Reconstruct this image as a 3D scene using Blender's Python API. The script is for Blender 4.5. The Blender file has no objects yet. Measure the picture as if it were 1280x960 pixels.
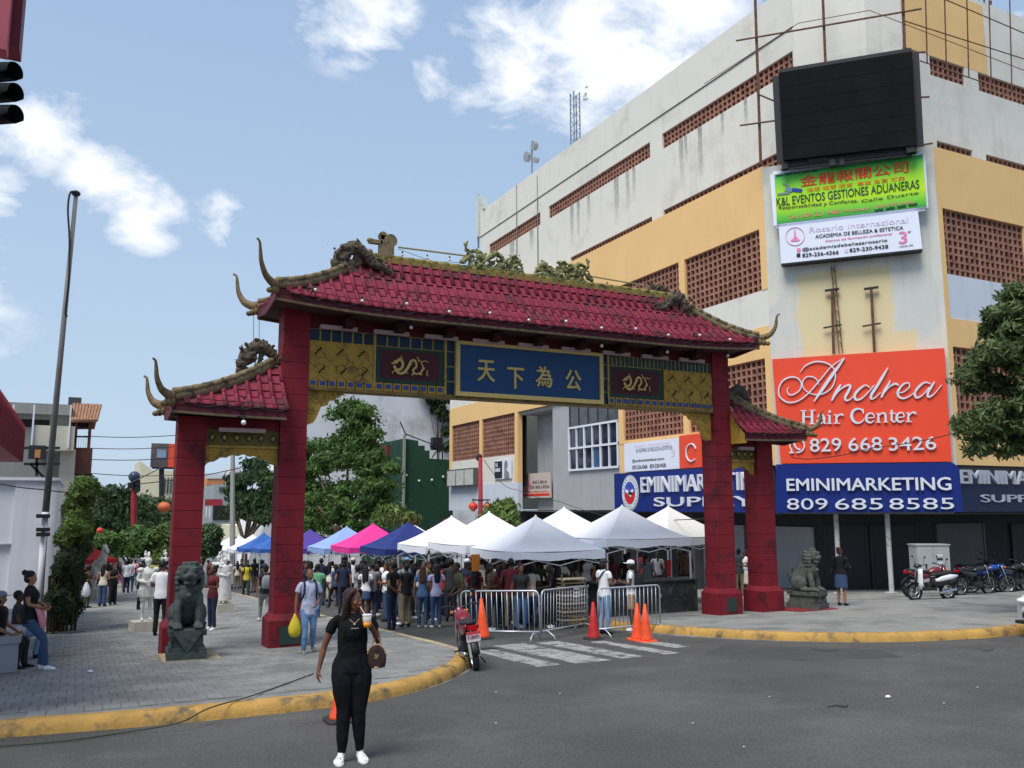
import bpy, math, random
import numpy as np
from mathutils import Vector, Matrix
random.seed(7); rnd = random.Random(11)
SC = bpy.context.scene; COL = SC.collection
# ---------------------------------------------------------------- camera
FPX, PITCH, ROLL, YAW, CZ = 1070.3, .1414, -.0021, math.radians(26.57), 2.05
def _cam():
    c, s = math.cos(PITCH), math.sin(PITCH)
    fw = np.array([0, c, s]); up = np.array([0, -s, c]); rt = np.array([1., 0, 0])
    cr, sr = math.cos(ROLL), math.sin(ROLL)
    rt, up = rt*cr + up*sr, -rt*sr + up*cr
    a = -YAW
    R = lambda v: np.array([v[0]*math.cos(a)-v[1]*math.sin(a), v[0]*math.sin(a)+v[1]*math.cos(a), v[2]])
    return R(rt), R(up), R(fw)
RT, UP, FW = _cam(); C0 = np.array([0, 0, CZ])
cam = bpy.data.cameras.new('camera'); camo = bpy.data.objects.new('camera', cam); COL.objects.link(camo)
camo.matrix_world = Matrix(((RT[0], UP[0], -FW[0], 0), (RT[1], UP[1], -FW[1], 0), (RT[2], UP[2], -FW[2], CZ), (0, 0, 0, 1)))
cam.sensor_width = 36; cam.lens = FPX/1280*36; cam.clip_end = 3000; cam.clip_start = .1
SC.camera = camo
# surveying helpers: where the line of sight through a photo point meets the ground or a wall
def ray(px, py): return FW + RT*(px-640)/FPX - UP*(py-480)/FPX
def g(px, py, h=0.):
    d = ray(px, py); t = (CZ-h)/(-d[2]-.052*d[1]); return C0 + d*t
def onY(px, py, Y): d = ray(px, py); return C0 + d*Y/d[1]
def onX(px, py, X): d = ray(px, py); return C0 + d*X/d[0]
def onP(px, py, P, n):
    d = ray(px, py); t = ((P-C0) @ n)/(d @ n); return C0 + d*t
def deep(px, py, D): return C0 + ray(px, py)*D
def gz(y): return -.052*y if y < 130 else -6.76 - .01*(y-130)
# ---------------------------------------------------------------- sky, sun, exposure
SUN_EL, SUN_ROT = math.radians(60), math.radians(238)
W = bpy.data.worlds.new('World'); SC.world = W; W.use_nodes = True
nt = W.node_tree; bgn = nt.nodes['Background']; N = nt.nodes.new; L = nt.links.new
sky = N('ShaderNodeTexSky'); sky.sky_type = 'NISHITA'; sky.sun_disc = False
sky.sun_elevation = SUN_EL; sky.sun_rotation = SUN_ROT; sky.dust_density = 2.2; sky.air_density = 1.1; sky.ozone_density = 2.2
tc = N('ShaderNodeTexCoord')
def wmath(op, a, b=None, c=None, clamp=False):
    n = N('ShaderNodeMath'); n.operation = op; n.use_clamp = clamp
    for i, v in enumerate((a, b, c)):
        if v is None: continue
        if isinstance(v, (int, float)): n.inputs[i].default_value = v
        else: L(v, n.inputs[i])
    return n.outputs[0]
noise = N('ShaderNodeTexNoise'); noise.inputs['Scale'].default_value = 9.5; noise.inputs['Detail'].default_value = 12; noise.inputs['Roughness'].default_value = .62
noise.inputs['Distortion'].default_value = .35
mp = N('ShaderNodeMapping'); mp.inputs['Scale'].default_value = (1, 1, 1.7); L(tc.outputs['Generated'], mp.inputs['Vector']); L(mp.outputs[0], noise.inputs['Vector'])
total = None
for (px, py, r, k) in ((760, 70, .13, 1), (640, 85, .09, .95), (860, 10, .14, 1), (440, 0, .085, .8), (540, 95, .035, .65), (55, 165, .062, .9), (120, 215, .06, .88), (180, 270, .052, .8), (275, 275, .035, .6), (-5, 240, .045, .9),
                       (-500, 200, .35, 1), (1700, 100, .4, 1), (700, -700, .4, .9), (100, -500, .25, .9), (2600, 300, .5, 1)):
    d = ray(px, py); d = d/np.linalg.norm(d)
    vd = N('ShaderNodeVectorMath'); vd.operation = 'DISTANCE'; L(tc.outputs['Generated'], vd.inputs[0]); vd.inputs[1].default_value = d.tolist()
    m = wmath('MULTIPLY_ADD', vd.outputs['Value'], -k/r, k, clamp=True)
    total = m if total is None else wmath('MAXIMUM', total, m)
cov = wmath('ADD', wmath('MULTIPLY', total, .5), wmath('MULTIPLY', noise.outputs[0], 1.35))
cloud = wmath('MULTIPLY', wmath('MULTIPLY', wmath('SUBTRACT', cov, .78), 3.0, clamp=True), wmath('MULTIPLY', total, 5, clamp=True), clamp=True)
sep = N('ShaderNodeSeparateXYZ'); L(tc.outputs['Generated'], sep.inputs[0])
grad = N('ShaderNodeMixRGB'); L(wmath('MULTIPLY', sep.outputs[2], 1.7, clamp=True), grad.inputs[0]); grad.inputs[1].default_value = (7.4, 9.4, 11.6, 1); grad.inputs[2].default_value = (4.7, 6.7, 10.0, 1)
veil = N('ShaderNodeMixRGB'); veil.inputs[0].default_value = .78; L(sky.outputs[0], veil.inputs[1]); L(grad.outputs[0], veil.inputs[2])
mx = N('ShaderNodeMixRGB'); L(cloud, mx.inputs[0]); L(veil.outputs[0], mx.inputs[1]); mx.inputs[2].default_value = (13.2, 13.4, 13.8, 1)
L(mx.outputs[0], bgn.inputs[0]); bgn.inputs[1].default_value = .053
sun = bpy.data.lights.new('sun', 'SUN'); sun.energy = 2.3; sun.angle = math.radians(30); sun.color = (1, .96, .9)
suno = bpy.data.objects.new('sun', sun); COL.objects.link(suno)
sd = Vector((math.sin(SUN_ROT)*math.cos(SUN_EL), math.cos(SUN_ROT)*math.cos(SUN_EL), math.sin(SUN_EL)))
suno.rotation_euler = sd.to_track_quat('Z', 'Y').to_euler()
SC.view_settings.view_transform = 'Standard'; SC.view_settings.look = 'None'; SC.view_settings.exposure = .7; SC.view_settings.gamma = 1
SC.render.engine = 'CYCLES'
try:
    SC.cycles.use_denoising = True; SC.cycles.max_bounces = 6; SC.cycles.transparent_max_bounces = 8
except Exception: pass
# ---------------------------------------------------------------- materials
def srgb(r, g_, b):
    f = lambda c: c/12.92 if c <= .04045 else ((c+.055)/1.055)**2.4
    return (f(r/255), f(g_/255), f(b/255), 1)
MATS = {}
def mat(name, c, r=.7, var=.12, sc=2.5, bump=0., bsc=40, c2=None, c2amt=0., c2sc=1.2, metal=0., trans=0., island=0., spec=.3, emit=0., streak=0., coord='Object', alpha=None, speck=0.):
    """procedural material: base colour varied by noise, an optional second colour in patches, streaks of dirt, fine relief"""
    if name in MATS: return MATS[name]
    m = bpy.data.materials.new(name); MATS[name] = m; m.use_nodes = True; nt = m.node_tree; P = nt.nodes['Principled BSDF']; N = nt.nodes.new; L = nt.links.new
    if len(c) == 3: c = (*c, 1)
    m.diffuse_color = c
    P.inputs['Roughness'].default_value = r; P.inputs['Metallic'].default_value = metal
    P.inputs['Specular IOR Level'].default_value = spec
    tc = N('ShaderNodeTexCoord'); co = tc.outputs[coord] if coord != 'World' else N('ShaderNodeNewGeometry').outputs['Position']
    nz = N('ShaderNodeTexNoise'); nz.inputs['Scale'].default_value = sc; nz.inputs['Detail'].default_value = 6; nz.inputs['Roughness'].default_value = .6; L(co, nz.inputs['Vector'])
    hs = N('ShaderNodeHueSaturation'); hs.inputs['Color'].default_value = c
    mr = N('ShaderNodeMapRange'); mr.inputs[1].default_value = .3; mr.inputs[2].default_value = .7; mr.inputs[3].default_value = 1-var; mr.inputs[4].default_value = 1+var
    L(nz.outputs[0], mr.inputs[0]); val = mr.outputs[0]
    if island:
        ge = N('ShaderNodeNewGeometry'); m2 = N('ShaderNodeMapRange'); m2.inputs[3].default_value = 1-island; m2.inputs[4].default_value = 1+island
        L(ge.outputs['Random Per Island'], m2.inputs[0]); mu = N('ShaderNodeMath'); mu.operation = 'MULTIPLY'; L(val, mu.inputs[0]); L(m2.outputs[0], mu.inputs[1]); val = mu.outputs[0]
    L(val, hs.inputs['Value']); out = hs.outputs[0]
    if c2 is not None and c2amt > 0:
        if len(c2) == 3: c2 = (*c2, 1)
        n2 = N('ShaderNodeTexNoise'); n2.inputs['Scale'].default_value = c2sc; n2.inputs['Detail'].default_value = 8; n2.inputs['Roughness'].default_value = .65; L(co, n2.inputs['Vector'])
        m3 = N('ShaderNodeMapRange'); m3.inputs[1].default_value = .62-.24*c2amt; m3.inputs[2].default_value = .76-.24*c2amt; L(n2.outputs[0], m3.inputs[0])
        mm = N('ShaderNodeMixRGB'); L(m3.outputs[0], mm.inputs[0]); L(out, mm.inputs[1]); mm.inputs[2].default_value = c2; out = mm.outputs[0]
    if streak:
        mp = N('ShaderNodeMapping'); mp.inputs['Scale'].default_value = (2.2, 2.2, .12); L(co, mp.inputs['Vector'])
        n4 = N('ShaderNodeTexNoise'); n4.inputs['Scale'].default_value = 1.6; n4.inputs['Detail'].default_value = 7; L(mp.outputs[0], n4.inputs['Vector'])
        m4 = N('ShaderNodeMapRange'); m4.inputs[1].default_value = .56; m4.inputs[2].default_value = .82; m4.inputs[4].default_value = streak; L(n4.outputs[0], m4.inputs[0])
        mm = N('ShaderNodeMixRGB'); mm.blend_type = 'MULTIPLY'; L(m4.outputs[0], mm.inputs[0]); L(out, mm.inputs[1]); mm.inputs[2].default_value = (.33, .32, .3, 1); out = mm.outputs[0]
    if speck:   # aggregate: small light and dark grains
        n7 = N('ShaderNodeTexNoise'); n7.inputs['Scale'].default_value = 38; n7.inputs['Detail'].default_value = 3; L(co, n7.inputs['Vector'])
        m7 = N('ShaderNodeMapRange'); m7.inputs[1].default_value = .35; m7.inputs[2].default_value = .7; m7.inputs[3].default_value = 1-speck; m7.inputs[4].default_value = 1+speck; L(n7.outputs[0], m7.inputs[0])
        h7 = N('ShaderNodeHueSaturation'); L(m7.outputs[0], h7.inputs['Value']); L(out, h7.inputs['Color']); out = h7.outputs[0]
    L(out, P.inputs['Base Color'])
    if bump:
        n5 = N('ShaderNodeTexNoise'); n5.inputs['Scale'].default_value = bsc; n5.inputs['Detail'].default_value = 5; L(co, n5.inputs['Vector'])
        b = N('ShaderNodeBump'); b.inputs['Strength'].default_value = bump; b.inputs['Distance'].default_value = .02; L(n5.outputs[0], b.inputs['Height']); L(b.outputs[0], P.inputs['Normal'])
    if emit: P.inputs['Emission Color'].default_value = c; P.inputs['Emission Strength'].default_value = emit
    if alpha is not None:   # worn paint: noise holes
        n6 = N('ShaderNodeTexNoise'); n6.inputs['Scale'].default_value = 2.3; n6.inputs['Detail'].default_value = 10; n6.inputs['Roughness'].default_value = .78; L(co, n6.inputs['Vector'])
        m6 = N('ShaderNodeMapRange'); m6.inputs[1].default_value = alpha; m6.inputs[2].default_value = alpha+.1; L(n6.outputs[0], m6.inputs[0]); L(m6.outputs[0], P.inputs['Alpha'])
    if trans:
        P.inputs['Transmission Weight'].default_value = 0
        tr = N('ShaderNodeBsdfTranslucent'); L(out, tr.inputs[0]); ms = N('ShaderNodeMixShader'); ms.inputs[0].default_value = trans
        L(P.outputs[0], ms.inputs[1]); L(tr.outputs[0], ms.inputs[2]); L(ms.outputs[0], nt.nodes['Material Output'].inputs[0])
    return m
def smat(name, rgb, **k): return mat(name, srgb(*rgb), **k)
# ---------------------------------------------------------------- mesh helpers
class MB:
    def __init__(s): s.v = []; s.f = []; s.m = []
    def add(s, vs, fs, mi=0):
        o = len(s.v); s.v += [tuple(map(float, p)) for p in vs]; s.f += [tuple(i+o for i in f) for f in fs]; s.m += [mi]*len(fs); return s
    def box(s, x0, y0, z0, x1, y1, z1, mi=0):
        return s.add([(x, y, z) for z in (z0, z1) for y in (y0, y1) for x in (x0, x1)], [(0, 2, 3, 1), (4, 5, 7, 6), (0, 1, 5, 4), (2, 6, 7, 3), (0, 4, 6, 2), (1, 3, 7, 5)], mi)
    def obox(s, c, ax, ay, az, hx, hy, hz, mi=0):
        c, ax, ay, az = map(np.array, (c, ax, ay, az))
        return s.add([c+ax*hx*i+ay*hy*j+az*hz*k for k in (-1, 1) for j in (-1, 1) for i in (-1, 1)], [(0, 2, 3, 1), (4, 5, 7, 6), (0, 1, 5, 4), (2, 6, 7, 3), (0, 4, 6, 2), (1, 3, 7, 5)], mi)
    def bar(s, a, b, w, h=None, up=(0, 0, 1), mi=0):
        h = w if h is None else h; a = np.array(a, float); b = np.array(b, float); d = b-a; l = np.linalg.norm(d); d /= l
        u = np.array(up, float); sd = np.cross(d, u)
        if np.linalg.norm(sd) < 1e-4: sd = np.cross(d, (1, 0, 0))
        sd /= np.linalg.norm(sd); u = np.cross(sd, d)
        return s.obox((a+b)/2, d, sd, u, l/2, w/2, h/2, mi)
    def loft(s, rings, caps=True, mi=0, closed=False):
        n = len(rings[0]); vs = [p for r in rings for p in r]; fs = []
        k = len(rings)
        for i in range(k if closed else k-1):
            for j in range(n):
                a = i*n+j; b = i*n+(j+1) % n; c = ((i+1) % k)*n
                fs.append((a, b, c+(j+1) % n, c+j))
        if caps and not closed: fs += [tuple(range(n))[::-1], tuple(range((k-1)*n, k*n))]
        return s.add(vs, fs, mi)
    def tube(s, pts, r, n=6, mi=0, closed=False, side=None, caps=True):
        P = [np.array(p, float) for p in pts]; k = len(P)
        R = r if isinstance(r, (list, tuple)) else [r]*k; rings = []; ref = None
        for i in range(k):
            a = P[i-1] if (i > 0 or closed) else P[i]; b = P[(i+1) % k] if (i < k-1 or closed) else P[i]
            d = b-a; d = d/(np.linalg.norm(d)+1e-9)
            if ref is None:
                ref = np.array(side, float) if side is not None else (np.array([1., 0, 0]) if abs(d[0]) < .8 else np.array([0, 0, 1.]))
            u = ref-d*(ref@d); u /= np.linalg.norm(u)+1e-9; w = np.cross(d, u); ref = u if side is None else ref
            rx, ry = (R[i], R[i]) if not isinstance(R[i], (tuple, list)) else R[i]
            rings.append([P[i]+u*rx*math.cos(t)+w*ry*math.sin(t) for t in (2*math.pi*j/n for j in range(n))])
        return s.loft(rings, caps=caps, mi=mi, closed=closed)
    def sph(s, c, r, n=8, k=6, mi=0, R=None):
        if isinstance(r, (int, float)): r = (r, r, r)
        rings = []; vs = []; fs = []
        for i in range(1, k):
            a = math.pi*i/k
            for j in range(n):
                t = 2*math.pi*j/n; vs.append((math.sin(a)*math.cos(t)*r[0], math.sin(a)*math.sin(t)*r[1], math.cos(a)*r[2]))
        vs += [(0, 0, r[2]), (0, 0, -r[2])]; top = len(vs)-2
        for i in range(k-2):
            for j in range(n): fs.append((i*n+j, (i+1)*n+j, (i+1)*n+(j+1) % n, i*n+(j+1) % n))
        for j in range(n): fs.append((top, j, (j+1) % n)); fs.append((top+1, (k-2)*n+(j+1) % n, (k-2)*n+j))
        if R is not None: vs = [R@np.array(p) for p in vs]
        return s.add([(p[0]+c[0], p[1]+c[1], p[2]+c[2]) for p in vs], fs, mi)
    def prism(s, poly, o, ax, ay, n, d0, d1, mi=0):
        """polygon (2D) in the plane o+x*ax+y*ay, extruded from n*d0 to n*d1"""
        o, ax, ay, n = (np.array(q, float) for q in (o, ax, ay, n)); k = len(poly)
        vs = [o+ax*x+ay*y+n*d0 for x, y in poly]+[o+ax*x+ay*y+n*d1 for x, y in poly]
        return s.add(vs, [tuple(range(k))[::-1], tuple(range(k, 2*k))]+[(i, (i+1) % k, k+(i+1) % k, k+i) for i in range(k)], mi)
    def xform(s, M, start=0):
        M = np.array(M); 
        for i in range(start, len(s.v)):
            p = M[:3, :3]@np.array(s.v[i])+M[:3, 3]; s.v[i] = tuple(p)
        return s
    def mesh(s, name, mats, smooth=False, off=None):
        me = bpy.data.meshes.new(name); v = s.v if off is None else [(a-off[0], b-off[1], c-off[2]) for a, b, c in s.v]
        me.from_pydata(v, [], s.f)
        for m in (mats if isinstance(mats, (list, tuple)) else [mats]): me.materials.append(m)
        me.polygons.foreach_set('material_index', s.m)
        if smooth: me.polygons.foreach_set('use_smooth', [True]*len(s.f))
        me.update(); return me
def fixn(me):
    import bmesh
    b = bmesh.new(); b.from_mesh(me); bmesh.ops.recalc_face_normals(b, faces=b.faces); b.to_mesh(me); b.free()
def tag(o, label=None, cat=None, group=None, kind=None):
    if label: o['label'] = label
    if cat: o['category'] = cat
    if group: o['group'] = group
    if kind: o['kind'] = kind
    return o
LABELS = set()
def thing(name, label, cat, loc=(0, 0, 0), rz=0, group=None):
    o = bpy.data.objects.new(name, None); COL.objects.link(o); o.empty_display_size = .2
    o.location = [float(q) for q in loc]; o.rotation_euler = (0, 0, rz); return tag(o, label, cat, group)
def part(mb, name, mats, parent=None, world=False, smooth=False, label=None, kind=None, fix=False):
    """one mesh object; world=True: the vertices are world coordinates and the parent is unrotated"""
    off = None
    if world and parent is not None:
        off = np.array(parent.location); q = parent.parent
        while q is not None: off = off+np.array(q.location); q = q.parent
    me = mb.mesh(name, mats, smooth, off)
    if fix: fixn(me)
    o = bpy.data.objects.new(name, me); COL.objects.link(o)
    if parent is not None: o.parent = parent
    return tag(o, label, None, None, kind)
def inst(src, parent=None, M=None, name=None):
    o = bpy.data.objects.new(name or src.name.split('.')[0], src if isinstance(src, bpy.types.Mesh) else src.data); COL.objects.link(o)
    if parent is not None: o.parent = parent
    if M is not None: o.matrix_basis = M
    return o
def dup(root, loc, rz=0, label=None, group=None, scale=None):
    def cp(o, par):
        c = o.copy(); COL.objects.link(c)
        if par is not None: c.parent = par
        for ch in o.children: cp(ch, c)
        return c
    c = cp(root, None); c.location = [float(q) for q in loc]; c.rotation_euler = (0, 0, rz)
    if scale: c.scale = (scale, scale, scale)
    if label: c['label'] = label
    if group: c['group'] = group
    return c
def struct(mb, name, mats, smooth=False, parent=None):
    o = part(mb, name, mats, parent, smooth=smooth)
    if parent is None: o['kind'] = 'structure'
    return o
def single(mb, name, mats, label, cat, group=None, smooth=False, kind=None, fix=False):
    o = part(mb, name, mats, None, smooth=smooth, fix=fix); return tag(o, label, cat, group, kind)
def curve2(pts, n=8):
    """Catmull-Rom through points of any dimension"""
    P = [np.array(p, float) for p in pts]; P = [2*P[0]-P[1]]+P+[2*P[-1]-P[-2]]; out = []
    for i in range(1, len(P)-2):
        for k in range(n):
            t = k/n; a, b, c, d = P[i-1:i+3]
            out.append(.5*((2*b)+(c-a)*t+(2*a-5*b+4*c-d)*t*t+(3*b-a-3*c+d)*t**3))
    out.append(P[-2]); return out
_dg = None
def text_mesh(txt, w, h, bold=0., depth=.01, keep=False):
    """lettering as a mesh filling a box w x h, lower left corner at 0,0, lying in XY"""
    c = bpy.data.curves.new('lettering', 'FONT'); c.body = txt; c.extrude = .02; c.resolution_u = 3
    o = bpy.data.objects.new('lettering', c); COL.objects.link(o); dg = bpy.context.evaluated_depsgraph_get(); dg.update()
    me = bpy.data.meshes.new_from_object(o.evaluated_get(dg)); bpy.data.objects.remove(o); bpy.data.curves.remove(c)
    n = len(me.vertices); a = np.zeros(n*3); me.vertices.foreach_get('co', a); a = a.reshape(-1, 3)
    mn = a.min(0); mx = a.max(0); s = (mx-mn); a = (a-mn)/np.maximum(s, 1e-6)
    if keep: w = h*s[0]/s[1]
    a *= (w, h, depth); me.vertices.foreach_set('co', a.ravel()); me.update()
    if bold:    # heavier strokes: the same outline laid slightly to each side, each copy a little proud of the last
        f = [tuple(p.vertices) for p in me.polygons]; b = bold*h*.9; mb = MB()
        for k, (dx, dy) in enumerate(((-b, 0), (b, 0), (0, b*.7), (0, -b*.7))): mb.add(a+np.array([dx, dy, .0012*k]), f)
        bpy.data.meshes.remove(me); me = mb.mesh('lettering', MATS.get('ink_black'))
    return me
def put_text(txt, o, ax, w, h, material, parent, name='lettering', bold=0., depth=.01, keep=False, up=(0, 0, 1), shear=0):
    """o = lower left corner (world), ax = reading direction"""
    me = text_mesh(txt, w, h, bold, depth, keep); me.materials.clear(); me.materials.append(material)
    ax = Vector(ax).normalized(); up = Vector(up).normalized(); n = ax.cross(up)
    if shear: up = up+ax*shear
    ob = bpy.data.objects.new(name, me); COL.objects.link(ob)
    M = Matrix(((ax.x, up.x, n.x, o[0]), (ax.y, up.y, n.y, o[1]), (ax.z, up.z, n.z, o[2]), (0, 0, 0, 1)))
    off = Vector((0, 0, 0))
    q = parent
    while q is not None: off += Vector(q.location); q = q.parent
    ob.parent = parent; ob.matrix_basis = Matrix.Translation(-off) @ M
    return ob
def tree_crown(clumps, nleaf, size, name, material, parent, seed=1, flat=.6, off=None, kind=None, shell=.75, shape=1.9):
    """crown of small leaf-shaped faces scattered through several clumps (centre, radii)"""
    r = np.random.default_rng(seed); vols = np.array([c[3]*c[4]*c[5] for c in clumps])**(2/3); cnt = (nleaf*vols/vols.sum()).astype(int); V = []
    for c, n in zip(clumps, cnt):
        d = r.normal(size=(n, 3)); d /= np.linalg.norm(d, axis=1)[:, None]; d[:, 2] = np.where(d[:, 2] < -.35, -d[:, 2]*.7, d[:, 2])
        rad = (shell+(1-shell)*r.random(n))[:, None]; rad = np.where(r.random(n)[:, None] < .3, rad*r.random(n)[:, None]**.5, rad)
        # bumpy outline: sub-tufts
        k = max(5, n//90); tu = r.normal(size=(k, 3)); tu /= np.linalg.norm(tu, axis=1)[:, None]; near = (d@tu.T).max(1)[:, None]
        rad = rad*(.58+.6*np.clip((near-.72)/.28, 0, 1))
        p = d*rad*np.array(c[3:6])+np.array(c[:3])+r.normal(size=(n, 3))*size*.6
        nn = d+r.normal(size=(n, 3))*flat; nn /= np.linalg.norm(nn, axis=1)[:, None]
        t = np.cross(nn, r.normal(size=(n, 3))); t /= np.linalg.norm(t, axis=1)[:, None]; b = np.cross(nn, t)
        s = size*(.6+.8*r.random(n))[:, None]
        V.append(np.stack([p-t*s*shape*.5, p+b*s*.38, p+t*s*shape*.5, p-b*s*.38], 1))
    V = np.concatenate(V).reshape(-1, 3); F = len(V)//4
    if off is not None: V = V-np.array(off)
    me = bpy.data.meshes.new(name); me.vertices.add(len(V)); me.vertices.foreach_set('co', V.ravel()); me.loops.add(F*4); me.loops.foreach_set('vertex_index', np.arange(F*4))
    me.polygons.add(F); me.polygons.foreach_set('loop_start', np.arange(F)*4); me.update(calc_edges=True); me.materials.append(material)
    o = bpy.data.objects.new(name, me); COL.objects.link(o)
    if parent: o.parent = parent
    if kind: o['kind'] = kind
    return o
# ================================================================ SETTING: ground, kerbs, paving
M_asph = mat('asphalt', (.086, .083, .079), r=.93, var=.18, sc=.5, bump=.7, bsc=55, c2=(.112, .11, .106), c2amt=.42, c2sc=.45, coord='World', spec=.2, speck=.24)
M_side = mat('sidewalk_concrete', (.25, .246, .23), r=.93, var=.14, sc=1.1, bump=.5, bsc=30, c2=(.15, .155, .145), c2amt=.5, c2sc=.9, coord='World', spec=.2, speck=.14)
M_pave = mat('paving', (.24, .238, .225), r=.92, var=.22, sc=1.3, bump=.5, bsc=40, c2=(.18, .18, .172), c2amt=.55, c2sc=.7, coord='World', spec=.2, island=.1)
M_gut = mat('gutter_concrete', (.19, .19, .175), r=.93, var=.2, sc=3, bump=.4, c2=(.11, .11, .1), c2amt=.6, c2sc=2, coord='World', spec=.2)
M_yel = mat('kerb_yellow', srgb(178, 139, 74), r=.8, var=.16, sc=3, bump=.5, bsc=20, c2=(.13, .1, .06), c2amt=.42, c2sc=2.6, coord='World', spec=.25)
M_pale = mat('kerb_pale', srgb(178, 160, 125), r=.85, var=.2, sc=3, bump=.4, c2=(.2, .19, .17), c2amt=.5, c2sc=2, coord='World', spec=.2)
M_wpaint = mat('road_paint', (.3, .3, .287), r=.85, var=.25, sc=5, coord='World', alpha=.39, spec=.2)
gm = MB(); ys = [-60, -20, 10, 40, 80, 130, 600, 1500]
for y in ys: gm.v += [(-900, y, gz(y)), (1200, y, gz(y))]
for i in range(len(ys)-1): gm.f.append((2*i, 2*i+1, 2*i+3, 2*i+2)); gm.m.append(0)
struct(gm, 'road', M_asph)
KL = [(-30, 15.5), (-6, 12.9), (-.7, 12.15), (1.05, 11.88), (3.03, 11.82), (4.29, 12.21), (5.45, 13.22), (6.3, 14.5), (6.72, 15.9), (6.8, 19), (6.85, 27), (7.2, 50), (7.3, 120)]
KR = [(12.3, 120), (12.1, 40), (12.1, 23), (12.0, 19.5), (12.05, 17.8), (12.35, 16.3), (12.75, 14.8), (13.5, 13.45), (14.6, 12.4), (16, 11.85), (17.5, 11.72), (24, 12.2), (60, 14.5)]
def sidewalk(path, close, m, name):
    p = [tuple(q) for q in curve2(path, 5)]
    mb = MB(); mb.add([(x, y, gz(y)+.15) for x, y in p+close], [tuple(range(len(p+close)))]); o = struct(mb, name, m)
    if o.data.polygons[0].normal.z < 0: o.data.flip_normals()
    return p, o
pL, sideL = sidewalk(KL, [(-30, 120)], M_side, 'sidewalk')
pR, sideR = sidewalk(KR, [(60, 120)], M_side, 'sidewalk')
def kerb(path, side, sel, m, parent, prof=None):
    prof = prof or [(.085, -.02), (.075, .05), (.05, .115), (.015, .15), (-.03, .166), (-.17, .166), (-.2, .14)]
    rings = []
    for i, (x, y) in enumerate(path):
        if not sel(x, y): continue
        a = np.array(path[max(i-1, 0)]); b = np.array(path[min(i+1, len(path)-1)]); d = (b-a)/np.linalg.norm(b-a); n = np.array([d[1], -d[0]])*side
        w = .92+.16*((i*37) % 11)/11
        rings.append([(x+n[0]*o*w, y+n[1]*o*w, gz(y)+z*(.97+.05*((i*13) % 7)/7)) for o, z in prof])
    mb = MB(); n = len(prof); vs = [p for r in rings for p in r]; fs = [(i*n+j, i*n+j+1, (i+1)*n+j+1, (i+1)*n+j) for i in range(len(rings)-1) for j in range(n-1)]
    mb.add(vs, fs); o = part(mb, 'kerb', m, parent, world=False, smooth=True, fix=True); return o
fine = lambda path: [tuple(q) for q in curve2(path, 14)]
fL, fR = fine(KL), fine(KR)
kerb(fL, 1, lambda x, y: x < 6.55 and y < 15.7 and x > -20, M_yel, sideL); kerb(fL, 1, lambda x, y: y > 15.3 and x > 6, M_pale, sideL, [(.06, -.02), (.055, .1), (.02, .155), (-.12, .157), (-.14, .14)])
kerb(fR, 1, lambda x, y: y < 60, M_yel, sideR)
def gutter(path, sel, w=.34):
    mb = MB(); ring = []
    for i, (x, y) in enumerate(path):
        if not sel(x, y): continue
        a = np.array(path[max(i-1, 0)]); b = np.array(path[min(i+1, len(path)-1)]); d = (b-a)/np.linalg.norm(b-a); n = np.array([d[1], -d[0]]); ww = w*(.8+.5*((i*29) % 13)/13)
        ring += [(x+n[0]*.05, y+n[1]*.05, gz(y)+.004), (x+n[0]*ww, y+n[1]*ww, gz(y)+.004)]
    mb.add(ring, [(2*i, 2*i+1, 2*i+3, 2*i+2) for i in range(len(ring)//2-1)]); o = struct(mb, 'gutter', M_gut)
    if o.data.polygons[0].normal.z < 0: o.data.flip_normals()
gutter(fL, lambda x, y: -20 < x < 7 and y < 17); gutter(fR, lambda x, y: y < 24, .3)
# paving stones of the left plaza: the 300 that show largest as parts, the rest one mesh
sl = math.atan(.052); pvm = MB(); a, b, t = .1045, .2105, .012
pvm.add([(-a, -b, 0), (a, -b, 0), (a, b, 0), (-a, b, 0), (-a+.004, -b+.004, t), (a-.004, -b+.004, t), (a-.004, b-.004, t), (-a+.004, b-.004, t)], [(0, 1, 5, 4), (1, 2, 6, 5), (2, 3, 7, 6), (3, 0, 4, 7), (4, 5, 6, 7)])
pvme = pvm.mesh('paving_stone', M_pave); rest = MB(); cand = []
def kerbY(x):
    return float(np.interp(x, [q[0] for q in pL[:50]], [q[1] for q in pL[:50]]))
for iy in range(0, 46):
    for ix in range(-32, 32):
        x = ix*.212+.1*(iy % 2)-.0; y = 12.2+iy*.424
        if x > 6.45 or x < -6.2: continue
        if x < 6.6 and y-.25 < kerbY(min(x, 6.55))+.28: continue
        if y > 14.9 and x > 6.4: continue
        if x < -.75 and 16.9 < y < 18.3: continue
        d = .447*x+.894*y; lat = (.894*x-.447*y)/d
        cand.append((0 if -.66 < lat < .2 else 1, d, x, y))
cand.sort(); M_jl = []
for k, (_, d, x, y) in enumerate(cand):
    z = gz(y)+.152+rnd.uniform(-.003, .004); M = Matrix.Translation((x, y, z)) @ Matrix.Rotation(-sl+rnd.uniform(-.006, .006), 4, 'X') @ Matrix.Rotation(rnd.uniform(-.01, .01), 4, 'Z')
    if k < 300: inst(pvme, sideL, M, 'paving_stone')
    else:
        s0 = len(rest.v); rest.add(pvm.v, pvm.f); rest.xform(M, s0)
o = part(rest, 'paving_stones_beyond', M_pave, sideL); o['kind'] = 'stuff'
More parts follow.
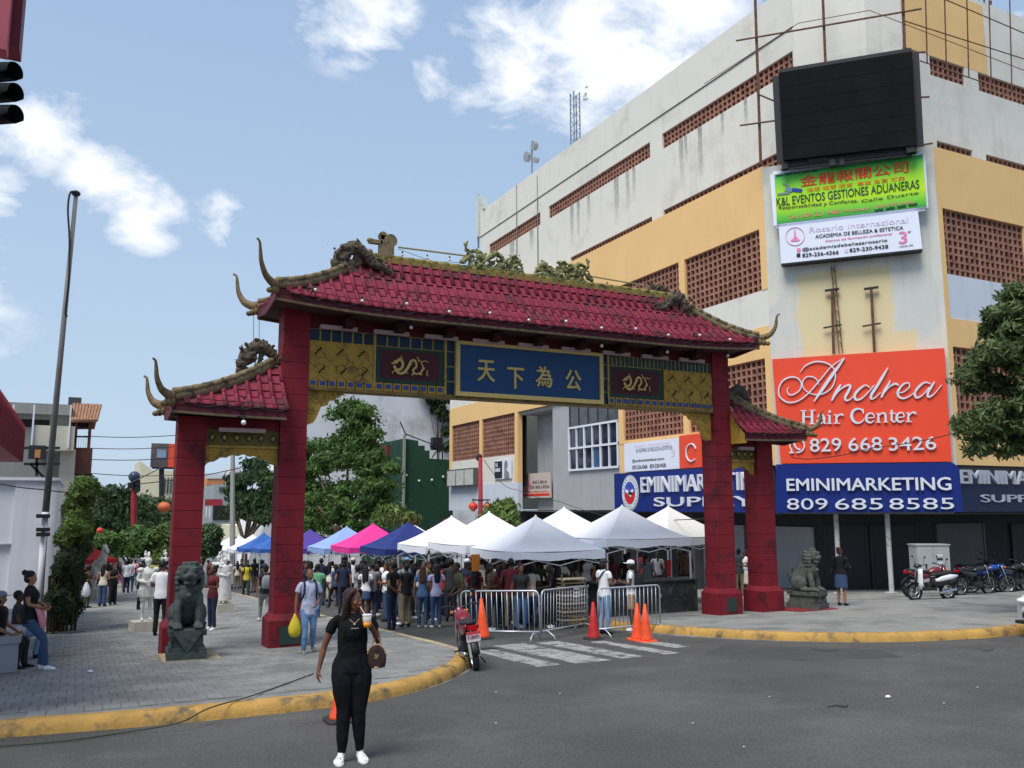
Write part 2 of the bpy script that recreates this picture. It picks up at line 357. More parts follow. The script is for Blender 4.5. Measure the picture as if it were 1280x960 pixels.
# crosswalk stripes and worn marks
for (x0, x1, y0, y1) in ((7.25, 7.72, 13.5, 16.6), (7.98, 8.72, 13.45, 16.9), (8.98, 9.5, 13.5, 16.8), (9.95, 10.3, 13.5, 16.2), (10.7, 11.1, 14.2, 15.6)):
    n = 14; mb = MB(); rr = random.Random(x0)
    vs = []
    for i in range(n+1):
        y = y0+(y1-y0)*i/n; vs += [(x0+rr.uniform(-.03, .03), y, gz(y)+.004), (x1+rr.uniform(-.03, .03), y, gz(y)+.004)]
    mb.add(vs, [(2*i, 2*i+1, 2*i+3, 2*i+2) for i in range(n)]); struct(mb, 'crosswalk_stripe', M_wpaint)
# cracks and patches in the asphalt
M_crack = mat('asphalt_crack', (.02, .02, .02), r=.95); 
for pts in (((1033, 884), (1045, 882), (1058, 884), (1060, 881)), ((1222, 811), (1232, 814), (1242, 812)), ((1015, 812), (1028, 814), (1048, 813))):
    q = [g(*p) for p in pts]; mb = MB(); w = .03; vs = []
    for p in q: w = rnd.uniform(.015, .05); vs += [(p[0]-w, p[1]-w, gz(p[1]-w)+.003), (p[0]+w, p[1]+w, gz(p[1]+w)+.003)]
    mb.add(vs, [(2*i, 2*i+1, 2*i+3, 2*i+2) for i in range(len(q)-1)]); struct(mb, 'road_crack', M_crack)
M_patch = mat('asphalt_patch', (.066, .065, .063), r=.9, var=.15, sc=2, bump=.5, bsc=60, coord='World', spec=.25)
mb = MB(); pp = [g(*p) for p in ((905, 806), (1100, 812), (1130, 822), (1000, 826), (880, 818))]
mb.add([(p[0], p[1], gz(p[1])+.002) for p in pp], [(0, 4, 3, 2, 1)]); o = struct(mb, 'asphalt_patch', M_patch)
if o.data.polygons[0].normal.z < 0: o.data.flip_normals()
# ================================================================ THE SHOPPING BUILDING
M_wht = smat('mall_white', (222, 218, 206), r=.85, var=.04, sc=.5, streak=.2, c2=srgb(208, 203, 190), c2amt=.4, c2sc=.5, bump=.15, bsc=12)
M_ora = smat('mall_orange', (234, 192, 131), r=.85, var=.04, sc=.6, streak=.1, bump=.15, bsc=12)
M_gry = smat('mall_grey', (166, 168, 168), r=.85, var=.06, sc=.8, streak=.3, bump=.15)
M_blw = smat('mall_bluewhite', (205, 211, 220), r=.85, var=.05, sc=.8, streak=.3)
M_blk = smat('vent_block', (158, 114, 96), r=.9, var=.22, sc=2.2, c2=srgb(120, 84, 74), c2amt=.45, c2sc=2.5)
M_dark = mat('interior_dark', (.022, .02, .02), r=.95, var=.3)  # near-black sheets that stand in for the unlit depth behind openings
M_soff = mat('soffit', (.22, .22, .22), r=.9)
mall = thing('shopping_building', 'large white and orange corner building with perforated brick screens on every storey', 'building', (22.57, 24, gz(24)))
XF, YF, XU, YU = 22.57, 19.3, 23.8, 20.4
def fb(mb, face, s0, s1, z0, z1, d0, d1):
    """box on a facade: s along it, d depth behind its plane"""
    if face == 'L': mb.box(XF+d0, s0, z0, XF+d1, s1, z1)
    elif face == 'R': mb.box(s0, YF+d0, z0, s1, YF+d1, z1)
    elif face == 'LU': mb.box(XU+d0, s0, z0, XU+d1, s1, z1)
    else: mb.box(s0, YU+d0, z0, s1, YU+d1, z1)
def screen(face, s0, s1, z0, z1, d0=.1):
    mb = MB(); n = max(2, round((s1-s0)/.285)); k = max(1, round((z1-z0)/.27)); w = .085
    for i in range(n+1):
        s = s0+(s1-s0)*i/n; fb(mb, face, max(s-w/2, s0-.02), min(s+w/2, s1+.02), z0-.02, z1+.02, d0, d0+.17)
    for j in range(k+1):
        z = z0+(z1-z0)*j/k; fb(mb, face, s0-.02, s1+.02, max(z-w/2, z0-.02), min(z+w/2, z1+.02), d0+.012, d0+.158)
    o = part(mb, 'vent_block_screen', M_blk, mall, world=True); o['kind'] = 'stuff'
W_, O_, B_, G_ = MB(), MB(), MB(), MB()
T_ = .3
cols = [23.68, 28.78, 33.66, 38.6, 44.6, 49.62, 54.7]
# left facade
fb(O_, 'L', 23.68, 54.8, 12.5, 14.9, 0, T_); fb(W_, 'L', 23.68, 54.8, 8.7, 10.1, .02, T_); fb(O_, 'L', 23.68, 54.8, 7.5, 8.7, 0, T_)
for i, c in enumerate(cols):
    w = .2 if 0 < i < 6 else .3; a, b = (c, c+.32) if i == 0 else ((c-.3, c+.1) if i == 6 else (c-w, c+w))
    fb(O_, 'L', a, b, 10.1, 12.5, 0, T_)
    if i in (0, 1, 2, 4, 5, 6): fb(O_, 'L', a, b, 4.9 if i < 3 else 3.4, 7.5, 0, T_)
for i in range(6):
    a = cols[i]+(.32 if i == 0 else .2); b = cols[i+1]-(.3 if i == 5 else .2)
    screen('L', a, b, 10.1, 12.5)
    if i in (0, 1, 4, 5): screen('L', a, b, 5.05, 7.5)
    if i in (4, 5): fb(W_, 'L', a, b, 3.4, 5.05, .03, T_)
fb(O_, 'L', 23.68, 33.86, 3.5, 5.05, .02, T_-.02)
fb(B_, 'L', 44.4, 54.8, 1.75, 3.4, .0, T_); part(B_, 'pale_wall', M_blw, mall, True); B_ = MB()
# recessed grey bays with the window
fb(G_, 'L', 40.45, 44.4, 1.8, 7.5, 1.3, 1.6); fb(G_, 'L', 33.86, 34.05, 1.85, 7.5, .1, 1.3)
WY0, WY1, WZ0, WZ1, WZ2 = 34.05, 38.6, 3.87, 6.05, 7.3
fb(G_, 'L', 34.05, 40.45, 1.85, WZ0, .12, .42); fb(G_, 'L', WY1, 40.45, WZ0, 7.5, .12, .42); fb(G_, 'L', WY0, WY1, WZ2, 7.5, .12, .42)
fb(G_, 'L', 40.3, 40.45, 1.86, 7.5, .43, 1.3)
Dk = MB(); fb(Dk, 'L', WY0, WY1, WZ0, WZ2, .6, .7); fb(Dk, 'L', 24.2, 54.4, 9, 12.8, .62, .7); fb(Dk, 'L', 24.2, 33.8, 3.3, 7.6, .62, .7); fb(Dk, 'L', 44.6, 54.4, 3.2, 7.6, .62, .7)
fb(G_, 'L', 33.86, 44.4, 7.3, 7.49, .2, 3)      # soffit over the recess
# right facade
xr = 26.5; RE = 46
fb(O_, 'R', xr, RE, 12.5, 14.75, 0, T_); fb(O_, 'R', xr, xr+.25, 8.5, 12.5, 0, T_); fb(B_, 'R', xr+.25, RE, 8.5, 10.1, .03, T_); fb(O_, 'R', xr, RE, 7.5, 8.5, 0, T_)
for k in range(4):
    a = xr+.25+k*5; screen('R', a, a+4.6, 10.1, 12.5); fb(O_, 'R', a+4.6, a+5, 10.1, 12.5, 0, T_); screen('R', a, a+4.6, 5.05, 7.5); fb(O_, 'R', a+4.6, a+5, 5.05, 7.5, 0, T_)
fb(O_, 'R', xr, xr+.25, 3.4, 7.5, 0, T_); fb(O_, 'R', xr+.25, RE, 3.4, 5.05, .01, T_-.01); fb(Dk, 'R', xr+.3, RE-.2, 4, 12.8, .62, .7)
# upper storeys, set back
UE = 52.4
fb(W_, 'LU', 22.95, UE, 15.85, 18.85, 0, T_); fb(W_, 'LU', 22.95, UE, 19.63, 20.57, 0, T_); fb(W_, 'LU', 22.95, UE, 20.6, 22.4, -.03, T_-.03); fb(W_, 'LU', 22.95, UE, 20.5, 20.6, .03, T_)
ups = [23.35, 31.5, 32.5, 42.7, 43.75, 51.2]
fb(W_, 'LU', 22.95, 23.05, 18.85, 19.63, 0, T_)
for a, b in ((31.5, 32.5), (42.66, 43.72), (51.0, UE)): fb(W_, 'LU', a, b, 18.85, 19.63, 0, T_)
for a, b in ((31.55, 32.48), (40.2, UE)): fb(W_, 'LU', a, b, 14.8, 15.85, 0, T_)
for a, b in ((23.05, 31.5), (32.5, 42.66), (43.72, 51.0)): screen('LU', a, b, 18.85, 19.63, .08)
for a, b in ((23.05, 31.55), (32.48, 40.2)): screen('LU', a, b, 14.8, 15.85, .08)
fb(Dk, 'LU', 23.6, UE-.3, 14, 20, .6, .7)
upr = onY(1128, 60, YU)[0]
zz = lambda px, py: float(onY(px, py, YU)[2]); xx = lambda px, py: float(onY(px, py, YU)[0])
g0, g1 = zz(1205, 107), zz(1205, 84)
fb(W_, 'RU', upr, RE, 15.75, g0, 0, T_); fb(W_, 'RU', upr, RE, g1, 22.4, 0, T_)
e = [xx(1128, 60), xx(1148, 85), xx(1163, 90), xx(1207, 107), xx(1224, 112), xx(1224, 112)+4.5, xx(1224, 112)+5.4, RE]
for i in (0, 2, 4, 6): screen('RU', e[i], e[i+1], g0, g1, .08)
for i in (1, 3, 5): fb(W_, 'RU', e[i], e[i+1], g0, g1, 0, T_)
screen('RU', xx(1172, 190), xx(1216, 195), 14.8, 15.75, .08); screen('RU', xx(1233, 200), xx(1233, 200)+4, 14.8, 15.75, .08); fb(W_, 'RU', upr, xx(1172, 190), 14.8, 15.75, 0, T_); fb(W_, 'RU', xx(1216, 195), xx(1233, 200), 14.8, 15.75, 0, T_)
fb(W_, 'RU', xx(1233, 200)+4, RE, 14.8, 15.75, 0, T_)
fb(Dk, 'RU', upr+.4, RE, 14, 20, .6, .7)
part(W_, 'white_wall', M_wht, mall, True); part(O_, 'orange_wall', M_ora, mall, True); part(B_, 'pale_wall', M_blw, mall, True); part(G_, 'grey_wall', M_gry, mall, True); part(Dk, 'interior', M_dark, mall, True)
mb = MB(); fb(mb, 'RU', xx(1130, 60), xx(1232, 60), g1+.01, 22.2, -.006, -.001); part(mb, 'orange_paint', M_ora, mall, True)
# chamfered corner below, corner tower above
CL, CR_ = np.array([22.57, 23.68]), np.array([26.5, 19.3]); cd = (CR_-CL)/np.linalg.norm(CR_-CL); cn = np.array([cd[1], -cd[0]])  # cn points out to the camera side
if cn @ (-CL) < 0: cn = -cn
cw = float(np.linalg.norm(CR_-CL)); cd3 = np.array([cd[0], cd[1], 0]); cn3 = np.array([cn[0], cn[1], 0]); CL3 = np.array([CL[0], CL[1], 0])
onC = lambda px, py, off=0.: onP(px, py, CL3+cn3*off, cn3)
def cbox(mb, t0, t1, z0, z1, d0, d1, mi=0):
    c = CL3+cd3*(t0+t1)/2+cn3*(d0+d1)/2+np.array([0, 0, (z0+z1)/2]); return mb.obox(c, cd3, cn3, (0, 0, 1), (t1-t0)/2, abs(d1-d0)/2, (z1-z0)/2, mi)
# corner wall with a faded rectangle of yellow paint
def corner_mat():
    m = smat('corner_wall', (200, 201, 194), r=.85, var=.06, sc=.7, streak=.35, c2=srgb(214, 208, 190), c2amt=.6, c2sc=.35, bump=.2, bsc=10)
    nt = m.node_tree; N = nt.nodes.new; L = nt.links.new; P = nt.nodes['Principled BSDF']; src = P.inputs['Base Color'].links[0].from_socket
    tc = N('ShaderNodeTexCoord'); nz = N('ShaderNodeTexNoise'); nz.inputs['Scale'].default_value = 1.4; nz.inputs['Detail'].default_value = 6; L(tc.outputs['Object'], nz.inputs[0])
    se = N('ShaderNodeSeparateXYZ'); L(tc.outputs['Object'], se.inputs[0])
    def M(op, a, b, cl=False):
        n = N('ShaderNodeMath'); n.operation = op; n.use_clamp = cl
        for i, v in enumerate((a, b)):
            if isinstance(v, (int, float)): n.inputs[i].default_value = v
            else: L(v, n.inputs[i])
        return n.outputs[0]
    w = M('MULTIPLY', M('SUBTRACT', nz.outputs[0], .5), .5)
    def band(s, lo, hi):
        s = M('ADD', s, w); return M('MULTIPLY', M('MULTIPLY', M('SUBTRACT', s, lo), 9, True), M('MULTIPLY', M('SUBTRACT', hi, s), 9, True))
    a = M('MULTIPLY', band(se.outputs[0], 1.05, 4.3), band(se.outputs[2], 2, 10.6))
    b_ = M('MULTIPLY', band(se.outputs[0], 1.5, 5.0), band(se.outputs[2], 2, 8.2))
    mx = M('MAXIMUM', a, b_); mm = N('ShaderNodeMixRGB'); L(M('MULTIPLY', mx, .85), mm.inputs[0]); L(src, mm.inputs[1]); mm.inputs[2].default_value = srgb(218, 200, 150); L(mm.outputs[0], P.inputs['Base Color']); return m
mb = MB(); mb.box(0.0, .003, 1.9, cw, .3, 14.85)
o = part(mb, 'corner_wall', corner_mat(), mall); o.matrix_basis = Matrix.Translation(-Vector(mall.location)) @ Matrix(((cd[0], -cn[0], 0, CL[0]), (cd[1], -cn[1], 0, CL[1]), (0, 0, 1, 0), (0, 0, 0, 1)))
mb = MB(); mb.add([(22.87, 23.7, 14.8), (26.5, 19.6, 14.8), (46, 19.6, 14.8), (46, 52, 14.8), (22.87, 52, 14.8)], [(0, 1, 2, 3, 4)]); part(mb, 'terrace', M_soff, mall, True)
k = onP(1086, 100, np.array([23.8, 22.95, 0])+cn3*.25, cn3)
mb = MB(); tp = [(23.8, 22.95), (float(k[0]), float(k[1])), (float(upr), 20.4), (float(upr)+.6, 24), (24.4, 24)]
n = len(tp); mb.add([(x, y, 14.81) for x, y in tp]+[(x, y, 24.5) for x, y in tp], [(i, (i+1) % n, n+(i+1) % n, n+i) for i in range(n)]+[tuple(range(n, 2*n))]); part(mb, 'corner_tower', M_wht, mall, True, fix=True)
# roof slab and end walls
mb = MB(); mb.box(24.0, 23.5, 22.1, 46, UE-.1, 22.2); mb.box(24.1, UE-.35, 10.1, 46, UE-.05, 22.1); mb.box(22.9, 54.5, 1.8, 46, 54.78, 10.1); part(mb, 'roof', M_wht, mall, True)
# ground floor: soffit, recessed shutters, columns
mb = MB(); mb.add([(22.6, 54.7, 1.74), (22.6, 23.8, 1.74), (26.45, 19.5, 1.74), (46, 19.4, 1.74), (46, 54.7, 1.74)], [(0, 1, 2, 3, 4)]); part(mb, 'soffit', M_soff, mall, True)
M_sh = smat('shutter_light', (172, 178, 184), r=.5, var=.06, sc=1, metal=.15, streak=.3); M_shd = smat('shutter_dark', (62, 63, 66), r=.6, var=.08, sc=1, streak=.3)  # dark shutter colour has the shade under the overhang put in
M_gwall = smat('ground_wall', (64, 64, 66), r=.9, var=.12, sc=1)  # wall colour darkened to carry the ground-floor shade
mb = MB(); mb.box(25.6, 24.5, -2.9, 25.9, 54.5, 1.74); mb.box(28.0, 22.2, -1.4, 46, 22.4, 1.74); part(mb, 'shop_wall', M_gwall, mall, True)
mb = MB(); mb.add([(25.6, 24.5, -2.9), (25.6, 24.5, 1.74), (28.0, 22.2, 1.74), (28.0, 22.2, -2.9)], [(0, 1, 2, 3)]); part(mb, 'shop_wall', M_gwall, mall, True)
def shutter(p0, p1, z0, z1, m, n=18):
    """roller shutter of joined slats between two plan points"""
    mb = MB(); p0, p1 = np.array([*p0, 0.]), np.array([*p1, 0.]); d = p1-p0; l = np.linalg.norm(d); d /= l; nn = np.array([d[1], -d[0], 0])
    if nn @ (C0-p0) < 0: nn = -nn
    k = int((z1-z0)/.085)
    for i in range(k):
        z = z0+(z1-z0)*(i+.5)/k; mb.obox((p0+p1)/2+nn*.04+np.array([0, 0, z]), d, nn, (0, 0, 1), l/2, .018, (z1-z0)/k*.46)
    mb.obox((p0+p1)/2+nn*.02+np.array([0, 0, (z0+z1)/2]), d, nn, (0, 0, 1), l/2, .012, (z1-z0)/2)
    mb.obox(p0-d*.04+nn*.05+np.array([0, 0, (z0+z1)/2]), d, nn, (0, 0, 1), .04, .05, (z1-z0)/2); mb.obox(p1+d*.04+nn*.05+np.array([0, 0, (z0+z1)/2]), d, nn, (0, 0, 1), .04, .05, (z1-z0)/2)
    return part(mb, 'roller_shutter', m, mall, True)
for a, b, m in ((25.0, 28.4, M_sh), (28.9, 32.4, M_sh), (33.2, 36.5, M_shd), (37.2, 41, M_shd), (42, 46, M_sh), (47, 51, M_shd)): shutter((25.58, a), (25.58, b), gz(a)-.15, 1.2, m)
ch0, ch1 = np.array([25.6, 24.5]), np.array([28.0, 22.2])
shutter(ch0+(ch1-ch0)*.03, ch0+(ch1-ch0)*.45, -1.1, 1.3, M_shd); shutter(ch0+(ch1-ch0)*.52, ch0+(ch1-ch0)*.97, -1.1, 1.3, M_shd)
shutter((29.0, 22.18), (31.6, 22.18), -1.0, 1.35, smat('shutter_mid', (104, 104, 106), r=.6, var=.08)); shutter((33.4, 22.18), (37, 22.18), -1.0, 1.3, M_shd)
M_col = smat('painted_column', (188, 188, 186), r=.6, var=.08, sc=4, c2=(.2, .18, .16), c2amt=.3, c2sc=3)
for (t, r) in ((1.95, .085), (3.62, .085)):
    p = CL3+cd3*t+cn3*-.25; mb = MB(); mb.tube([(p[0], p[1], gz(p[1])+.1), (p[0], p[1], 1.75)], r, 10); mb.box(p[0]-.16, p[1]-.16, gz(p[1])+.13, p[0]+.16, p[1]+.16, gz(p[1])+.19); part(mb, 'column', M_col, mall, True)
for y in (28.8, 33.7, 38.6, 44.6, 49.6): mb = MB(); mb.box(22.65, y-.22, gz(y), 23.1, y+.22, 1.75); part(mb, 'column', M_gwall, mall, True)
for x in (31.8, 37): mb = MB(); mb.box(x, 19.4, -1, x+.45, 19.85, 1.75); part(mb, 'column', M_gwall, mall, True)
# window of the recessed bay
M_frm = smat('window_frame', (222, 226, 232), r=.4, var=.03); M_gls = mat('window_glass', (.018, .024, .045), r=.08, var=.3, sc=.6, spec=.8); M_glb = mat('window_glass_blue', (.04, .1, .2), r=.15, var=.2, spec=.8)
win = part(MB().box(XF+.3, WY0, WZ0, XF+.36, WY1, WZ2), 'window', M_dark, mall, True)
fr = MB(); xa, xb = XF+.02, XF+.14; n = 6; sp = (WY1-WY0)/n; mid = 4.98
for i in range(n+1):
    w = .05 if i % 2 == 0 else .03; fr.box(xa, WY0+sp*i-w, WZ0, xb, WY0+sp*i+w, WZ1)
for z in (WZ0, mid, WZ1): fr.box(xa-.01, WY0-.05, z-.05, xb-.005, WY1+.05, z+.05)
part(fr, 'frame', M_frm, win, True)
for i in range(n):
    for j, (z0, z1) in enumerate(((WZ0+.05, mid-.05), (mid+.05, WZ1-.05))):
        part(MB().box(XF+.1, WY0+sp*i+.04, z0, XF+.115, WY0+sp*(i+1)-.04, z1), 'pane', M_glb if (i, j) == (2, 0) else M_gls, win, True)
fr = MB()
for i in range(6): fr.box(xa+.06, WY0+.91*i-.02, WZ1+.05, xb, WY0+.91*i+.02, WZ2)
part(fr, 'frame', M_shd, win, True)
for i in range(5): part(MB().box(XF+.12, WY0+.91*i+.03, WZ1+.06, XF+.13, WY0+.91*(i+1)-.03, WZ2-.02), 'pane', mat('dark_pane', (.06, .065, .07), r=.2, var=.4, spec=.6), win, True)
mb = MB(); mb.box(XF+.02, 23.9, 1.76, XF+.3, 33.84, 3.49); part(mb, 'fascia_wall', M_gwall, mall, True); mb = MB(); mb.box(26.6, YF+.05, 1.76, 46, YF+.3, 3.39); part(mb, 'fascia_wall', M_gwall, mall, True)
# dark run-off stains below the upper openings
M_sta = mat('run_off_stain', (.1, .098, .09), r=.9); nt_ = M_sta.node_tree; tc_ = nt_.nodes.new('ShaderNodeTexCoord'); se_ = nt_.nodes.new('ShaderNodeSeparateXYZ'); nt_.links.new(tc_.outputs['Generated'], se_.inputs[0]); nn_ = nt_.nodes.new('ShaderNodeTexNoise'); nn_.inputs['Scale'].default_value = 6; nt_.links.new(tc_.outputs['Object'], nn_.inputs[0]); mm_ = nt_.nodes.new('ShaderNodeMath'); mm_.operation = 'MULTIPLY'; nt_.links.new(se_.outputs[2], mm_.inputs[0]); nt_.links.new(nn_.outputs[0], mm_.inputs[1]); m2_ = nt_.nodes.new('ShaderNodeMath'); m2_.operation = 'MULTIPLY'; m2_.inputs[1].default_value = .62; nt_.links.new(mm_.outputs[0], m2_.inputs[0]); nt_.links.new(m2_.outputs[0], nt_.nodes['Principled BSDF'].inputs['Alpha'])
for px, w, l in ((610, .5, 1.6), (640, .7, 2), (664, .5, 1.4), (714, .35, 2.6), (722, .3, 2.4), (735, .25, 1.6), (770, .4, 2.6), (784, .3, 2.2), (792, .25, 1.8), (852, .3, 2.4), (858, .2, 1.6), (876, .3, 2.6), (905, .2, 1.2), (935, .2, 1.5)):
    y = float(onX(px, 200, XU)[1]); part(MB().add([(XU-.006, y-w/2, 18.85-l), (XU-.006, y+w/2, 18.85-l), (XU-.006, y+w/2, 18.84), (XU-.006, y-w/2, 18.84)], [(0, 1, 2, 3)]), 'run_off_stain', M_sta, mall, True)
# drain pipes, seams and stubs on the upper wall
mb = MB()
for yy, a, b in ((46.8, 15.9, 22.4), (44.0, 14.9, 22.0)): mb.tube([(XU-.03, yy, a), (XU-.03, yy, b)], .035, 5)
mb.tube([(XU-.02, 23, 20.56), (XU-.02, UE, 20.56)], .018, 4); mb.tube([(XU-.05, 22.9, 23.3), (float(k[0]) if False else 24.0, 22.5, 23.3)], .02, 4)
part(mb, 'pipe', smat('pipe_grey', (120, 118, 112)), mall, True)
# ================================================================ THE CHINATOWN GATE
GY, GB = 18.18, 18.74      # front and back faces of the pillars
GC = (GY+GB)/2
M_red = smat('gate_red', (122, 26, 38), r=.75, var=.12, sc=1.2, c2=srgb(82, 24, 32), c2amt=.45, c2sc=1.8, streak=.45, bump=.15, bsc=18)
M_red2 = smat('gate_red_joint', (78, 20, 28), r=.9)
M_tile = smat('roof_tile_pink', (124, 38, 56), r=.7, var=.22, sc=2.2, c2=srgb(76, 40, 46), c2amt=.5, c2sc=1.9, coord='World', island=.2, bump=.2, bsc=30)
M_tiled = smat('roof_tile_dark', (88, 26, 40), r=.7, var=.2, sc=3, c2=srgb(60, 30, 34), c2amt=.5, c2sc=4, coord='World')
M_stone = smat('ridge_stone', (128, 112, 84), r=.9, var=.2, sc=4, c2=srgb(66, 60, 48), c2amt=.5, c2sc=5, bump=.4, bsc=25, coord='World')
M_stony = smat('ridge_moss', (140, 126, 66), r=.9, var=.2, sc=5, c2=srgb(72, 68, 44), c2amt=.55, c2sc=5, bump=.4, coord='World')
M_horn = smat('horn_bronze', (118, 98, 64), r=.6, var=.2, sc=8, c2=srgb(58, 52, 46), c2amt=.5, c2sc=8)
M_dra = smat('dragon_stone', (92, 80, 66), r=.85, var=.3, sc=9, c2=srgb(44, 42, 38), c2amt=.5, c2sc=9, bump=.6, bsc=30)
M_drag = smat('dragon_mossy', (132, 132, 88), r=.85, var=.3, sc=9, c2=srgb(44, 50, 34), c2amt=.5, c2sc=9, bump=.6, bsc=30)
M_gold = smat('gate_gold', (168, 136, 66), r=.6, var=.12, sc=6, c2=srgb(110, 90, 48), c2amt=.4, c2sc=7)
M_goldp = smat('gate_gold_panel', (172, 136, 56), r=.7, var=.12, sc=3, c2=srgb(112, 92, 48), c2amt=.5, c2sc=3)
M_blue = smat('gate_blue', (22, 62, 104), r=.55, var=.1, sc=1.5); M_navy = smat('gate_navy', (20, 44, 66), r=.6, var=.15); M_teal = smat('gate_teal', (34, 62, 66), r=.6, var=.15)
M_mar = smat('gate_maroon', (72, 30, 36), r=.7, var=.15); M_grn = smat('gate_green', (38, 62, 52), r=.7, var=.1); M_sq = smat('gate_square_blue', (34, 66, 128), r=.4, var=.2)
M_char = smat('character_gold', (196, 168, 102), r=.5, var=.1, sc=9)
M_und = smat('soffit_dark', (72, 50, 48), r=.9, var=.15); M_trim = smat('eave_trim', (112, 98, 72), r=.8, var=.15); M_lamp = smat('lamp_cover', (176, 150, 150), r=.5, var=.1)
M_blkm = mat('black_metal', (.02, .02, .022), r=.5); M_bulb = mat('bulb_glass', (.75, .75, .7), r=.15)
gate = thing('ceremonial_gate', 'red three-bay Chinese gate with pink tiled upturned roofs across the market street', 'gate', (9.7, GC, gz(GC)+.15))
zb = gz(GC)+.14
def pillar(x0, x1, y0, y1, top, skip=0, base=.8):
    mb = MB(); jt = MB(); z = -.12; h = .348; p = part(MB().box(x0+.012, y0+.012, zb, x1-.012, y1-.012, top-.002), 'pillar', M_red2, gate, True)
    pr = MB(); e = base_e = .1
    # base: stepped and chamfered
    pr.add([(x0-e, y0-e, zb-.05), (x1+e, y0-e, zb-.05), (x1+e, y1+e, zb-.05), (x0-e, y1+e, zb-.05), (x0-e, y0-e, z-.13), (x1+e, y0-e, z-.13), (x1+e, y1+e, z-.13), (x0-e, y1+e, z-.13),
            (x0, y0, z), (x1, y0, z), (x1, y1, z), (x0, y1, z)], [(0, 1, 5, 4), (1, 2, 6, 5), (2, 3, 7, 6), (3, 0, 4, 7), (4, 5, 9, 8), (5, 6, 10, 9), (6, 7, 11, 10), (7, 4, 8, 11)])
    part(pr, 'base', M_red, p, True)
    k = 0
    while z < top-.02:
        z1 = min(z+h, top); j = rnd.uniform(-.002, .002)
        part(MB().box(x0+j, y0+j, z+.0045, x1+j, y1+j, z1-.0045), 'block', M_red, p, True); z = z1; k += 1
    return p
P_OL, P_ML, P_MR, P_OR = (1.66, 2.2), (3.66, 4.22), (15.2, 15.76), (16.66, 17.22)
pillar(*P_ML, GY, GB, 6.25); pillar(*P_MR, GY, GB, 6.25); pillar(*P_OL, GY, GB, 3.85); pillar(*P_OR, GY, GB, 3.85)
for (x, w) in ((4.0, .46), (15.5, .3)): part(MB().box(x-w/2, GY-.112, -.72, x+w/2, GY-.102, -.36), 'plate', smat('green_plate', (44, 62, 56), r=.6), gate, True)
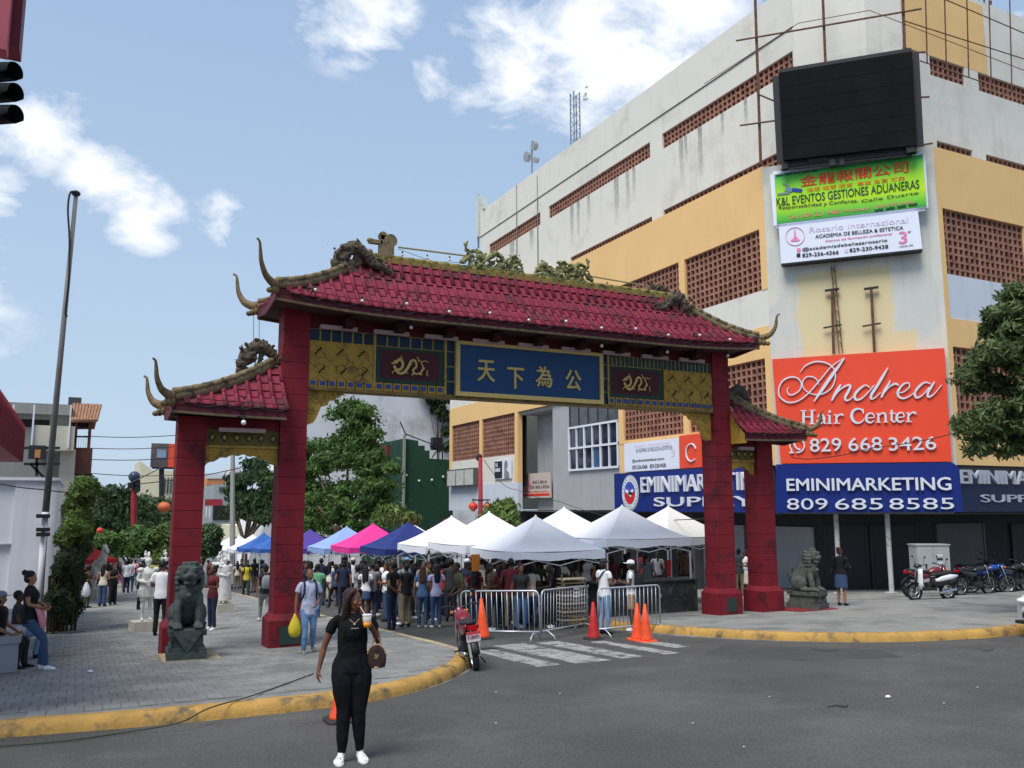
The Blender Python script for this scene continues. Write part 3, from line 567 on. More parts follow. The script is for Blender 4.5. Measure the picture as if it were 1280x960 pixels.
# ---- curved hipped roofs
def roof(xc0, xc1, re0, re1, ex0, ex1, zr, ze, lift, hd, hipl=True, hipr=True, ncol=50, nrow=6, cover=3):
    """ridge from re0 to re1 at zr; eaves from ex0 to ex1 at ze rising by lift at the hipped corners; hd = half depth"""
    RG = 3.4 if hd > 1 else 2.6
    def zeave(x):
        u = 0
        if hipl: u = max(u, 1-(x-ex0)/RG)
        if hipr: u = max(u, 1-(ex1-x)/RG)
        return ze+lift*max(0, min(1, u))**2.2
    gs = lambda s: 1.42*s-.42*s*s
    def P(x, s, sgn=-1): return np.array([x, GC+sgn*hd*s, zr-(zr-zeave(x))*gs(s)])
    def xlim(s): return (re0+(ex0-re0)*s, re1+(ex1-re1)*s)
    # under-surface slab (both slopes and hip ends)
    for sgn, nm in ((-1, 'front'), (1, 'rear')):
        mb = MB(); n, m = 40, 8; vs = []
        for j in range(m+1):
            s = j/m; a, b = xlim(s)
            for i in range(n+1): p = P(a+(b-a)*i/n, s, sgn); vs.append((p[0], p[1], p[2]-.03))
        mb.add(vs, [(j*(n+1)+i, j*(n+1)+i+1, (j+1)*(n+1)+i+1, (j+1)*(n+1)+i) for j in range(m) for i in range(n)]); part(mb, 'roof_deck', M_tiled, gate, True, smooth=True)
    hips = []
    if hipl: hips.append((re0, ex0, -1))
    if hipr: hips.append((re1, ex1, 1))
    zc = ze+lift
    def PH(u, s, r, e):   # hip-end face: u -1..1 across
        return np.array([r+(e-r)*s, GC+u*hd*s, zr-(zr-zeave(e)-(0))*gs(s)-(1-abs(u))*.12*s])
    ends = MB()
    for r, e, sg in hips:
        n, m = 10, 8; o = len(ends.v); vs = [PH(-1+2*i/n, j/m, r, e) for j in range(m+1) for i in range(n+1)]
        ends.add(vs, [(j*(n+1)+i, j*(n+1)+i+1, (j+1)*(n+1)+i+1, (j+1)*(n+1)+i) for j in range(m) for i in range(n)])
        for i in range(9):
            u = -1+2*(i+.5)/9; s0 = max(.08, abs(u)*.98) if abs(u) > .2 else .1
            if abs(u) > .92: continue
            ends.tube([PH(u/sq, sq, r, e)+np.array([0, 0, .03]) for sq in np.linspace(max(abs(u), .1), 1, 5)], .05, 6)
    if hips: part(ends, 'hip_end_tiles', M_tile, gate, True, kind='stuff')
    # tiles: pan tiles and cover tiles of the front slope, each its own object
    dx = (ex1-ex0)/ncol; ct = MB(); Lc = hd*1.0/cover*1.0
    slope_len = math.hypot(hd, zr-ze); Lcov = slope_len/cover; Lpan = slope_len/nrow
    def halfpipe(r, r2, Lq, n=6):
        mb = MB(); vs = []; 
        for (y, rr) in ((0, r), (Lq, r2)):
            vs += [(rr*math.cos(math.pi*i/n), -y, rr*math.sin(math.pi*i/n)) for i in range(n+1)]
        k = n+1; mb.add(vs, [(i, i+1, k+i+1, k+i) for i in range(n)]+[tuple(range(k, 2*k))]); return mb
    cme = halfpipe(.042, .054, Lcov*1.04).mesh('cover_tile', M_tile, True)
    pan = MB(); w = dx*.5; n = 4; vs = []
    for (y, zz_) in ((0, -.012), (Lpan*1.08, .014), (Lpan*1.08, -.02)):
        vs += [(w*(-1+2*i/n), -y, zz_+.02*((-1+2*i/n)**2)) for i in range(n+1)]
    k = n+1; pan.add(vs, [(i, i+1, k+i+1, k+i) for i in range(n)]+[(k+i, k+i+1, 2*k+i+1, 2*k+i) for i in range(n)]); pme = pan.mesh('pan_tile', M_tile)
    off = Matrix.Translation(-Vector(gate.location)); rear = MB(); ncv = npn = 0
    def place(me, mb, x, s0, s1, lift_, sgn, kind):
        nonlocal ncv, npn
        a, b = P(x, s0, sgn), P(x, s1, sgn); y = (a-b)/np.linalg.norm(a-b); X = np.array([1., 0, 0])*(1 if sgn < 0 else -1); Z = np.cross(X, y); Z /= np.linalg.norm(Z)
        a = a+Z*lift_; M = Matrix(((X[0], y[0], Z[0], a[0]), (X[1], y[1], Z[1], a[1]), (X[2], y[2], Z[2], a[2]), (0, 0, 0, 1)))
        J = Matrix.Rotation(rnd.uniform(-.012, .012), 4, 'Z') @ Matrix.Translation((rnd.uniform(-.004, .004), 0, rnd.uniform(-.003, .004)))
        if sgn < 0: inst(me, gate, off @ M @ J, kind)
        else:
            st = len(rear.v); rear.add(mb.v, mb.f); rear.xform(M, st)
    cmb = halfpipe(.042, .054, Lcov*1.04, 4)
    for sgn in (-1, 1):
        for c in range(ncol+1):
            x = ex0+dx*c
            for j in range(cover):
                s0, s1 = j/cover, (j+1)/cover; a, b = xlim(s0); lo = s0
                if x < a or x > b:
                    # start lower, at the hip line
                    if x < re0: lo = (re0-x)/(re0-ex0)
                    elif x > re1: lo = (x-re1)/(ex1-re1)
                if lo > s1-.05: continue
                place(cme, cmb, x, s0 if lo <= s0 else s1-1/cover, s1, .022, sgn, 'cover_tile') if lo <= s0+.02 else place_short(x, lo, s1, sgn)
            if c < ncol:
                xm = x+dx/2
                for j in range(nrow):
                    s0, s1 = j/nrow, (j+1)/nrow; a, b = xlim(s0+.3/nrow)
                    if xm < a or xm > b: continue
                    place(pme, pan, xm, s0, s1, .0, sgn, 'pan_tile')
    return P, xlim, zeave, rear, hips, PH
_short = []
def place_short(x, lo, s1, sgn): _short.append((x, lo, s1, sgn))
def finish_roof(R, ex0, ex1, re0, re1, zr, hd, n_end, ridge=True, horns=((-1), (1))):
    P, xlim, zeave, rear, hips, PH = R; mb = rear
    for (x, lo, s1, sgn) in _short:
        if sgn > 0: rear.tube([P(x, s, sgn)+np.array([0, 0, .03]) for s in (lo, s1)], .05, 6)
        else:
            part(MB().tube([P(x, s, sgn)+np.array([0, 0, .025]) for s in (lo, (lo+s1)/2, s1)], [.042, .046, .053], 8), 'cover_tile', M_tile, gate, True, smooth=True)
    _short.clear()
    part(rear, 'rear_tiles', M_tile, gate, True, kind='stuff')
    # eave: fascia with hanging drip tiles
    fa = MB(); n = 48
    for sgn in (-1, 1):
        ring = []
        for i in range(n+1):
            p = P(ex0+(ex1-ex0)*i/n, 1, sgn); o = sgn
            ring.append([p+np.array([0, 0, -.01]), p+np.array([0, .01*o, -.2]), p+np.array([0, -.05*o, -.2]), p+np.array([0, -.05*o, -.03])])
        fa.loft(ring)
    for r, e, sg in hips:
        fa.loft([[PH(u, 1, r, e)+np.array([sg*a, 0, b]) for a, b in ((0, -.01), (.01, -.2), (-.05, -.2), (-.05, -.03))] for u in np.linspace(-1, 1, 9)])
    part(fa, 'fascia', M_tiled, gate, True, fix=True)
    tr = MB()
    for sgn in (-1, 1): tr.loft([[P(x, 1, sgn)+np.array([0, a*-sgn, b]) for a, b in ((-.015, -.195), (-.015, -.24), (.05, -.24), (.05, -.195))] for x in np.linspace(ex0, ex1, 30)])
    part(tr, 'eave_trim', M_trim, gate, True, fix=True)
    # drip tiles (rounded tongues)
    k = 10; dm = MB(); w = .1; poly = [(-w, 0), (-w, -.05)]+[(w*math.cos(t), -.05-.085*math.sin(t)) for t in np.linspace(math.pi, 0, 7)[1:-1]]+[(w, -.05), (w, 0)]
    dm.prism(poly, (0, 0, 0), (1, 0, 0), (0, 0, 1), (0, -1, 0), 0, .02); dme = dm.mesh('drip_tile', M_tiled)
    rm = MB().tube([(0, 0, 0), (0, -.03, 0)], .055, 9); rme = rm.mesh('tile_end', M_tile)
    off = Matrix.Translation(-Vector(gate.location)); dx = (ex1-ex0)/n_end
    for c in range(n_end):
        p = P(ex0+dx*(c+.5), 1); inst(dme, gate, off @ Matrix.Translation((p[0], p[1]-.015, p[2]-.0)) @ Matrix.Rotation(.25, 4, 'X'), 'drip_tile')
        p = P(ex0+dx*c, 1); inst(rme, gate, off @ Matrix.Translation((p[0], p[1]-.012, p[2]+.035)), 'tile_end')
    # soffit
    so = MB(); vs = []
    for x in np.linspace(ex0, ex1, 30): a, b = P(x, 1, -1), P(x, 1, 1); vs += [(x, a[1]+.03, a[2]-.19), (x, b[1]-.03, b[2]-.19)]
    so.add(vs, [(2*i, 2*i+1, 2*i+3, 2*i+2) for i in range(29)]); part(so, 'soffit', M_und, gate, True)
    # hip ridges with segments and horns
    for r, e, sg in hips:
        for sgn in (-1, 1):
            pts = []
            for s in np.linspace(0, 1, 12): p = P(r+(e-r)*s, s, sgn); p[2] += .07; pts.append(p)
            d = np.array([sg*.75, sgn*.66, 0]); q = pts[-1]
            lower = MB().tube(pts, [(.06, .1)]*12, 8, side=(sgn*-.66, sg*.75, 0)); part(lower, 'hip_ridge', M_stone, gate, True, smooth=True)
            seg = MB()
            for i in range(1, 12):
                a, b = pts[i-1], pts[i]; m_ = a+(b-a)*.5+np.array([0, 0, .1]); dd = (b-a)/np.linalg.norm(b-a)
                part(MB().tube([m_-dd*np.linalg.norm(b-a)*.47, m_+dd*np.linalg.norm(b-a)*.47], [.062, .075], 8), 'hip_tile', M_stone, gate, True, smooth=True)
            S = hd/1.02; V = (.8 if hd > 1 else .66)*(.8 if sg > 0 else 1); S *= .85 if sg > 0 else 1
            hp = curve2([q, q+d*.16*S+np.array([0, 0, .02]), q+d*.36*S+np.array([0, 0, .16*V]), q+d*.5*S+np.array([0, 0, .45*V]), q+d*.54*S+np.array([0, 0, .74*V]), q+d*.57*S+np.array([0, 0, .93*V]), q+d*.65*S+np.array([0, 0, .99*V])], 4)
            rr = (.82 if sg > 0 else .95)*np.interp(np.linspace(0, 1, len(hp)), [0, .15, .5, .85, 1], [.12, .105, .06, .028, .026])
            part(MB().tube(hp, [(float(a)*.62, float(a)) for a in rr], 8, side=(sgn*-.66, sg*.75, 0)), 'horn', M_horn, gate, True, smooth=True)
            sc = MB()   # carved scroll below the horn
            for k_, (f, rz_) in enumerate(((.02, .11), (.12, .09), (.22, .06))): sc.sph(q+d*f+np.array([0, 0, -.1-.03*k_]), (.07, .07, rz_), 8, 6)
            part(sc, 'carved_scroll', M_horn, gate, True, smooth=True)
RX = (3.33, 16.2)
R1 = roof(None, None, 5.62, 14.08, *RX, 7.68, 6.32, .15, 1.05, ncol=52, nrow=6, cover=3)
finish_roof(R1, *RX, 5.62, 14.08, 7.68, 1.05, 52)
rg = MB(); rg.box(5.5, GC-.08, 7.6, 14.2, GC+.08, 7.72); part(rg, 'ridge', M_stony, gate, True)
for i in range(30): x = 5.5+8.7*(i+.5)/30; part(MB().tube([(x-.14, GC, 7.73), (x+.14, GC, 7.73)], [.075, .088], 8), 'ridge_tile', M_stony, gate, True, smooth=True)
R2 = roof(None, None, 3.55, 3.66, 1.48, 3.66, 5.02, 4.03, .06, .88, hipl=True, hipr=False, ncol=9, nrow=6, cover=3); finish_roof(R2, 1.48, 3.66, 3.55, 3.66, 5.02, .88, 9)
R3 = roof(None, None, 15.76, 15.87, 15.76, 17.94, 5.02, 4.0, .06, .88, hipl=False, hipr=True, ncol=9, nrow=6, cover=3); finish_roof(R3, 15.76, 17.94, 15.76, 15.87, 5.02, .88, 9)
for x, nm in ((15.78, -1),):
    pts = [(y, z) for y, z in ((-.86, -1.3), (-.86, -1.12), (-.6, -.82), (-.3, -.3), (0, .0), (.3, -.3), (.6, -.82), (.86, -1.12), (.86, -1.3))]
    part(MB().prism(pts, (x, GC, 5.0), (0, 1, 0), (0, 0, 1), (1, 0, 0), -.02, .02), 'gable_panel', M_goldp, gate, True)
# ---- soffit beams, frieze and boards
def gpart(x0, x1, z0, z1, y, dep, name, m, parent=None): return part(MB().box(x0, y, z0, x1, y+dep, z1), name, m, parent or gate, True)
X0, X1 = 4.22, 15.2; FY = GY+.06
beam = gpart(X0, X1, 4.6, 6.1, FY+.1, .3, 'beam', M_red)
gpart(X0, X1, 5.88, 6.24, FY+.0, .1, 'upper_beam', smat('beam_dark_red', (88, 26, 30), r=.8))
gpart(2.2, 3.66, 3.62, 3.84, FY+.02, .3, 'upper_beam', M_red); gpart(15.76, 16.66, 3.62, 3.84, FY+.02, .3, 'upper_beam', M_red)
cb = smat('corbel_dark', (60, 24, 28), r=.9)
for x in np.arange(4.9, 15, 1.18): gpart(x, x+.2, 5.9, 6.1, FY-.45, .44, 'bracket', cb)
for i, x in enumerate(np.linspace(4.42, 14.05, 9)):
    w = .82; lp = gpart(x, x+w, 5.86, 5.95, FY-.16, .1, 'fluorescent_lamp', M_lamp); part(MB().box(x+.06, FY-.06, 5.87, x+w-.06, FY-.005, 5.94), 'mount', M_blkm, lp, True)
for x0, x1 in ((2.42, 3.34), (15.95, 16.45)): gpart(x0, x1, 3.55, 3.63, FY-.2, .12, 'fluorescent_lamp', M_lamp)
def strip(x0, x1, z0, z1, n, m):
    gpart(x0, x1, z0, z1, FY, .1, 'frieze_strip', M_gold)
    w = (x1-x0)/n
    for i in range(n): gpart(x0+w*i+.02, x0+w*(i+1)-.02, z0+.02, z1-.02, FY-.012, .012, 'frieze_tile', m)
def squares(x0, x1, z0, z1, n):
    gpart(x0, x1, z0, z1, FY-.03, .13, 'square_border', M_goldp); w = (x1-x0)/n; h = z1-z0
    for i in range(n):
        cx = x0+w*(i+.5); gpart(cx-w*.27, cx+w*.27, z0+h*.25, z1-h*.2, FY-.045, .015, 'square_tile', M_sq); gpart(x0+w*i-.008, x0+w*i+.008, z0, z1, FY-.04, .01, 'divider', M_red2)
def fret(x0, x1, z0, z1):
    """gold panel with interlaced relief bands"""
    p = gpart(x0, x1, z0, z1, FY-.02, .12, 'fret_panel', M_goldp); mb = MB(); h = z1-z0; w = x1-x0; n = 3; y = FY-.035
    def seg(a, b, wd=.03): mb.bar((x0+w*a[0], y, z0+h*a[1]), (x0+w*b[0], y, z0+h*b[1]), .022, wd, up=(0, 0, 1))
    for i in range(n):
        cx = (i+.5)/n; r = .5/n*.94
        for s in (-1, 1):
            seg((cx-r, .5), (cx, .5+s*.3)); seg((cx, .5+s*.3), (cx+r, .5))
        seg((cx-r*.5, .3), (cx+r*.6, .02)); seg((cx+r*.5, .7), (cx-r*.6, .98)); seg((cx-r*.6, .02), (cx+r*.5, .34)); seg((cx+r*.6, .98), (cx-r*.5, .66))
        for s in (-1, 1):
            arc = [(cx+r*.55*math.cos(t), .5+s*.2+.13*math.sin(t)) for t in np.linspace(0, 2*math.pi, 9)]
            for a, b in zip(arc, arc[1:]): seg(a, b, .025)
    part(mb, 'fret_relief', M_gold, p, True, kind='stuff')
def dragon_relief(cx, cz, sx, parent, flip=1):
    mb = MB(); y = FY-.06
    P_ = lambda x, z: (cx+flip*x*sx, y, cz+z*sx)
    body = curve2([(-.62, .1), (-.5, .22), (-.35, .12), (-.38, -.1), (-.58, -.2), (-.7, -.02), (-.52, -.3), (-.3, -.28), (-.12, -.05), (0, .2), (.16, .22), (.22, 0), (.08, -.16), (.2, -.3), (.42, -.22), (.5, 0), (.42, .16), (.58, .24), (.72, .2)], 4)
    mb.tube([P_(*b) for b in body], [float(q)*sx for q in np.interp(np.linspace(0, 1, len(body)), [0, .1, .5, 1], [.05, .065, .06, .018])], 6)
    mb.sph(P_(-.62, .12), (.11*sx, .05, .085*sx)); mb.sph(P_(-.74, .06), (.08*sx, .04, .045*sx))
    r = random.Random(5)
    for (x, z) in ((-.2, -.2), (.05, -.28), (.35, -.3), (-.45, .3), (.55, -.1), (-.05, .05), (.3, .28), (.65, -.25), (-.7, -.25)):
        for k in range(3): a = r.uniform(0, 6.28); mb.tube([P_(x, z), P_(x+.08*math.cos(a), z+.07*math.sin(a)), P_(x+.15*math.cos(a+.5), z+.13*math.sin(a+.5))], [.03*sx, .022*sx, .008*sx], 5)
    return part(mb, 'dragon_relief', M_char, parent, True, smooth=True)
def dragon_panel(x0, x1, z0, z1, flip=1):
    p = gpart(x0, x1, z0, z1, FY-.01, .11, 'dragon_panel', M_grn); gpart(x0+.12, x1-.12, z0+.09, z1-.07, FY-.018, .01, 'field', M_mar, p); dragon_relief((x0+x1)/2, (z0+z1)/2, .58, p, flip)
zq = 4.6
strip(X0, 5.66, 5.6, 5.88, 6, M_navy); fret(X0, 5.66, 4.77, 5.6); squares(X0, 5.66, zq, 4.77, 7)
strip(5.7, 7.36, 5.6, 5.88, 6, M_navy); dragon_panel(5.7, 7.36, 4.79, 5.6); squares(5.7, 7.36, zq, 4.78, 8)
for x in (5.66, 7.36): gpart(x, x+.045, zq, 5.88, FY-.05, .15, 'gold_post', M_gold)
def bluepost(x0, x1):
    gpart(x0, x1, zq, 5.88, FY, .1, 'post_panel', M_navy)
    for z in (4.9, 5.25, 5.6): gpart(x0, x1, z, z+.02, FY-.01, .01, 'divider', M_gold)
bluepost(7.405, 7.62); bluepost(11.66, 11.83)
board = gpart(7.72, 11.56, 4.68, 5.8, FY-.06, .12, 'name_board', M_blue)
for a in ((7.62, 11.66, 5.8, 5.88), (7.62, 11.66, 4.58, 4.68), (7.62, 7.72, 4.68, 5.8), (11.56, 11.66, 4.68, 5.8)): gpart(*a, FY-.11, .18, 'gold_frame', M_char, board)
squares(11.83, 13.6, zq, 4.79, 8); dragon_panel(11.87, 13.56, 4.8, 5.6, 1); strip(11.87, 13.56, 5.6, 5.88, 13, M_teal); gpart(11.83, 11.87, zq, 5.88, FY-.05, .15, 'gold_post', M_gold)
squares(13.6, X1, zq, 4.79, 8); fret(13.6, X1, 4.79, 5.6); strip(13.6, X1, 5.6, 5.88, 12, M_teal)
gpart(X0, X1, 4.53, 4.6, FY-.04, .4, 'lower_trim', smat('lower_trim', (120, 98, 52), r=.8, var=.2, c2=srgb(70, 58, 40), c2amt=.4, c2sc=3))
for ch, px, py in (('天', 597, 476), ('下', 634, 485), ('為', 670, 483), ('公', 707, 487)):
    a = onY(px, py, FY-.08); w = .44; put_text(ch, (a[0], FY-.065, a[2]), (1, 0, 0), w, .5, M_char, board, 'character', bold=.022, depth=.03)
# scalloped brackets in the corners and valances of the side bays
def scallop(x0, sgn, name='corner_bracket'):
    pr = [(0, 0), (.82, 0), (.8, -.07), (.68, -.09), (.64, -.17), (.5, -.2), (.47, -.3), (.32, -.34), (.28, -.46), (.22, -.6), (.16, -.7), (.06, -.74), (0, -.73)]
    part(MB().prism([(sgn*a, b) for a, b in pr], (x0, FY+.08, 4.53), (1, 0, 0), (0, 0, 1), (0, 1, 0), 0, .18), name, M_goldp, gate, True, fix=True)
    sc = MB()
    for (a, b, r) in ((.2, -.2, .09), (.42, -.13, .07), (.12, -.45, .07), (.6, -.08, .05)): sc.tube([(x0+sgn*(a+r*(1-t/14)*math.cos(t)), FY+.07, 4.53+b+r*(1-t/14)*math.sin(t)) for t in np.arange(0, 9, .6)], .016, 5)
    part(sc, 'scroll_relief', M_gold, gate, True, kind='stuff')
scallop(X0, 1); scallop(X1, -1)
def valance(x0, x1):
    y = FY+.06; p = gpart(x0, x1, 3.28, 3.62, y, .12, 'valance_panel', smat('valance_olive', (104, 88, 44), r=.8, var=.2)); n = max(3, round((x1-x0)/.24))
    for i in range(n):
        cx = x0+(x1-x0)*(i+.5)/n; part(MB().prism([(-.085, 0), (0, -.1), (.085, 0), (0, .1)], (cx, y, 3.45), (1, 0, 0), (0, 0, 1), (0, -1, 0), 0, .015), 'diamond', M_grn, p, True); part(MB().prism([(-.045, 0), (0, -.055), (.045, 0), (0, .055)], (cx, y, 3.45), (1, 0, 0), (0, 0, 1), (0, -1, 0), .016, .024), 'diamond', M_gold, p, True)
    w = x1-x0; pr = [(0, 0), (w, 0)]+[(w*(1-t), -.42+.24*math.sin(math.pi*t)**.8+.02*math.cos(t*40)) for t in np.linspace(0, 1, 25)]
    part(MB().prism(pr, (x0, y+.02, 3.28), (1, 0, 0), (0, 0, 1), (0, 1, 0), 0, .1), 'scalloped_valance', M_goldp, p, True, fix=True)
    gpart(x0, x1, 3.24, 3.29, y-.02, .16, 'trim', M_gold, p)
valance(2.2, 3.66); valance(15.76, 16.66)
# ---- roof dragons
def remesh(mb, vox, smooth_it=2, name='body'):
    me = mb.mesh('tmp', M_dra); fixn(me); o = bpy.data.objects.new('tmp', me); COL.objects.link(o)
    m = o.modifiers.new('r', 'REMESH'); m.mode = 'VOXEL'; m.voxel_size = vox; m.use_smooth_shade = True
    if smooth_it: s = o.modifiers.new('s', 'SMOOTH'); s.iterations = smooth_it; s.factor = .5
    dg = bpy.context.evaluated_depsgraph_get(); dg.update(); r = bpy.data.meshes.new_from_object(o.evaluated_get(dg)); bpy.data.objects.remove(o); bpy.data.meshes.remove(me); r.name = name; r.materials.clear(); return r
def folds(me, amp, sc, idx=None):
    """push the surface in and out along its normals by ridged noise (carving, cloth folds)"""
    from mathutils import noise
    ok = None
    if idx is not None: ok = np.zeros(len(me.vertices), bool); [ok.__setitem__(list(p.vertices), True) for p in me.polygons if p.material_index in idx]
    nrm = [v.normal.copy() for v in me.vertices]
    for v, n in zip(me.vertices, nrm):
        if ok is not None and not ok[v.index]: continue
        q = Vector((v.co.x*sc[0], v.co.y*sc[1], v.co.z*sc[2])); v.co += n*amp*((1-abs(noise.noise(q))*2.2)-.5+.4*noise.noise(q*2.7))
    me.update()
def rough(mb, vox, amp): me = remesh(mb, vox, 0, 'carving'); folds(me, amp, (9, 9, 9)); return me
def roof_dragon(loc, rz, sc, m, name='roof_dragon', style=0, seed=1):
    """style 0: head at the low end, body arched down the hip; style 1: coiled openwork dragon"""
    r = random.Random(seed); mb = MB()
    if style == 0:
        body = curve2([(1.0, 0, -.12), (.72, 0, .02), (.48, 0, .1), (.28, 0, .3), (.08, 0, .42), (-.12, 0, .34), (-.22, 0, .1)], 5)
        mb.tube(body, [float(q) for q in np.interp(np.linspace(0, 1, len(body)), [0, .3, .6, 1], [.07, .1, .14, .16])], 9)
        mb.sph((-.24, 0, .16), (.19, .15, .2)); mb.sph((-.36, 0, -.02), (.13, .11, .16)); mb.sph((-.4, 0, -.2), (.09, .08, .08)); mb.sph((-.3, 0, -.24), (.08, .07, .05))
        for k in range(34):
            a = r.uniform(0, 1); i = int(a*(len(body)-1)); p = body[i]; s = r.choice((-1, 1))*r.uniform(.3, 1); mb.sph(p+np.array([r.uniform(-.03, .03), s*.1, .1+r.uniform(0, .06)]), (r.uniform(.03, .055), .035, r.uniform(.04, .075)), 6, 4)
        for k in range(26): mb.sph((-.2+r.uniform(-.2, .16), r.choice((-1, 1))*r.uniform(.06, .15), .12+r.uniform(-.22, .3)), (r.uniform(.03, .06),)*3, 6, 4)
        for s in (-1, 1):
            mb.tube(curve2([(-.42, .06*s, .0), (-.58, .1*s, .1), (-.56, .12*s, .28), (-.62, .13*s, .44)], 3), .011, 4); mb.tube([(-.15, .08*s, .32), (-.02, .12*s, .48), (.1, .12*s, .5)], [.03, .02, .008], 5)
        mb.box(-.32, -.05, -.42, .3, .05, -.1); mb.tube([(.1, 0, .3), (.0, 0, -.3)], .06, 6)
    else:
        for k in range(3):
            ph = k*1.7; body = curve2([(-.75+.5*k+.3*math.cos(ph+t), .07*math.sin(t*1.3+k), .28+.2*math.sin(ph*1.3+t*1.4)) for t in np.arange(0, 5.5, .8)], 3)
            mb.tube(body, [.05+.03*math.sin(i*.6) for i in range(len(body))], 7)
        for k in range(60):
            x = r.uniform(-.8, .8); z = r.uniform(.03, .42)+.08*math.cos(x*5); mb.sph((x, r.uniform(-.1, .1), z), (r.uniform(.035, .08), .04, r.uniform(.03, .07)), 6, 4)
        for k in range(26): x = r.uniform(-.8, .8); a = r.uniform(0, 6.28); z = r.uniform(.1, .45); mb.tube([(x, 0, z), (x+.1*math.cos(a), r.uniform(-.06, .06), z+.1*math.sin(a)), (x+.16*math.cos(a+.7), 0, z+.16*math.sin(a+.7))], [.035, .025, .008], 5)
        mb.tube([(-.7, 0, .3), (-.88, 0, .45), (-.92, 0, .62), (-.84, 0, .7)], [.07, .06, .05, .02], 7); mb.box(-.8, -.07, -.03, .8, .07, .07)
        mb.tube([(.5, 0, 0), (.5, 0, .3)], .05, 6); mb.tube([(-.4, 0, 0), (-.4, 0, .3)], .05, 6)
    me_ = rough(mb, .026, .03); me_.materials.append(m); o = bpy.data.objects.new(name, me_); COL.objects.link(o); M = Matrix.Translation(loc) @ Matrix.Rotation(rz, 4, 'Z') @ Matrix.Scale(sc, 4)
    o.parent = gate; o.matrix_basis = Matrix.Translation(-Vector(gate.location)) @ M; return o
c1 = onY(440, 325, GC-.25); roof_dragon((c1[0], c1[1], c1[2]-.12), 0, 1.0, M_dra, seed=2)
c1 = onY(848, 385, GC-.25); roof_dragon((c1[0], c1[1], c1[2]-.14), math.pi, 1.0, M_dra, seed=3)
c1 = onY(322, 448, GC); roof_dragon((c1[0], c1[1], c1[2]-.12), 0, .92, M_dra, seed=4)
c1 = onY(926, 498, GC); roof_dragon((c1[0]-.05, c1[1], c1[2]-.1), math.pi, .85, M_dra, seed=5)
for px, sg in ((621, 1), (700, -1)): c1 = onY(px, 322, GC); roof_dragon((c1[0], GC, 7.78), 0 if sg > 0 else math.pi, .92, M_drag, 'ridge_dragon', 1, 8+sg)
c1 = onY(826, 366, GC); roof_dragon((c1[0], GC, 7.78), 0, .4, M_dra, 'ridge_dragon', 1, 14)
# ridge-end ornament of discs
c1 = onY(480, 315, GC); mb = MB(); x = c1[0]
mb.box(x-.12, GC-.08, 7.75, x+.22, GC+.08, 8.02); mb.tube([(x+.14, GC-.07, 8.14), (x+.14, GC+.07, 8.14)], .16, 12); mb.tube([(x-.04, GC-.06, 8.24), (x-.04, GC+.06, 8.24)], .1, 10); mb.box(x-.1, GC-.06, 7.95, x+.02, GC+.06, 8.25); mb.box(x-.36, GC-.06, 8.03, x-.06, GC+.06, 8.12); mb.sph((x-.34, GC, 8.1), (.08, .07, .06))
part(mb, 'ridge_end_ornament', M_stone, gate, True)
# string of small bulbs along the ridge, rail behind it
rail = MB(); a, b = onY(498, 309, GC), onY(600, 322, GC); rail.tube([a, b], .022, 6); rail.tube([onY(725, 343, GC), onY(812, 358, GC)], .02, 6); part(rail, 'ridge_rail', smat('rail_bamboo', (150, 140, 96)), gate, True, kind='stuff')
def bulb(p, parent, s=1):
    b_ = part(MB().tube([(p[0], p[1], p[2]+.07*s), (p[0], p[1], p[2]+.02*s)], .02*s, 6), 'bulb_socket', M_blkm, parent, True); part(MB().sph((p[0], p[1], p[2]-.012*s), .034*s, 7, 5), 'bulb', M_bulb, b_, True, smooth=True)
wire = MB(); pts = curve2([onY(498, 311, GC), onY(540, 326, GC), onY(570, 328, GC), onY(600, 333, GC)], 4); wire.tube(pts, .006, 4)
for px, py in ((503, 316), (534, 320), (562, 322)): bulb(onY(px, py+2, GC), gate)
for px, py in ((736, 352), (759, 356)): bulb(onY(px, py, GC), gate)
# festoon along the eave, with sparse bulbs
xs = np.linspace(3.5, 16.1, 90); wire.tube([R1[0](x, 1)+np.array([0, -.1, -.1+.05*math.sin(i*1.3)]) for i, x in enumerate(xs)], .009, 4)
wire.tube([R2[0](x, 1)+np.array([0, -.1, -.06+.03*math.sin(i*1.3)]) for i, x in enumerate(np.linspace(1.6, 3.6, 16))], .008, 4)
wire.tube([R3[0](x, 1)+np.array([0, -.1, -.06+.03*math.sin(i*1.3)]) for i, x in enumerate(np.linspace(15.8, 17.8, 16))], .008, 4)
for px, y0, y1 in ((317, 395, 432), (324, 395, 440)): wire.tube([onY(px, y0, GC+.8), onY(px, y1, GC+.8)], .006, 4)
part(wire, 'wire', M_blkm, gate, True, kind='stuff')
for i, x in enumerate(np.arange(4.0, 16, 1.0)):
    p = R1[0](x, 1); mb = MB(); r = random.Random(i)
    if i % 2 == 0:
        for k in range(7): mb.sph(p+np.array([r.uniform(-.09, .09), -.06, .02+r.uniform(-.06, .12)]), r.uniform(.02, .035), 5, 4)
        part(mb, 'lamp_cluster', M_blkm, gate, True)
    bulb(p+np.array([.1, -.1, .03 if i % 2 else .1]), gate, 1.1)
    if i in (2, 7, 9, 11): bulb(p+np.array([.35, .3, -.32]), gate, 1.3)
p = R2[0](2.75, 1); mb = MB()
for k in range(10): mb.sph(p+np.array([rnd.uniform(-.06, .06), -.06, rnd.uniform(-.22, .2)]), .03, 5, 4)
part(mb, 'lamp_cluster', M_blkm, gate, True); bulb(p+np.array([.05, -.1, -.33]), gate, 1.6)
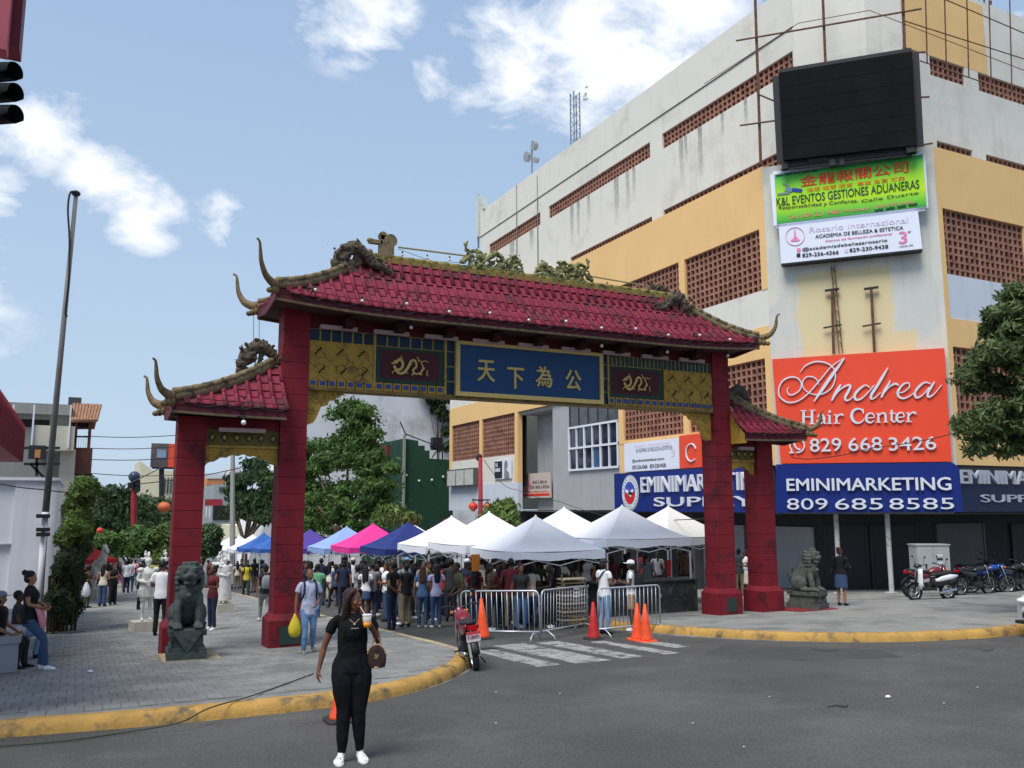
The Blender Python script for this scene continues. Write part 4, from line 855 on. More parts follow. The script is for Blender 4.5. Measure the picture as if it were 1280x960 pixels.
# ================================================================ SIGNS ON THE BUILDING
M_osg = smat('sign_orange', (232, 78, 50), r=.45, var=.03, sc=.8); M_bsg = smat('sign_blue', (24, 44, 116), r=.4, var=.05, sc=.8); M_lets = smat('letter_white', (214, 218, 226), r=.35, var=.03); M_letg = smat('letter_white_shaded', (170, 176, 188), r=.4, var=.05)
M_bsd = smat('sign_blue_shaded', (24, 34, 66), r=.5, var=.1); M_ink = mat('ink_black', (.02, .02, .025), r=.6); M_wsg = smat('sign_white', (226, 230, 242), r=.45, var=.03, sc=.7)  # right-hand sign: blue and letter white darkened, its shade put into the colours
M_pink = smat('print_pink', (232, 130, 176), r=.5); M_lil = smat('print_lilac', (216, 200, 224), r=.5, var=.03); M_red_ = smat('print_red', (222, 52, 34), r=.5); M_orp = smat('print_orange', (226, 140, 34), r=.5); M_dkg = smat('print_green', (24, 76, 48), r=.5); M_rose = smat('print_rose', (226, 150, 120), r=.5)
def green_sign():
    m = smat('sign_green', (126, 208, 44), r=.45, var=.06, sc=1); nt = m.node_tree; N = nt.nodes.new; L = nt.links.new; P = nt.nodes['Principled BSDF']
    tc = N('ShaderNodeTexCoord'); se = N('ShaderNodeSeparateXYZ'); L(tc.outputs['Generated'], se.inputs[0]); cr = N('ShaderNodeValToRGB'); L(se.outputs[2], cr.inputs[0])
    e = cr.color_ramp.elements; e[0].position = 0; e[0].color = srgb(58, 158, 62); e[1].position = 1; e[1].color = srgb(44, 140, 76)
    for p, c in ((.14, srgb(110, 200, 56)), (.35, srgb(186, 226, 40)), (.62, srgb(160, 222, 44)), (.86, srgb(100, 196, 70))): k = e.new(p); k.color = c
    L(cr.outputs[0], P.inputs['Base Color']); return m
def csign(name, label, px4, off, th, m, cat='sign', frame=None):
    """board on the corner chamfer from its four photo corners TL TR BR BL; off = distance in front of the wall"""
    q = [onC(*p, off) for p in px4]; q = [q[0], q[1], q[2], q[3]]
    t = thing(name, label, cat, q[3]); mb = MB(); n = cn3
    mb.add([p for p in q]+[p-n*th for p in q], [(3, 2, 1, 0), (4, 5, 6, 7)]+[(i, (i+1) % 4, 4+(i+1) % 4, 4+i) for i in range(4)]); part(mb, 'board', m, t, True, fix=True)
    if frame:
        fm = MB()
        for i in range(4): a, b = q[i], q[(i+1) % 4]; fm.bar(a-n*th/2, b-n*th/2, th+.03, .05, up=n)
        part(fm, 'frame', frame, t, True)
    return t, q
def ctext(t, txt, bl, br, hpx, m, off, bold=0., depth=.01, name='lettering'):
    """text between two baseline photo points, with a height given in photo pixels at its left end"""
    a, b = onC(*bl, off), onC(*br, off); up_ = onC(bl[0]+hpx*.05, bl[1]-hpx, off); d = b-a; w = np.linalg.norm(d); h = abs(up_[2]-a[2])
    u = np.array([0, 0, 1.])-d/w*(d/w)[2]; return put_text(txt, a, d, w, h, m, t, name, bold, depth, up=u)
# ---- big orange and blue board
AS = thing('hair_center_sign', 'big orange sign with raised white script lettering Andrea Hair Center and a phone number', 'sign', onC(980, 577))
q = [onC(965, 449, .3), onC(1180.5, 435, .3), onC(1190, 577, .3), onC(976, 579.5, .3)]
mb = MB(); mb.add(q+[p-cn3*.22 for p in q], [(3, 2, 1, 0), (4, 5, 6, 7)]+[(i, (i+1) % 4, 4+(i+1) % 4, 4+i) for i in range(4)]); part(mb, 'board', M_osg, AS, True, fix=True)
def ribbon(mb, pts, sc=1., z=0., off=.36, conv=lambda x, y: (920+x/4, 400+y/4), th=.035, plane=None):
    c = curve2(pts, 6); k = len(c); L_, R_ = [], []
    for i, p in enumerate(c):
        a, b = c[max(i-1, 0)][:2], c[min(i+1, k-1)][:2]; d = (b-a)/(np.linalg.norm(b-a)+1e-9); n = np.array([-d[1], d[0]])*p[2]*sc/2
        pl_ = plane or (lambda x, y, o: onC(x, y, o))
        L_.append(pl_(*conv(*(p[:2]+n)), off+z)); R_.append(pl_(*conv(*(p[:2]-n)), off+z))
    nn = cn3; vs = []
    for l, r in zip(L_, R_): vs += [l, r, l-nn*th, r-nn*th]
    fs = [(0, 1, 3, 2), (4*(k-1), 4*(k-1)+2, 4*(k-1)+3, 4*(k-1)+1)]
    for i in range(k-1): a, b = 4*i, 4*i+4; fs += [(a, b, b+1, a+1), (a+2, a+3, b+3, b+2), (a, a+2, b+2, b), (a+1, b+1, b+3, a+3)]
    mb.add(vs, fs)
LET = {'A': [[(322, 260, 2), (348, 228, 6), (398, 208, 7), (452, 215, 7), (488, 242, 6), (497, 288, 6), (478, 338, 6), (435, 368, 6), (390, 372, 5), (345, 350, 5), (332, 315, 6), (350, 286, 6), (382, 284, 6), (405, 300, 5), (414, 322, 4)],
             [(264, 335, 2), (256, 352, 5), (268, 374, 6), (296, 368, 6), (322, 345, 6), (326, 315, 6), (306, 290, 6), (268, 286, 7), (230, 308, 7), (213, 350, 7), (222, 388, 7), (262, 412, 7), (310, 404, 6), (362, 366, 6), (420, 300, 6), (480, 230, 5), (543, 188, 3)],
             [(541, 192, 6), (510, 235, 13), (470, 290, 16), (432, 345, 15), (408, 380, 11), (390, 408, 5)]],
       'n': [[(524, 322, 8), (510, 345, 14), (492, 376, 13), (478, 404, 7)], [(490, 384, 5), (520, 348, 6), (556, 326, 9), (572, 330, 11), (562, 356, 13), (546, 386, 12), (552, 402, 9), (574, 394, 5), (592, 374, 4)]],
       'd': [[(668, 338, 5), (648, 326, 7), (618, 344, 11), (594, 374, 13), (600, 398, 11), (628, 392, 7), (660, 362, 6), (690, 326, 5)], [(760, 238, 6), (735, 280, 13), (705, 330, 14), (678, 372, 13), (676, 394, 9), (698, 386, 5), (722, 362, 4)]],
       'r': [[(770, 300, 5), (764, 318, 10), (744, 350, 13), (726, 388, 9)], [(740, 366, 4), (768, 334, 6), (796, 318, 10), (812, 326, 8)]],
       'e': [[(800, 364, 4), (836, 360, 5), (866, 336, 6), (862, 314, 6), (836, 322, 9), (812, 352, 12), (812, 380, 11), (838, 392, 8), (874, 376, 5), (902, 352, 4)]],
       'a': [[(972, 318, 5), (944, 312, 8), (912, 336, 12), (894, 366, 12), (904, 388, 10), (934, 374, 6), (966, 336, 5)], [(992, 308, 7), (978, 332, 12), (960, 362, 12), (962, 384, 10), (990, 370, 5), (1028, 324, 4)]]}
for i, (ch, st) in enumerate(LET.items()):
    mb = MB()
    for j, s in enumerate(st): ribbon(mb, s, 1.0, .004*j)
    part(mb, 'letter', M_lets, AS, True, fix=True)
# serif "Hair Center": drawn with strokes (x, y, width) in the same survey coordinates
def stroke_letters(spec):
    for ch in spec:
        mb = MB()
        for j, s in enumerate(ch): ribbon(mb, s, 1., .003*j)
        part(mb, 'letter', M_lets, AS, True, fix=True)
V = lambda x, y0, y1, w=11, k=-.02: [(x, y0, w), (x+(y1-y0)*-k*.1, (y0+y1)/2, w), (x, y1, w)]
Hh = lambda x0, x1, y, w=4: [(x0, y, w), ((x0+x1)/2, y, w), (x1, y, w)]
stroke_letters([
 [V(338, 452, 520, 13), V(380, 450, 519, 13), Hh(340, 378, 484, 5), Hh(322, 352, 453), Hh(368, 398, 451), Hh(324, 352, 520), Hh(366, 396, 519)],
 [[(408, 486, 6), (416, 475, 8), (432, 475, 9), (440, 488, 11), (441, 505, 11), (443, 516, 8), (452, 515, 4)], [(440, 492, 5), (420, 496, 8), (407, 507, 10), (414, 519, 8), (428, 516, 6), (440, 506, 4)]],
 [V(468, 474, 516, 11), Hh(456, 470, 475), Hh(456, 480, 517), [(462, 458, 10), (468, 458, 12), (474, 458, 10)]],
 [V(502, 472, 516, 11), Hh(488, 504, 474), Hh(488, 520, 516), [(504, 488, 5), (516, 474, 7), (530, 472, 9), (536, 478, 10)]],
 [[(636, 466, 4), (628, 448, 7), (606, 444, 9), (586, 455, 13), (578, 480, 15), (588, 505, 13), (610, 515, 9), (632, 506, 6), (641, 494, 4)], [(634, 444, 5), (636, 455, 6), (637, 470, 4)]],
 [[(656, 490, 5), (672, 489, 5), (690, 486, 5), (684, 469, 7), (666, 467, 8), (652, 482, 12), (654, 503, 12), (672, 513, 8), (692, 502, 4)]],
 [V(712, 466, 510, 11), Hh(700, 714, 468), Hh(701, 724, 511), [(714, 480, 5), (728, 466, 7), (744, 468, 10), (748, 488, 11), (748, 510, 11)], Hh(738, 760, 510)],
 [V(778, 450, 502, 11), [(778, 498, 9), (786, 509, 7), (800, 504, 4)], Hh(767, 798, 467, 5)],
 [[(808, 487, 5), (822, 486, 5), (840, 483, 5), (834, 466, 7), (818, 464, 8), (804, 478, 12), (806, 500, 12), (822, 510, 8), (842, 500, 4)]],
 [V(862, 462, 507, 11), Hh(850, 864, 465), Hh(850, 880, 508), [(864, 480, 5), (878, 464, 7), (892, 462, 10), (900, 470, 9)]]])
def logo_phone():
    mb = MB(); c = (306, 628)
    ribbon(mb, [(c[0]+36*math.cos(t), c[1]+34*math.sin(t), 7) for t in np.linspace(2.4, 2.4+5.6, 14)]); ribbon(mb, [(281, 652, 7), (270, 664, 7), (290, 661, 7)], z=.003); ribbon(mb, [(290, 615, 10), (296, 632, 8), (306, 643, 8), (322, 648, 10)], z=.005); part(mb, 'phone_symbol', M_lets, AS, True, fix=True)
logo_phone()
for tx, x0, x1, yb0, yb1 in (('829', 1013, 1052, 565, 564), ('668', 1061, 1103, 564, 563), ('3426', 1111.5, 1170.5, 563.5, 562)): ctext(AS, tx, (x0, yb0), (x1, yb1), 16.5, M_lets, .33, .012, .05)
# ---- blue board with two rows, below it
BS = thing('corner_blue_sign', 'blue corner sign reading EMINIMARKETING over a phone number, below the orange hair sign', 'sign', onC(984, 641))
q = [onC(970, 580.5, .32), onC(1190, 578, .32), onC(1199, 584, .32), onC(1204, 640, .32), onC(970, 641, .32)]
mb = MB(); mb.add(q+[p-cn3*.25 for p in q], [(4, 3, 2, 1, 0), (5, 6, 7, 8, 9)]+[(i, (i+1) % 5, 5+(i+1) % 5, 5+i) for i in range(5)]); part(mb, 'board', M_bsg, BS, True, fix=True)
ctext(BS, 'EMINIMARKETING', (984, 613.5), (1189, 612.5), 15, M_lets, .36, .03, .06)
ctext(BS, '809', (984, 637), (1035, 637), 14, M_lets, .36, .0, .05); ctext(BS, '685', (1044, 637), (1104, 636.8), 14, M_lets, .36, .0, .05); ctext(BS, '8585', (1112, 636.8), (1193, 636.4), 14, M_lets, .36, .0, .05)
# ---- blue fascia along the left facade
def lsign(name, label, cat, y0, y1, z0, z1, m, off=.15, th=.1, frame=None):
    t = thing(name, label, cat, (XF-off, y0, z0)); part(MB().box(XF-off, y0, z0, XF-off+th, y1, z1), 'board', m, t, True)
    if frame:
        f = MB()
        for a in ((y0-.04, y0, z0-.04, z1+.04), (y1, y1+.04, z0-.04, z1+.04), (y0, y1, z0-.04, z0), (y0, y1, z1, z1+.04)): f.box(XF-off-.02, a[0], a[2], XF-off+th+.01, a[1], a[3])
        part(f, 'frame', frame, t, True)
    return t
def ltext(t, txt, y_left, y_right, z, h, m, off=.155, bold=0., depth=.01): return put_text(txt, (XF-off-.0, y_left, z), (0, -1, 0), abs(y_left-y_right), h, m, t, 'lettering', bold, depth)
LS = lsign('supply_sign', 'long blue shop sign with oval handshake emblem and raised letters EMINIMARKETING SUPPLY', 'sign', 23.9, 33.88, 1.79, 3.53, M_bsg, .3, .25)
yl = lambda px, py=610: float(onX(px, py, XF-.3)[1])
ltext(LS, 'EMINIMARKETING', yl(803), yl(961), 2.62, .68, M_lets, .3, .014, .1); ltext(LS, 'SUPPLY', yl(818), yl(944), 2.02, .38, M_lets, .3, .02, .06)
yc, zc_ = yl(788), 2.62; xo = XF-.31
def disc(r1, r2, m, o, nm, a0=0, a1=2*math.pi): part(MB().prism([(r1*math.cos(t), r2*math.sin(t)) for t in np.linspace(a0, a1, 28)[:28 if a1-a0 < 6 else 27]], (xo-o, yc, zc_), (0, -1, 0), (0, 0, 1), (-1, 0, 0), 0, .012), nm, m, LS, True, fix=True)
disc(.66, .8, M_lets, 0, 'emblem_rim'); disc(.62, .76, smat('emblem_grey', (120, 124, 130)), .012, 'emblem_ring'); disc(.6, .73, M_lets, .022, 'emblem_band'); disc(.42, .5, smat('emblem_blue', (60, 80, 170)), .034, 'emblem_top', 0, math.pi); disc(.42, .5, smat('emblem_red', (196, 40, 44)), .034, 'emblem_base', math.pi, 2*math.pi)
mb = MB(); 
for (a, b, w) in (((-.3, .12), (.05, -.06), .14), ((.3, .12), (-.02, -.04), .14), ((-.1, -.02), (.14, -.16), .1)): mb.bar((xo-.055, yc-a[0], zc_+a[1]), (xo-.055, yc-b[0], zc_+b[1]), .016, w, up=(0, 0, 1))
part(mb, 'clasped_hands', M_lets, LS, True, kind='stuff'); part(MB().bar((xo-.065, yc+.02, zc_+.04), (xo-.065, yc-.22, zc_-.04), .014, .12), 'hand', M_ink, LS, True)
for i in range(22): t_ = 2*math.pi*i/22; part(MB().bar((xo-.04, yc-.5*math.cos(t_)*1.0, zc_+.6*math.sin(t_)), (xo-.04, yc-.55*math.cos(t_), zc_+.66*math.sin(t_)), .012, .035), 'rim_letter', M_ink, LS, True) if i % 6 else None
# ---- white academy sign and orange sign above it (left facade)
A2 = lsign('academy_sign', 'white sign ACADEMIA DE BELLEZA above the long blue shop sign', 'sign', 29.07, 33.15, 3.58, 4.88, M_wsg, .2, .12)
ltext(A2, 'ACADEMIA DE BELLEZA & ESTETICA', 32.2, 29.5, 4.42, .17, smat('print_grey', (110, 110, 130)), .2, 0, .008); ltext(A2, '@academiadebellezarosario', 32.5, 30.1, 3.96, .17, M_ink, .2, 0, .008); ltext(A2, '829-256-4366   829-230-9438', 32.5, 30.0, 3.68, .17, M_ink, .2, .01, .008)
ltext(A2, 'Rosario Internacional', 32.3, 29.7, 4.64, .16, M_lil, .2, 0, .006); ltext(A2, '3', 29.6, 29.35, 4.1, .3, M_lil, .2, .02, .006)
A3 = lsign('orange_side_sign', 'plain orange sign behind the gate pillar with a white curl of script', 'sign', 24.1, 29.0, 3.58, 4.95, M_osg, .22, .12)
mb = MB(); mb.tube([(XF-.25, 28.2-.33*math.cos(t), 4.2+.36*math.sin(t)) for t in np.linspace(.4, 5.4, 18)], .035, 5); part(mb, 'script_curl', M_lets, A3, True)
# ---- right facade sign
RS = thing('right_blue_sign', 'shaded blue sign EMINIMARKETING SUPPLY right of the corner, partly behind the tree', 'sign', (26.9, YF-.2, 1.82)); x0 = float(onY(1199, 610, YF-.2)[0])
part(MB().box(x0, YF-.2, 1.82, 40, YF-.02, 2.75), 'board', M_bsd, RS, True)
put_text('EMINIMARKETING', (x0+.05, YF-.2, 2.76), (1, 0, 0), 7.2, .46, M_letg, RS, 'lettering', .03, .08); put_text('SUPPLY', (x0+1.05, YF-.2, 2.14), (1, 0, 0), 3.8, .26, M_letg, RS, 'lettering', .01, .05)
# ---- green K&L sign and white academy sign on the corner
M_grs = green_sign(); KP = [(966, 217), (1152.5, 193), (1156.5, 259), (970.5, 281)]
KS, q = csign('green_banner_sign', 'green sign with red Chinese characters and K&L EVENTOS GESTIONES ADUANERAS, under the black screen', KP, .42, .18, M_wsg, frame=M_wsg)
tb = q[1]-q[0]; lw = np.linalg.norm(tb[:2]); hz = float(np.mean([q[0][2]-q[3][2], q[1][2]-q[2][2]]))
fm = MB().box(0, -.012, 0, lw-.04, 0, hz-.06); o = part(fm, 'green_print', M_grs, KS); dirc = Vector((tb[0], tb[1], 0)).normalized()
sh = (q[2][2]-q[3][2])/lw
o.matrix_basis = Matrix.Translation(Vector([float(v) for v in q[3]])-Vector(KS.location)) @ Matrix(((dirc.x, -cn[0], 0, .02*dirc.x+float(cn[0])*.004), (dirc.y, -cn[1], 0, .02*dirc.y+float(cn[1])*.004), (sh, 0, 1, .03), (0, 0, 0, 1)))
zc2 = lambda x, y: (960+x/6., 180+y/6.)      # survey coordinates of an enlargement
def kt(txt, x0, y0, x1, y1, h, m, bold=0, off=.45): ctext(KS, txt, zc2(x0, y0), zc2(x1, y1), h/6., m, off, bold, .006)
kt('金龍報關公司', 245, 322, 1055, 212, 84, M_red_, .012); kt('海關 報關 提貨  專業 負責 可靠', 292, 362, 1028, 272, 32, M_orp, .0)
kt('K&L EVENTOS GESTIONES ADUANERAS', 66, 467, 1136, 332, 62, M_dkg, .012); kt('Responsabilidad y Confianza.', 80, 500, 676, 444, 34, M_ink, .0); kt('Tel.: 809 221 9403', 150, 565, 545, 520, 32, M_rose, 0); kt('Whatsapp: 1 809 975 9496', 565, 522, 1090, 455, 32, M_rose, 0); kt('Calle Duarte', 700, 440, 1130, 375, 22, M_dkg, 0)
mb = MB(); P_ = lambda x, y: onC(*zc2(x, y), .46)   # little plane and ship
for a, b, w in (((70, 378), (160, 366), .07), ((112, 292), (160, 322), .05), ((130, 335), (180, 348), .16)): mb.bar(P_(*a), P_(*b), .012, w, up=(0, 0, 1))
part(mb, 'ship_drawing', smat('print_slate', (120, 140, 150)), KS, True, kind='stuff'); mb = MB()
mb.bar(P_(180, 342), P_(255, 350), .012, .13, up=(0, 0, 1)); part(mb, 'truck_drawing', smat('print_blue', (40, 70, 160)), KS, True); mb = MB()
for k_ in range(5): mb.bar(P_(60+k_*66, 236-k_*8), P_(110+k_*66, 230-k_*8), .01, .05)
for k_ in range(4): mb.bar(P_(800+k_*85, 500-k_*14), P_(865+k_*85, 490-k_*14), .01, .07)
part(mb, 'dark_brush_marks', M_dkg, KS, True, kind='stuff')
WS, q = csign('white_academy_sign', 'white lit sign ACADEMIA DE BELLEZA & ESTETICA with pink figure, below the green sign', [(973.5, 284), (1147.5, 264), (1153, 312), (976.5, 330.5)], .48, .34, M_wsg)
mb = MB(); mb.bar(q[3]-cn3*.17, q[2]-cn3*.17, .36, .06, up=(0, 0, 1)); part(mb, 'lower_frame', M_blkm, WS, True)
def wt(txt, x0, y0, x1, y1, h, m, bold=0): ctext(WS, txt, zc2(x0, y0), zc2(x1, y1), h/6., m, .49, bold, .006)
wt('Rosario Internacional', 310, 665, 1050, 590, 40, M_lil); wt('ACADEMIA DE BELLEZA & ESTETICA', 355, 708, 1015, 640, 26, M_ink, .01); wt('@academiadebellezarosario', 258, 808, 895, 738, 30, M_ink, .012); wt('829-256-4366', 258, 850, 530, 825, 28, M_ink, .025); wt('829-230-9438', 612, 812, 902, 782, 28, M_ink, .025); wt('3', 985, 748, 1042, 744, 90, M_pink, .03); wt('er', 1050, 668, 1075, 664, 14, M_ink); wt('LOCAL 303', 988, 776, 1088, 764, 12, M_ink); wt('Centro de formacion profesional', 432, 738, 930, 682, 18, M_pink, .02)
mb = MB(); cc = (203, 693)
for t in np.linspace(0, 2*math.pi, 26): a = t+.26; mb.bar(onC(*zc2(cc[0]+70*math.cos(t), cc[1]+68*math.sin(t)), .492), onC(*zc2(cc[0]+70*math.cos(a), cc[1]+68*math.sin(a)), .492), .01, .022, up=cn3)
part(mb, 'emblem_ring', M_pink, WS, True, kind='stuff')
def poly_on_c(pts, off, m, name, t, th=.006):
    q_ = [onC(*zc2(*p), off) for p in pts]; n_ = len(q_); part(MB().add(q_+[p-cn3*th for p in q_], [tuple(range(n_))[::-1], tuple(range(n_, 2*n_))]+[(i, (i+1) % n_, n_+(i+1) % n_, n_+i) for i in range(n_)]), name, m, t, True, fix=True)
poly_on_c([(198, 640), (206, 642), (208, 690), (222, 705), (240, 722), (220, 728), (180, 730), (168, 724), (190, 708), (196, 690)], .497, M_pink, 'pink_figure', WS)
for (x, y) in ((230, 796), (586, 800), (228, 835)): poly_on_c([(x-14, y-14), (x+14, y-16), (x+15, y+13), (x-13, y+15)], .494, M_pink if y < 800 else M_ink if y > 820 else M_lil, 'small_icon', WS)
# ---- the black screen on its steel frame
M_led = mat('led_black', (.009, .01, .011), r=.9, var=.3, sc=.8, spec=.08); M_rust = smat('rusty_steel', (104, 70, 54), r=.8, var=.25, sc=5, c2=srgb(60, 44, 40), c2amt=.5, c2sc=6)
ld = .9; LP = [(973, 91), (1140, 64), (1146, 181), (979, 200)]
LED, q = csign('black_screen', 'large switched off black video screen high on the building corner', LP, ld, .45, M_led, 'screen', frame=M_blkm)
# module joints of the screen
mb = MB()
for i in range(1, 8): a = q[0]+(q[1]-q[0])*i/8; b = q[3]+(q[2]-q[3])*i/8; mb.bar(a+cn3*.004, b+cn3*.004, .006, .008)
for i in range(1, 6): a = q[0]+(q[3]-q[0])*i/6; b = q[1]+(q[2]-q[1])*i/6; mb.bar(a+cn3*.004, b+cn3*.004, .012, .012)
part(mb, 'module_joint', mat('joint_grey', (.014, .014, .015), r=.8, spec=.08), LED, True, kind='stuff')
mb = MB()
for a, b, w in (((980, 203), (982, 212), .22), ((1010, 202), (1035, 199), .14), ((1040, 200), (1041, 208), .2), ((1052, 198), (1053, 207), .16), ((980, 208), (1146, 190), .07), ((1100, 186), (1120, 194), .08), ((1138, 184), (1139, 192), .3), ((976, 212), (1140, 194), .06), ((990, 200), (1146, 184), .09)): mb.bar(onC(*a, ld-.2), onC(*b, ld-.2), w, w)
part(mb, 'support_frame', M_blkm, LED, True, kind='stuff')
FRM = thing('steel_scaffold', 'rusty steel posts and rails standing around the black screen', 'scaffold', onC(951, 205, .5))
for a, b, w in (((943, -30), (951, 206), .1), ((1027, -40), (1032, 82), .1), ((1127, -40), (1131, 66), .1)): part(MB().bar(onC(*a, .45), onC(*b, .45), w, w, up=cn3), 'post', M_rust, FRM, True)
for a, b in (((920, 51), (1152, 11)), ((925, 157), (975, 150)), ((948, 118), (974, 129)), ((1140, 66), (1157, 65)), ((1146, 122), (1162, 121)), ((1146, 182), (1166, 179))): part(MB().bar(onC(*a, .55), onC(*b, .55), .05, .05, up=cn3), 'rail', M_rust, FRM, True)
mb = MB()
for a, b in (((880, 105), (998, 29)), ((998, 29), (1087, 13)), ((1087, 13), (1280, 88))): mb.bar(onC(*a, .35), onC(*b, .35), .02, .02)
part(mb, 'cable', M_rust, FRM, True, kind='stuff')
# railing frame in front of the right upper wall
RF = thing('rooftop_rail_frame', 'dark metal rail frame standing in front of the upper right wall', 'railing', onY(1150, 78, 19.9))
for px in (1157, 1181, 1209, 1237, 1263, 1290): part(MB().bar(onY(px-1, -40+(px-1157)*.35, 19.8), onY(px+2, 80+(px-1157)*.33, 19.8), .035, .035, up=(0, 1, 0)), 'upright', M_rust, RF, True)
for a, b in (((1150, -14), (1300, 50)), ((1130, 26), (1300, 80)), ((1150, 76), (1232, 104))): part(MB().bar(onY(*a, 19.8), onY(*b, 19.8), .03, .03), 'rail', M_rust, RF, True)
# T-shaped sign posts and a lattice mast on the corner, above the orange sign
TP = [((1040, 362), (1042, 442)), ((1089, 360), (1093, 440))]
for i, (a, b) in enumerate(TP):
    t = thing('tee_post', ['rusty T-shaped post beside the thin lattice mast above the orange sign', 'rusty T-shaped post standing alone above the orange sign'][i], 'post', onC(*b, .15), group='T-posts above the orange sign')
    part(MB().bar(onC(*a, .15), onC(*b, .15), .09, .09, up=cn3), 'upright', M_rust, t, True); part(MB().bar(onC(a[0]-9, a[1]+1.4, .15), onC(a[0]+9, a[1]-1, .15), .1, .07), 'cross_arm', M_blkm, t, True)
    part(MB().bar(onC(a[0]-11, a[1]+48, .15), onC(a[0]+12, a[1]+44, .15), .06, .05), 'lower_arm', M_blkm, t, True)
mb = MB()
for dx in (-2, 2): mb.bar(onC(1041+dx, 332, .08), onC(1051+dx, 442, .08), .03, .03)
for k_ in range(8): mb.bar(onC(1040+k_*1.3, 335+k_*13, .08), onC(1044+k_*1.3, 341+k_*13, .08), .025, .025)
single(mb, 'lattice_mast', M_rust, 'thin lattice mast fixed to the corner wall below the white sign', 'mast', kind=None)
# ---- smaller signs at the far left of the facade
S1 = lsign('empty_sign_box', 'old sign box with pale empty panels beside the lantern pole', 'sign', 49.93, 54.3, 3.4, 4.42, smat('old_panel', (190, 192, 184), r=.6, var=.12), .35, .3, smat('old_frame', (92, 90, 86)))
for y in (51.4, 52.8): part(MB().box(XF-.375, y-.03, 3.4, XF-.352, y+.03, 4.42), 'mullion', smat('old_frame', (92, 90, 86)), S1, True)
S2 = lsign('poster', 'black and white portrait poster on the white wall below the brick screen', 'poster', 45.16, 47.45, 3.65, 4.78, M_wsg, .06, .05)
part(MB().box(XF-.07, 46.35, 3.7, XF-.061, 47.4, 4.72), 'dark_field', M_ink, S2, True); part(MB().prism([(.35, 0), (1.05, 0), (.95, .35), (.6, .5), (.8, .75), (.75, 1), (.5, 1.1), (.35, .9)], (XF-.062, 46.4, 3.66), (0, -1, 0), (0, 0, 1), (-1, 0, 0), 0, .006), 'portrait', smat('portrait_grey', (130, 130, 134)), S2, True, fix=True)
ltext(S2, 'THE\nBARBER', 47.3, 46.6, 4.1, .5, M_wsg, .072, .02, .006)
ES = thing('beauty_school_sign', 'cream and pink sign ESCUELA DE BELLEZA in the grey recess', 'sign', onX(670, 620, XF+1.1)); X_ = XF+.9
def xq(px, py): return onX(px, py, X_)
a, b, c_, d_ = xq(648, 593), xq(688, 593), xq(688, 622), xq(648, 622); part(MB().box(X_, b[1], c_[2], X_+.08, a[1], a[2]), 'board', smat('school_cream', (200, 184, 174), r=.6, var=.06), ES, True)
yq = lambda px: float(xq(px, 610)[1]); zq_ = lambda py: float(xq(668, py)[2])
for tx, p0, p1, yb, h, m in (('ESCUELA', 666, 684, 604.5, 3.4, M_ink), ('DE BELLEZA', 663, 687, 610.5, 3.4, M_ink), ('ROSARIO INTERNACIONAL', 654, 686, 615.5, 1.6, M_red_)):
    put_text(tx, (X_-.003, yq(p0), zq_(yb)), (0, -1, 0), yq(p0)-yq(p1), zq_(yb-h)-zq_(yb), m, ES, 'lettering', .01, .006)
part(MB().box(X_-.01, yq(687), zq_(620), X_-.002, yq(654), zq_(617)), 'red_band', M_red_, ES, True); mb = MB(); r = random.Random(3)
for k_ in range(16): px, py = r.uniform(651, 664), r.uniform(598, 614); p = xq(px, py); mb.sph((X_-.01, p[1], p[2]), (.01, .09, .09), 6, 4)
part(mb, 'pink_blossoms', M_pink, ES, True, kind='stuff')
# ---- roof antennas, dishes, panel antenna
M_galv = smat('galvanised', (130, 142, 156), r=.5, metal=.3)
def lattice_tower(x, y, z0, z1, w, name, label):
    t = thing(name, label, 'antenna', (x, y, z0)); mb = MB()
    for dx, dy in ((0, 0), (w, 0), (0, w), (w, w)): mb.bar((x+dx, y+dy, z0), (x+dx, y+dy, z1), .06, .06, up=(0, 1, 0))
    k_ = int((z1-z0)/.55)
    for i in range(k_):
        za, zb_ = z0+(z1-z0)*i/k_, z0+(z1-z0)*(i+1)/k_
        for f in ((0, 0, 0, w), (w, 0, w, w), (0, 0, w, 0), (0, w, w, w)): mb.bar((x+f[0], y+f[1], za), (x+f[2], y+f[3], zb_), .03, .03)
    part(mb, 'lattice', M_galv, t, True, kind='stuff'); return t
a = onX(718, 185, XU+2); top_ = onX(718, 113, XU+2); t = lattice_tower(a[0], a[1], 21.8, top_[2], .42, 'antenna_tower', 'tall lattice antenna tower on the white roof'); mb = MB()
p = onX(724, 119, XU+2)
for k_ in range(6): mb.sph((p[0]+.3, p[1]-.15-rnd.uniform(0, .3), p[2]+rnd.uniform(-.5, .6)), rnd.uniform(.08, .16), 6, 4)
part(mb, 'antenna_head', smat('antenna_white', (206, 208, 200)), t, True, kind='stuff')
a = onX(665, 216, XU+1); top_ = onX(665, 176, XU+1); t = thing('dish_mast', 'short mast with two round dishes on the roof edge', 'antenna', (a[0], a[1], 22.2)); part(MB().tube([(a[0], a[1], 21.8), (a[0], a[1], top_[2])], .06, 6), 'mast', M_galv, t, True)
for px, py, r_ in ((659, 196, .34), (668, 182, .3), (670, 200, .2)): p = onX(px, py, XU+1); part(MB().tube([(p[0]-.12, p[1], p[2]), (p[0]+.15, p[1], p[2])], r_, 12), 'dish', smat('dish_grey', (150, 154, 158)), t, True)
mb = MB(); mb.tube([(a[0], a[1]-.2, 22.3), (a[0], a[1]-1.3, 23.0), (a[0], a[1]-1.8, 22.3)], .03, 4); part(mb, 'cable', M_blkm, t, True)
p0, p1 = onX(598, 310, XU), onX(598, 243, XU); t = thing('panel_antenna', 'slim vertical panel antenna on the far end of the white roof', 'antenna', p0)
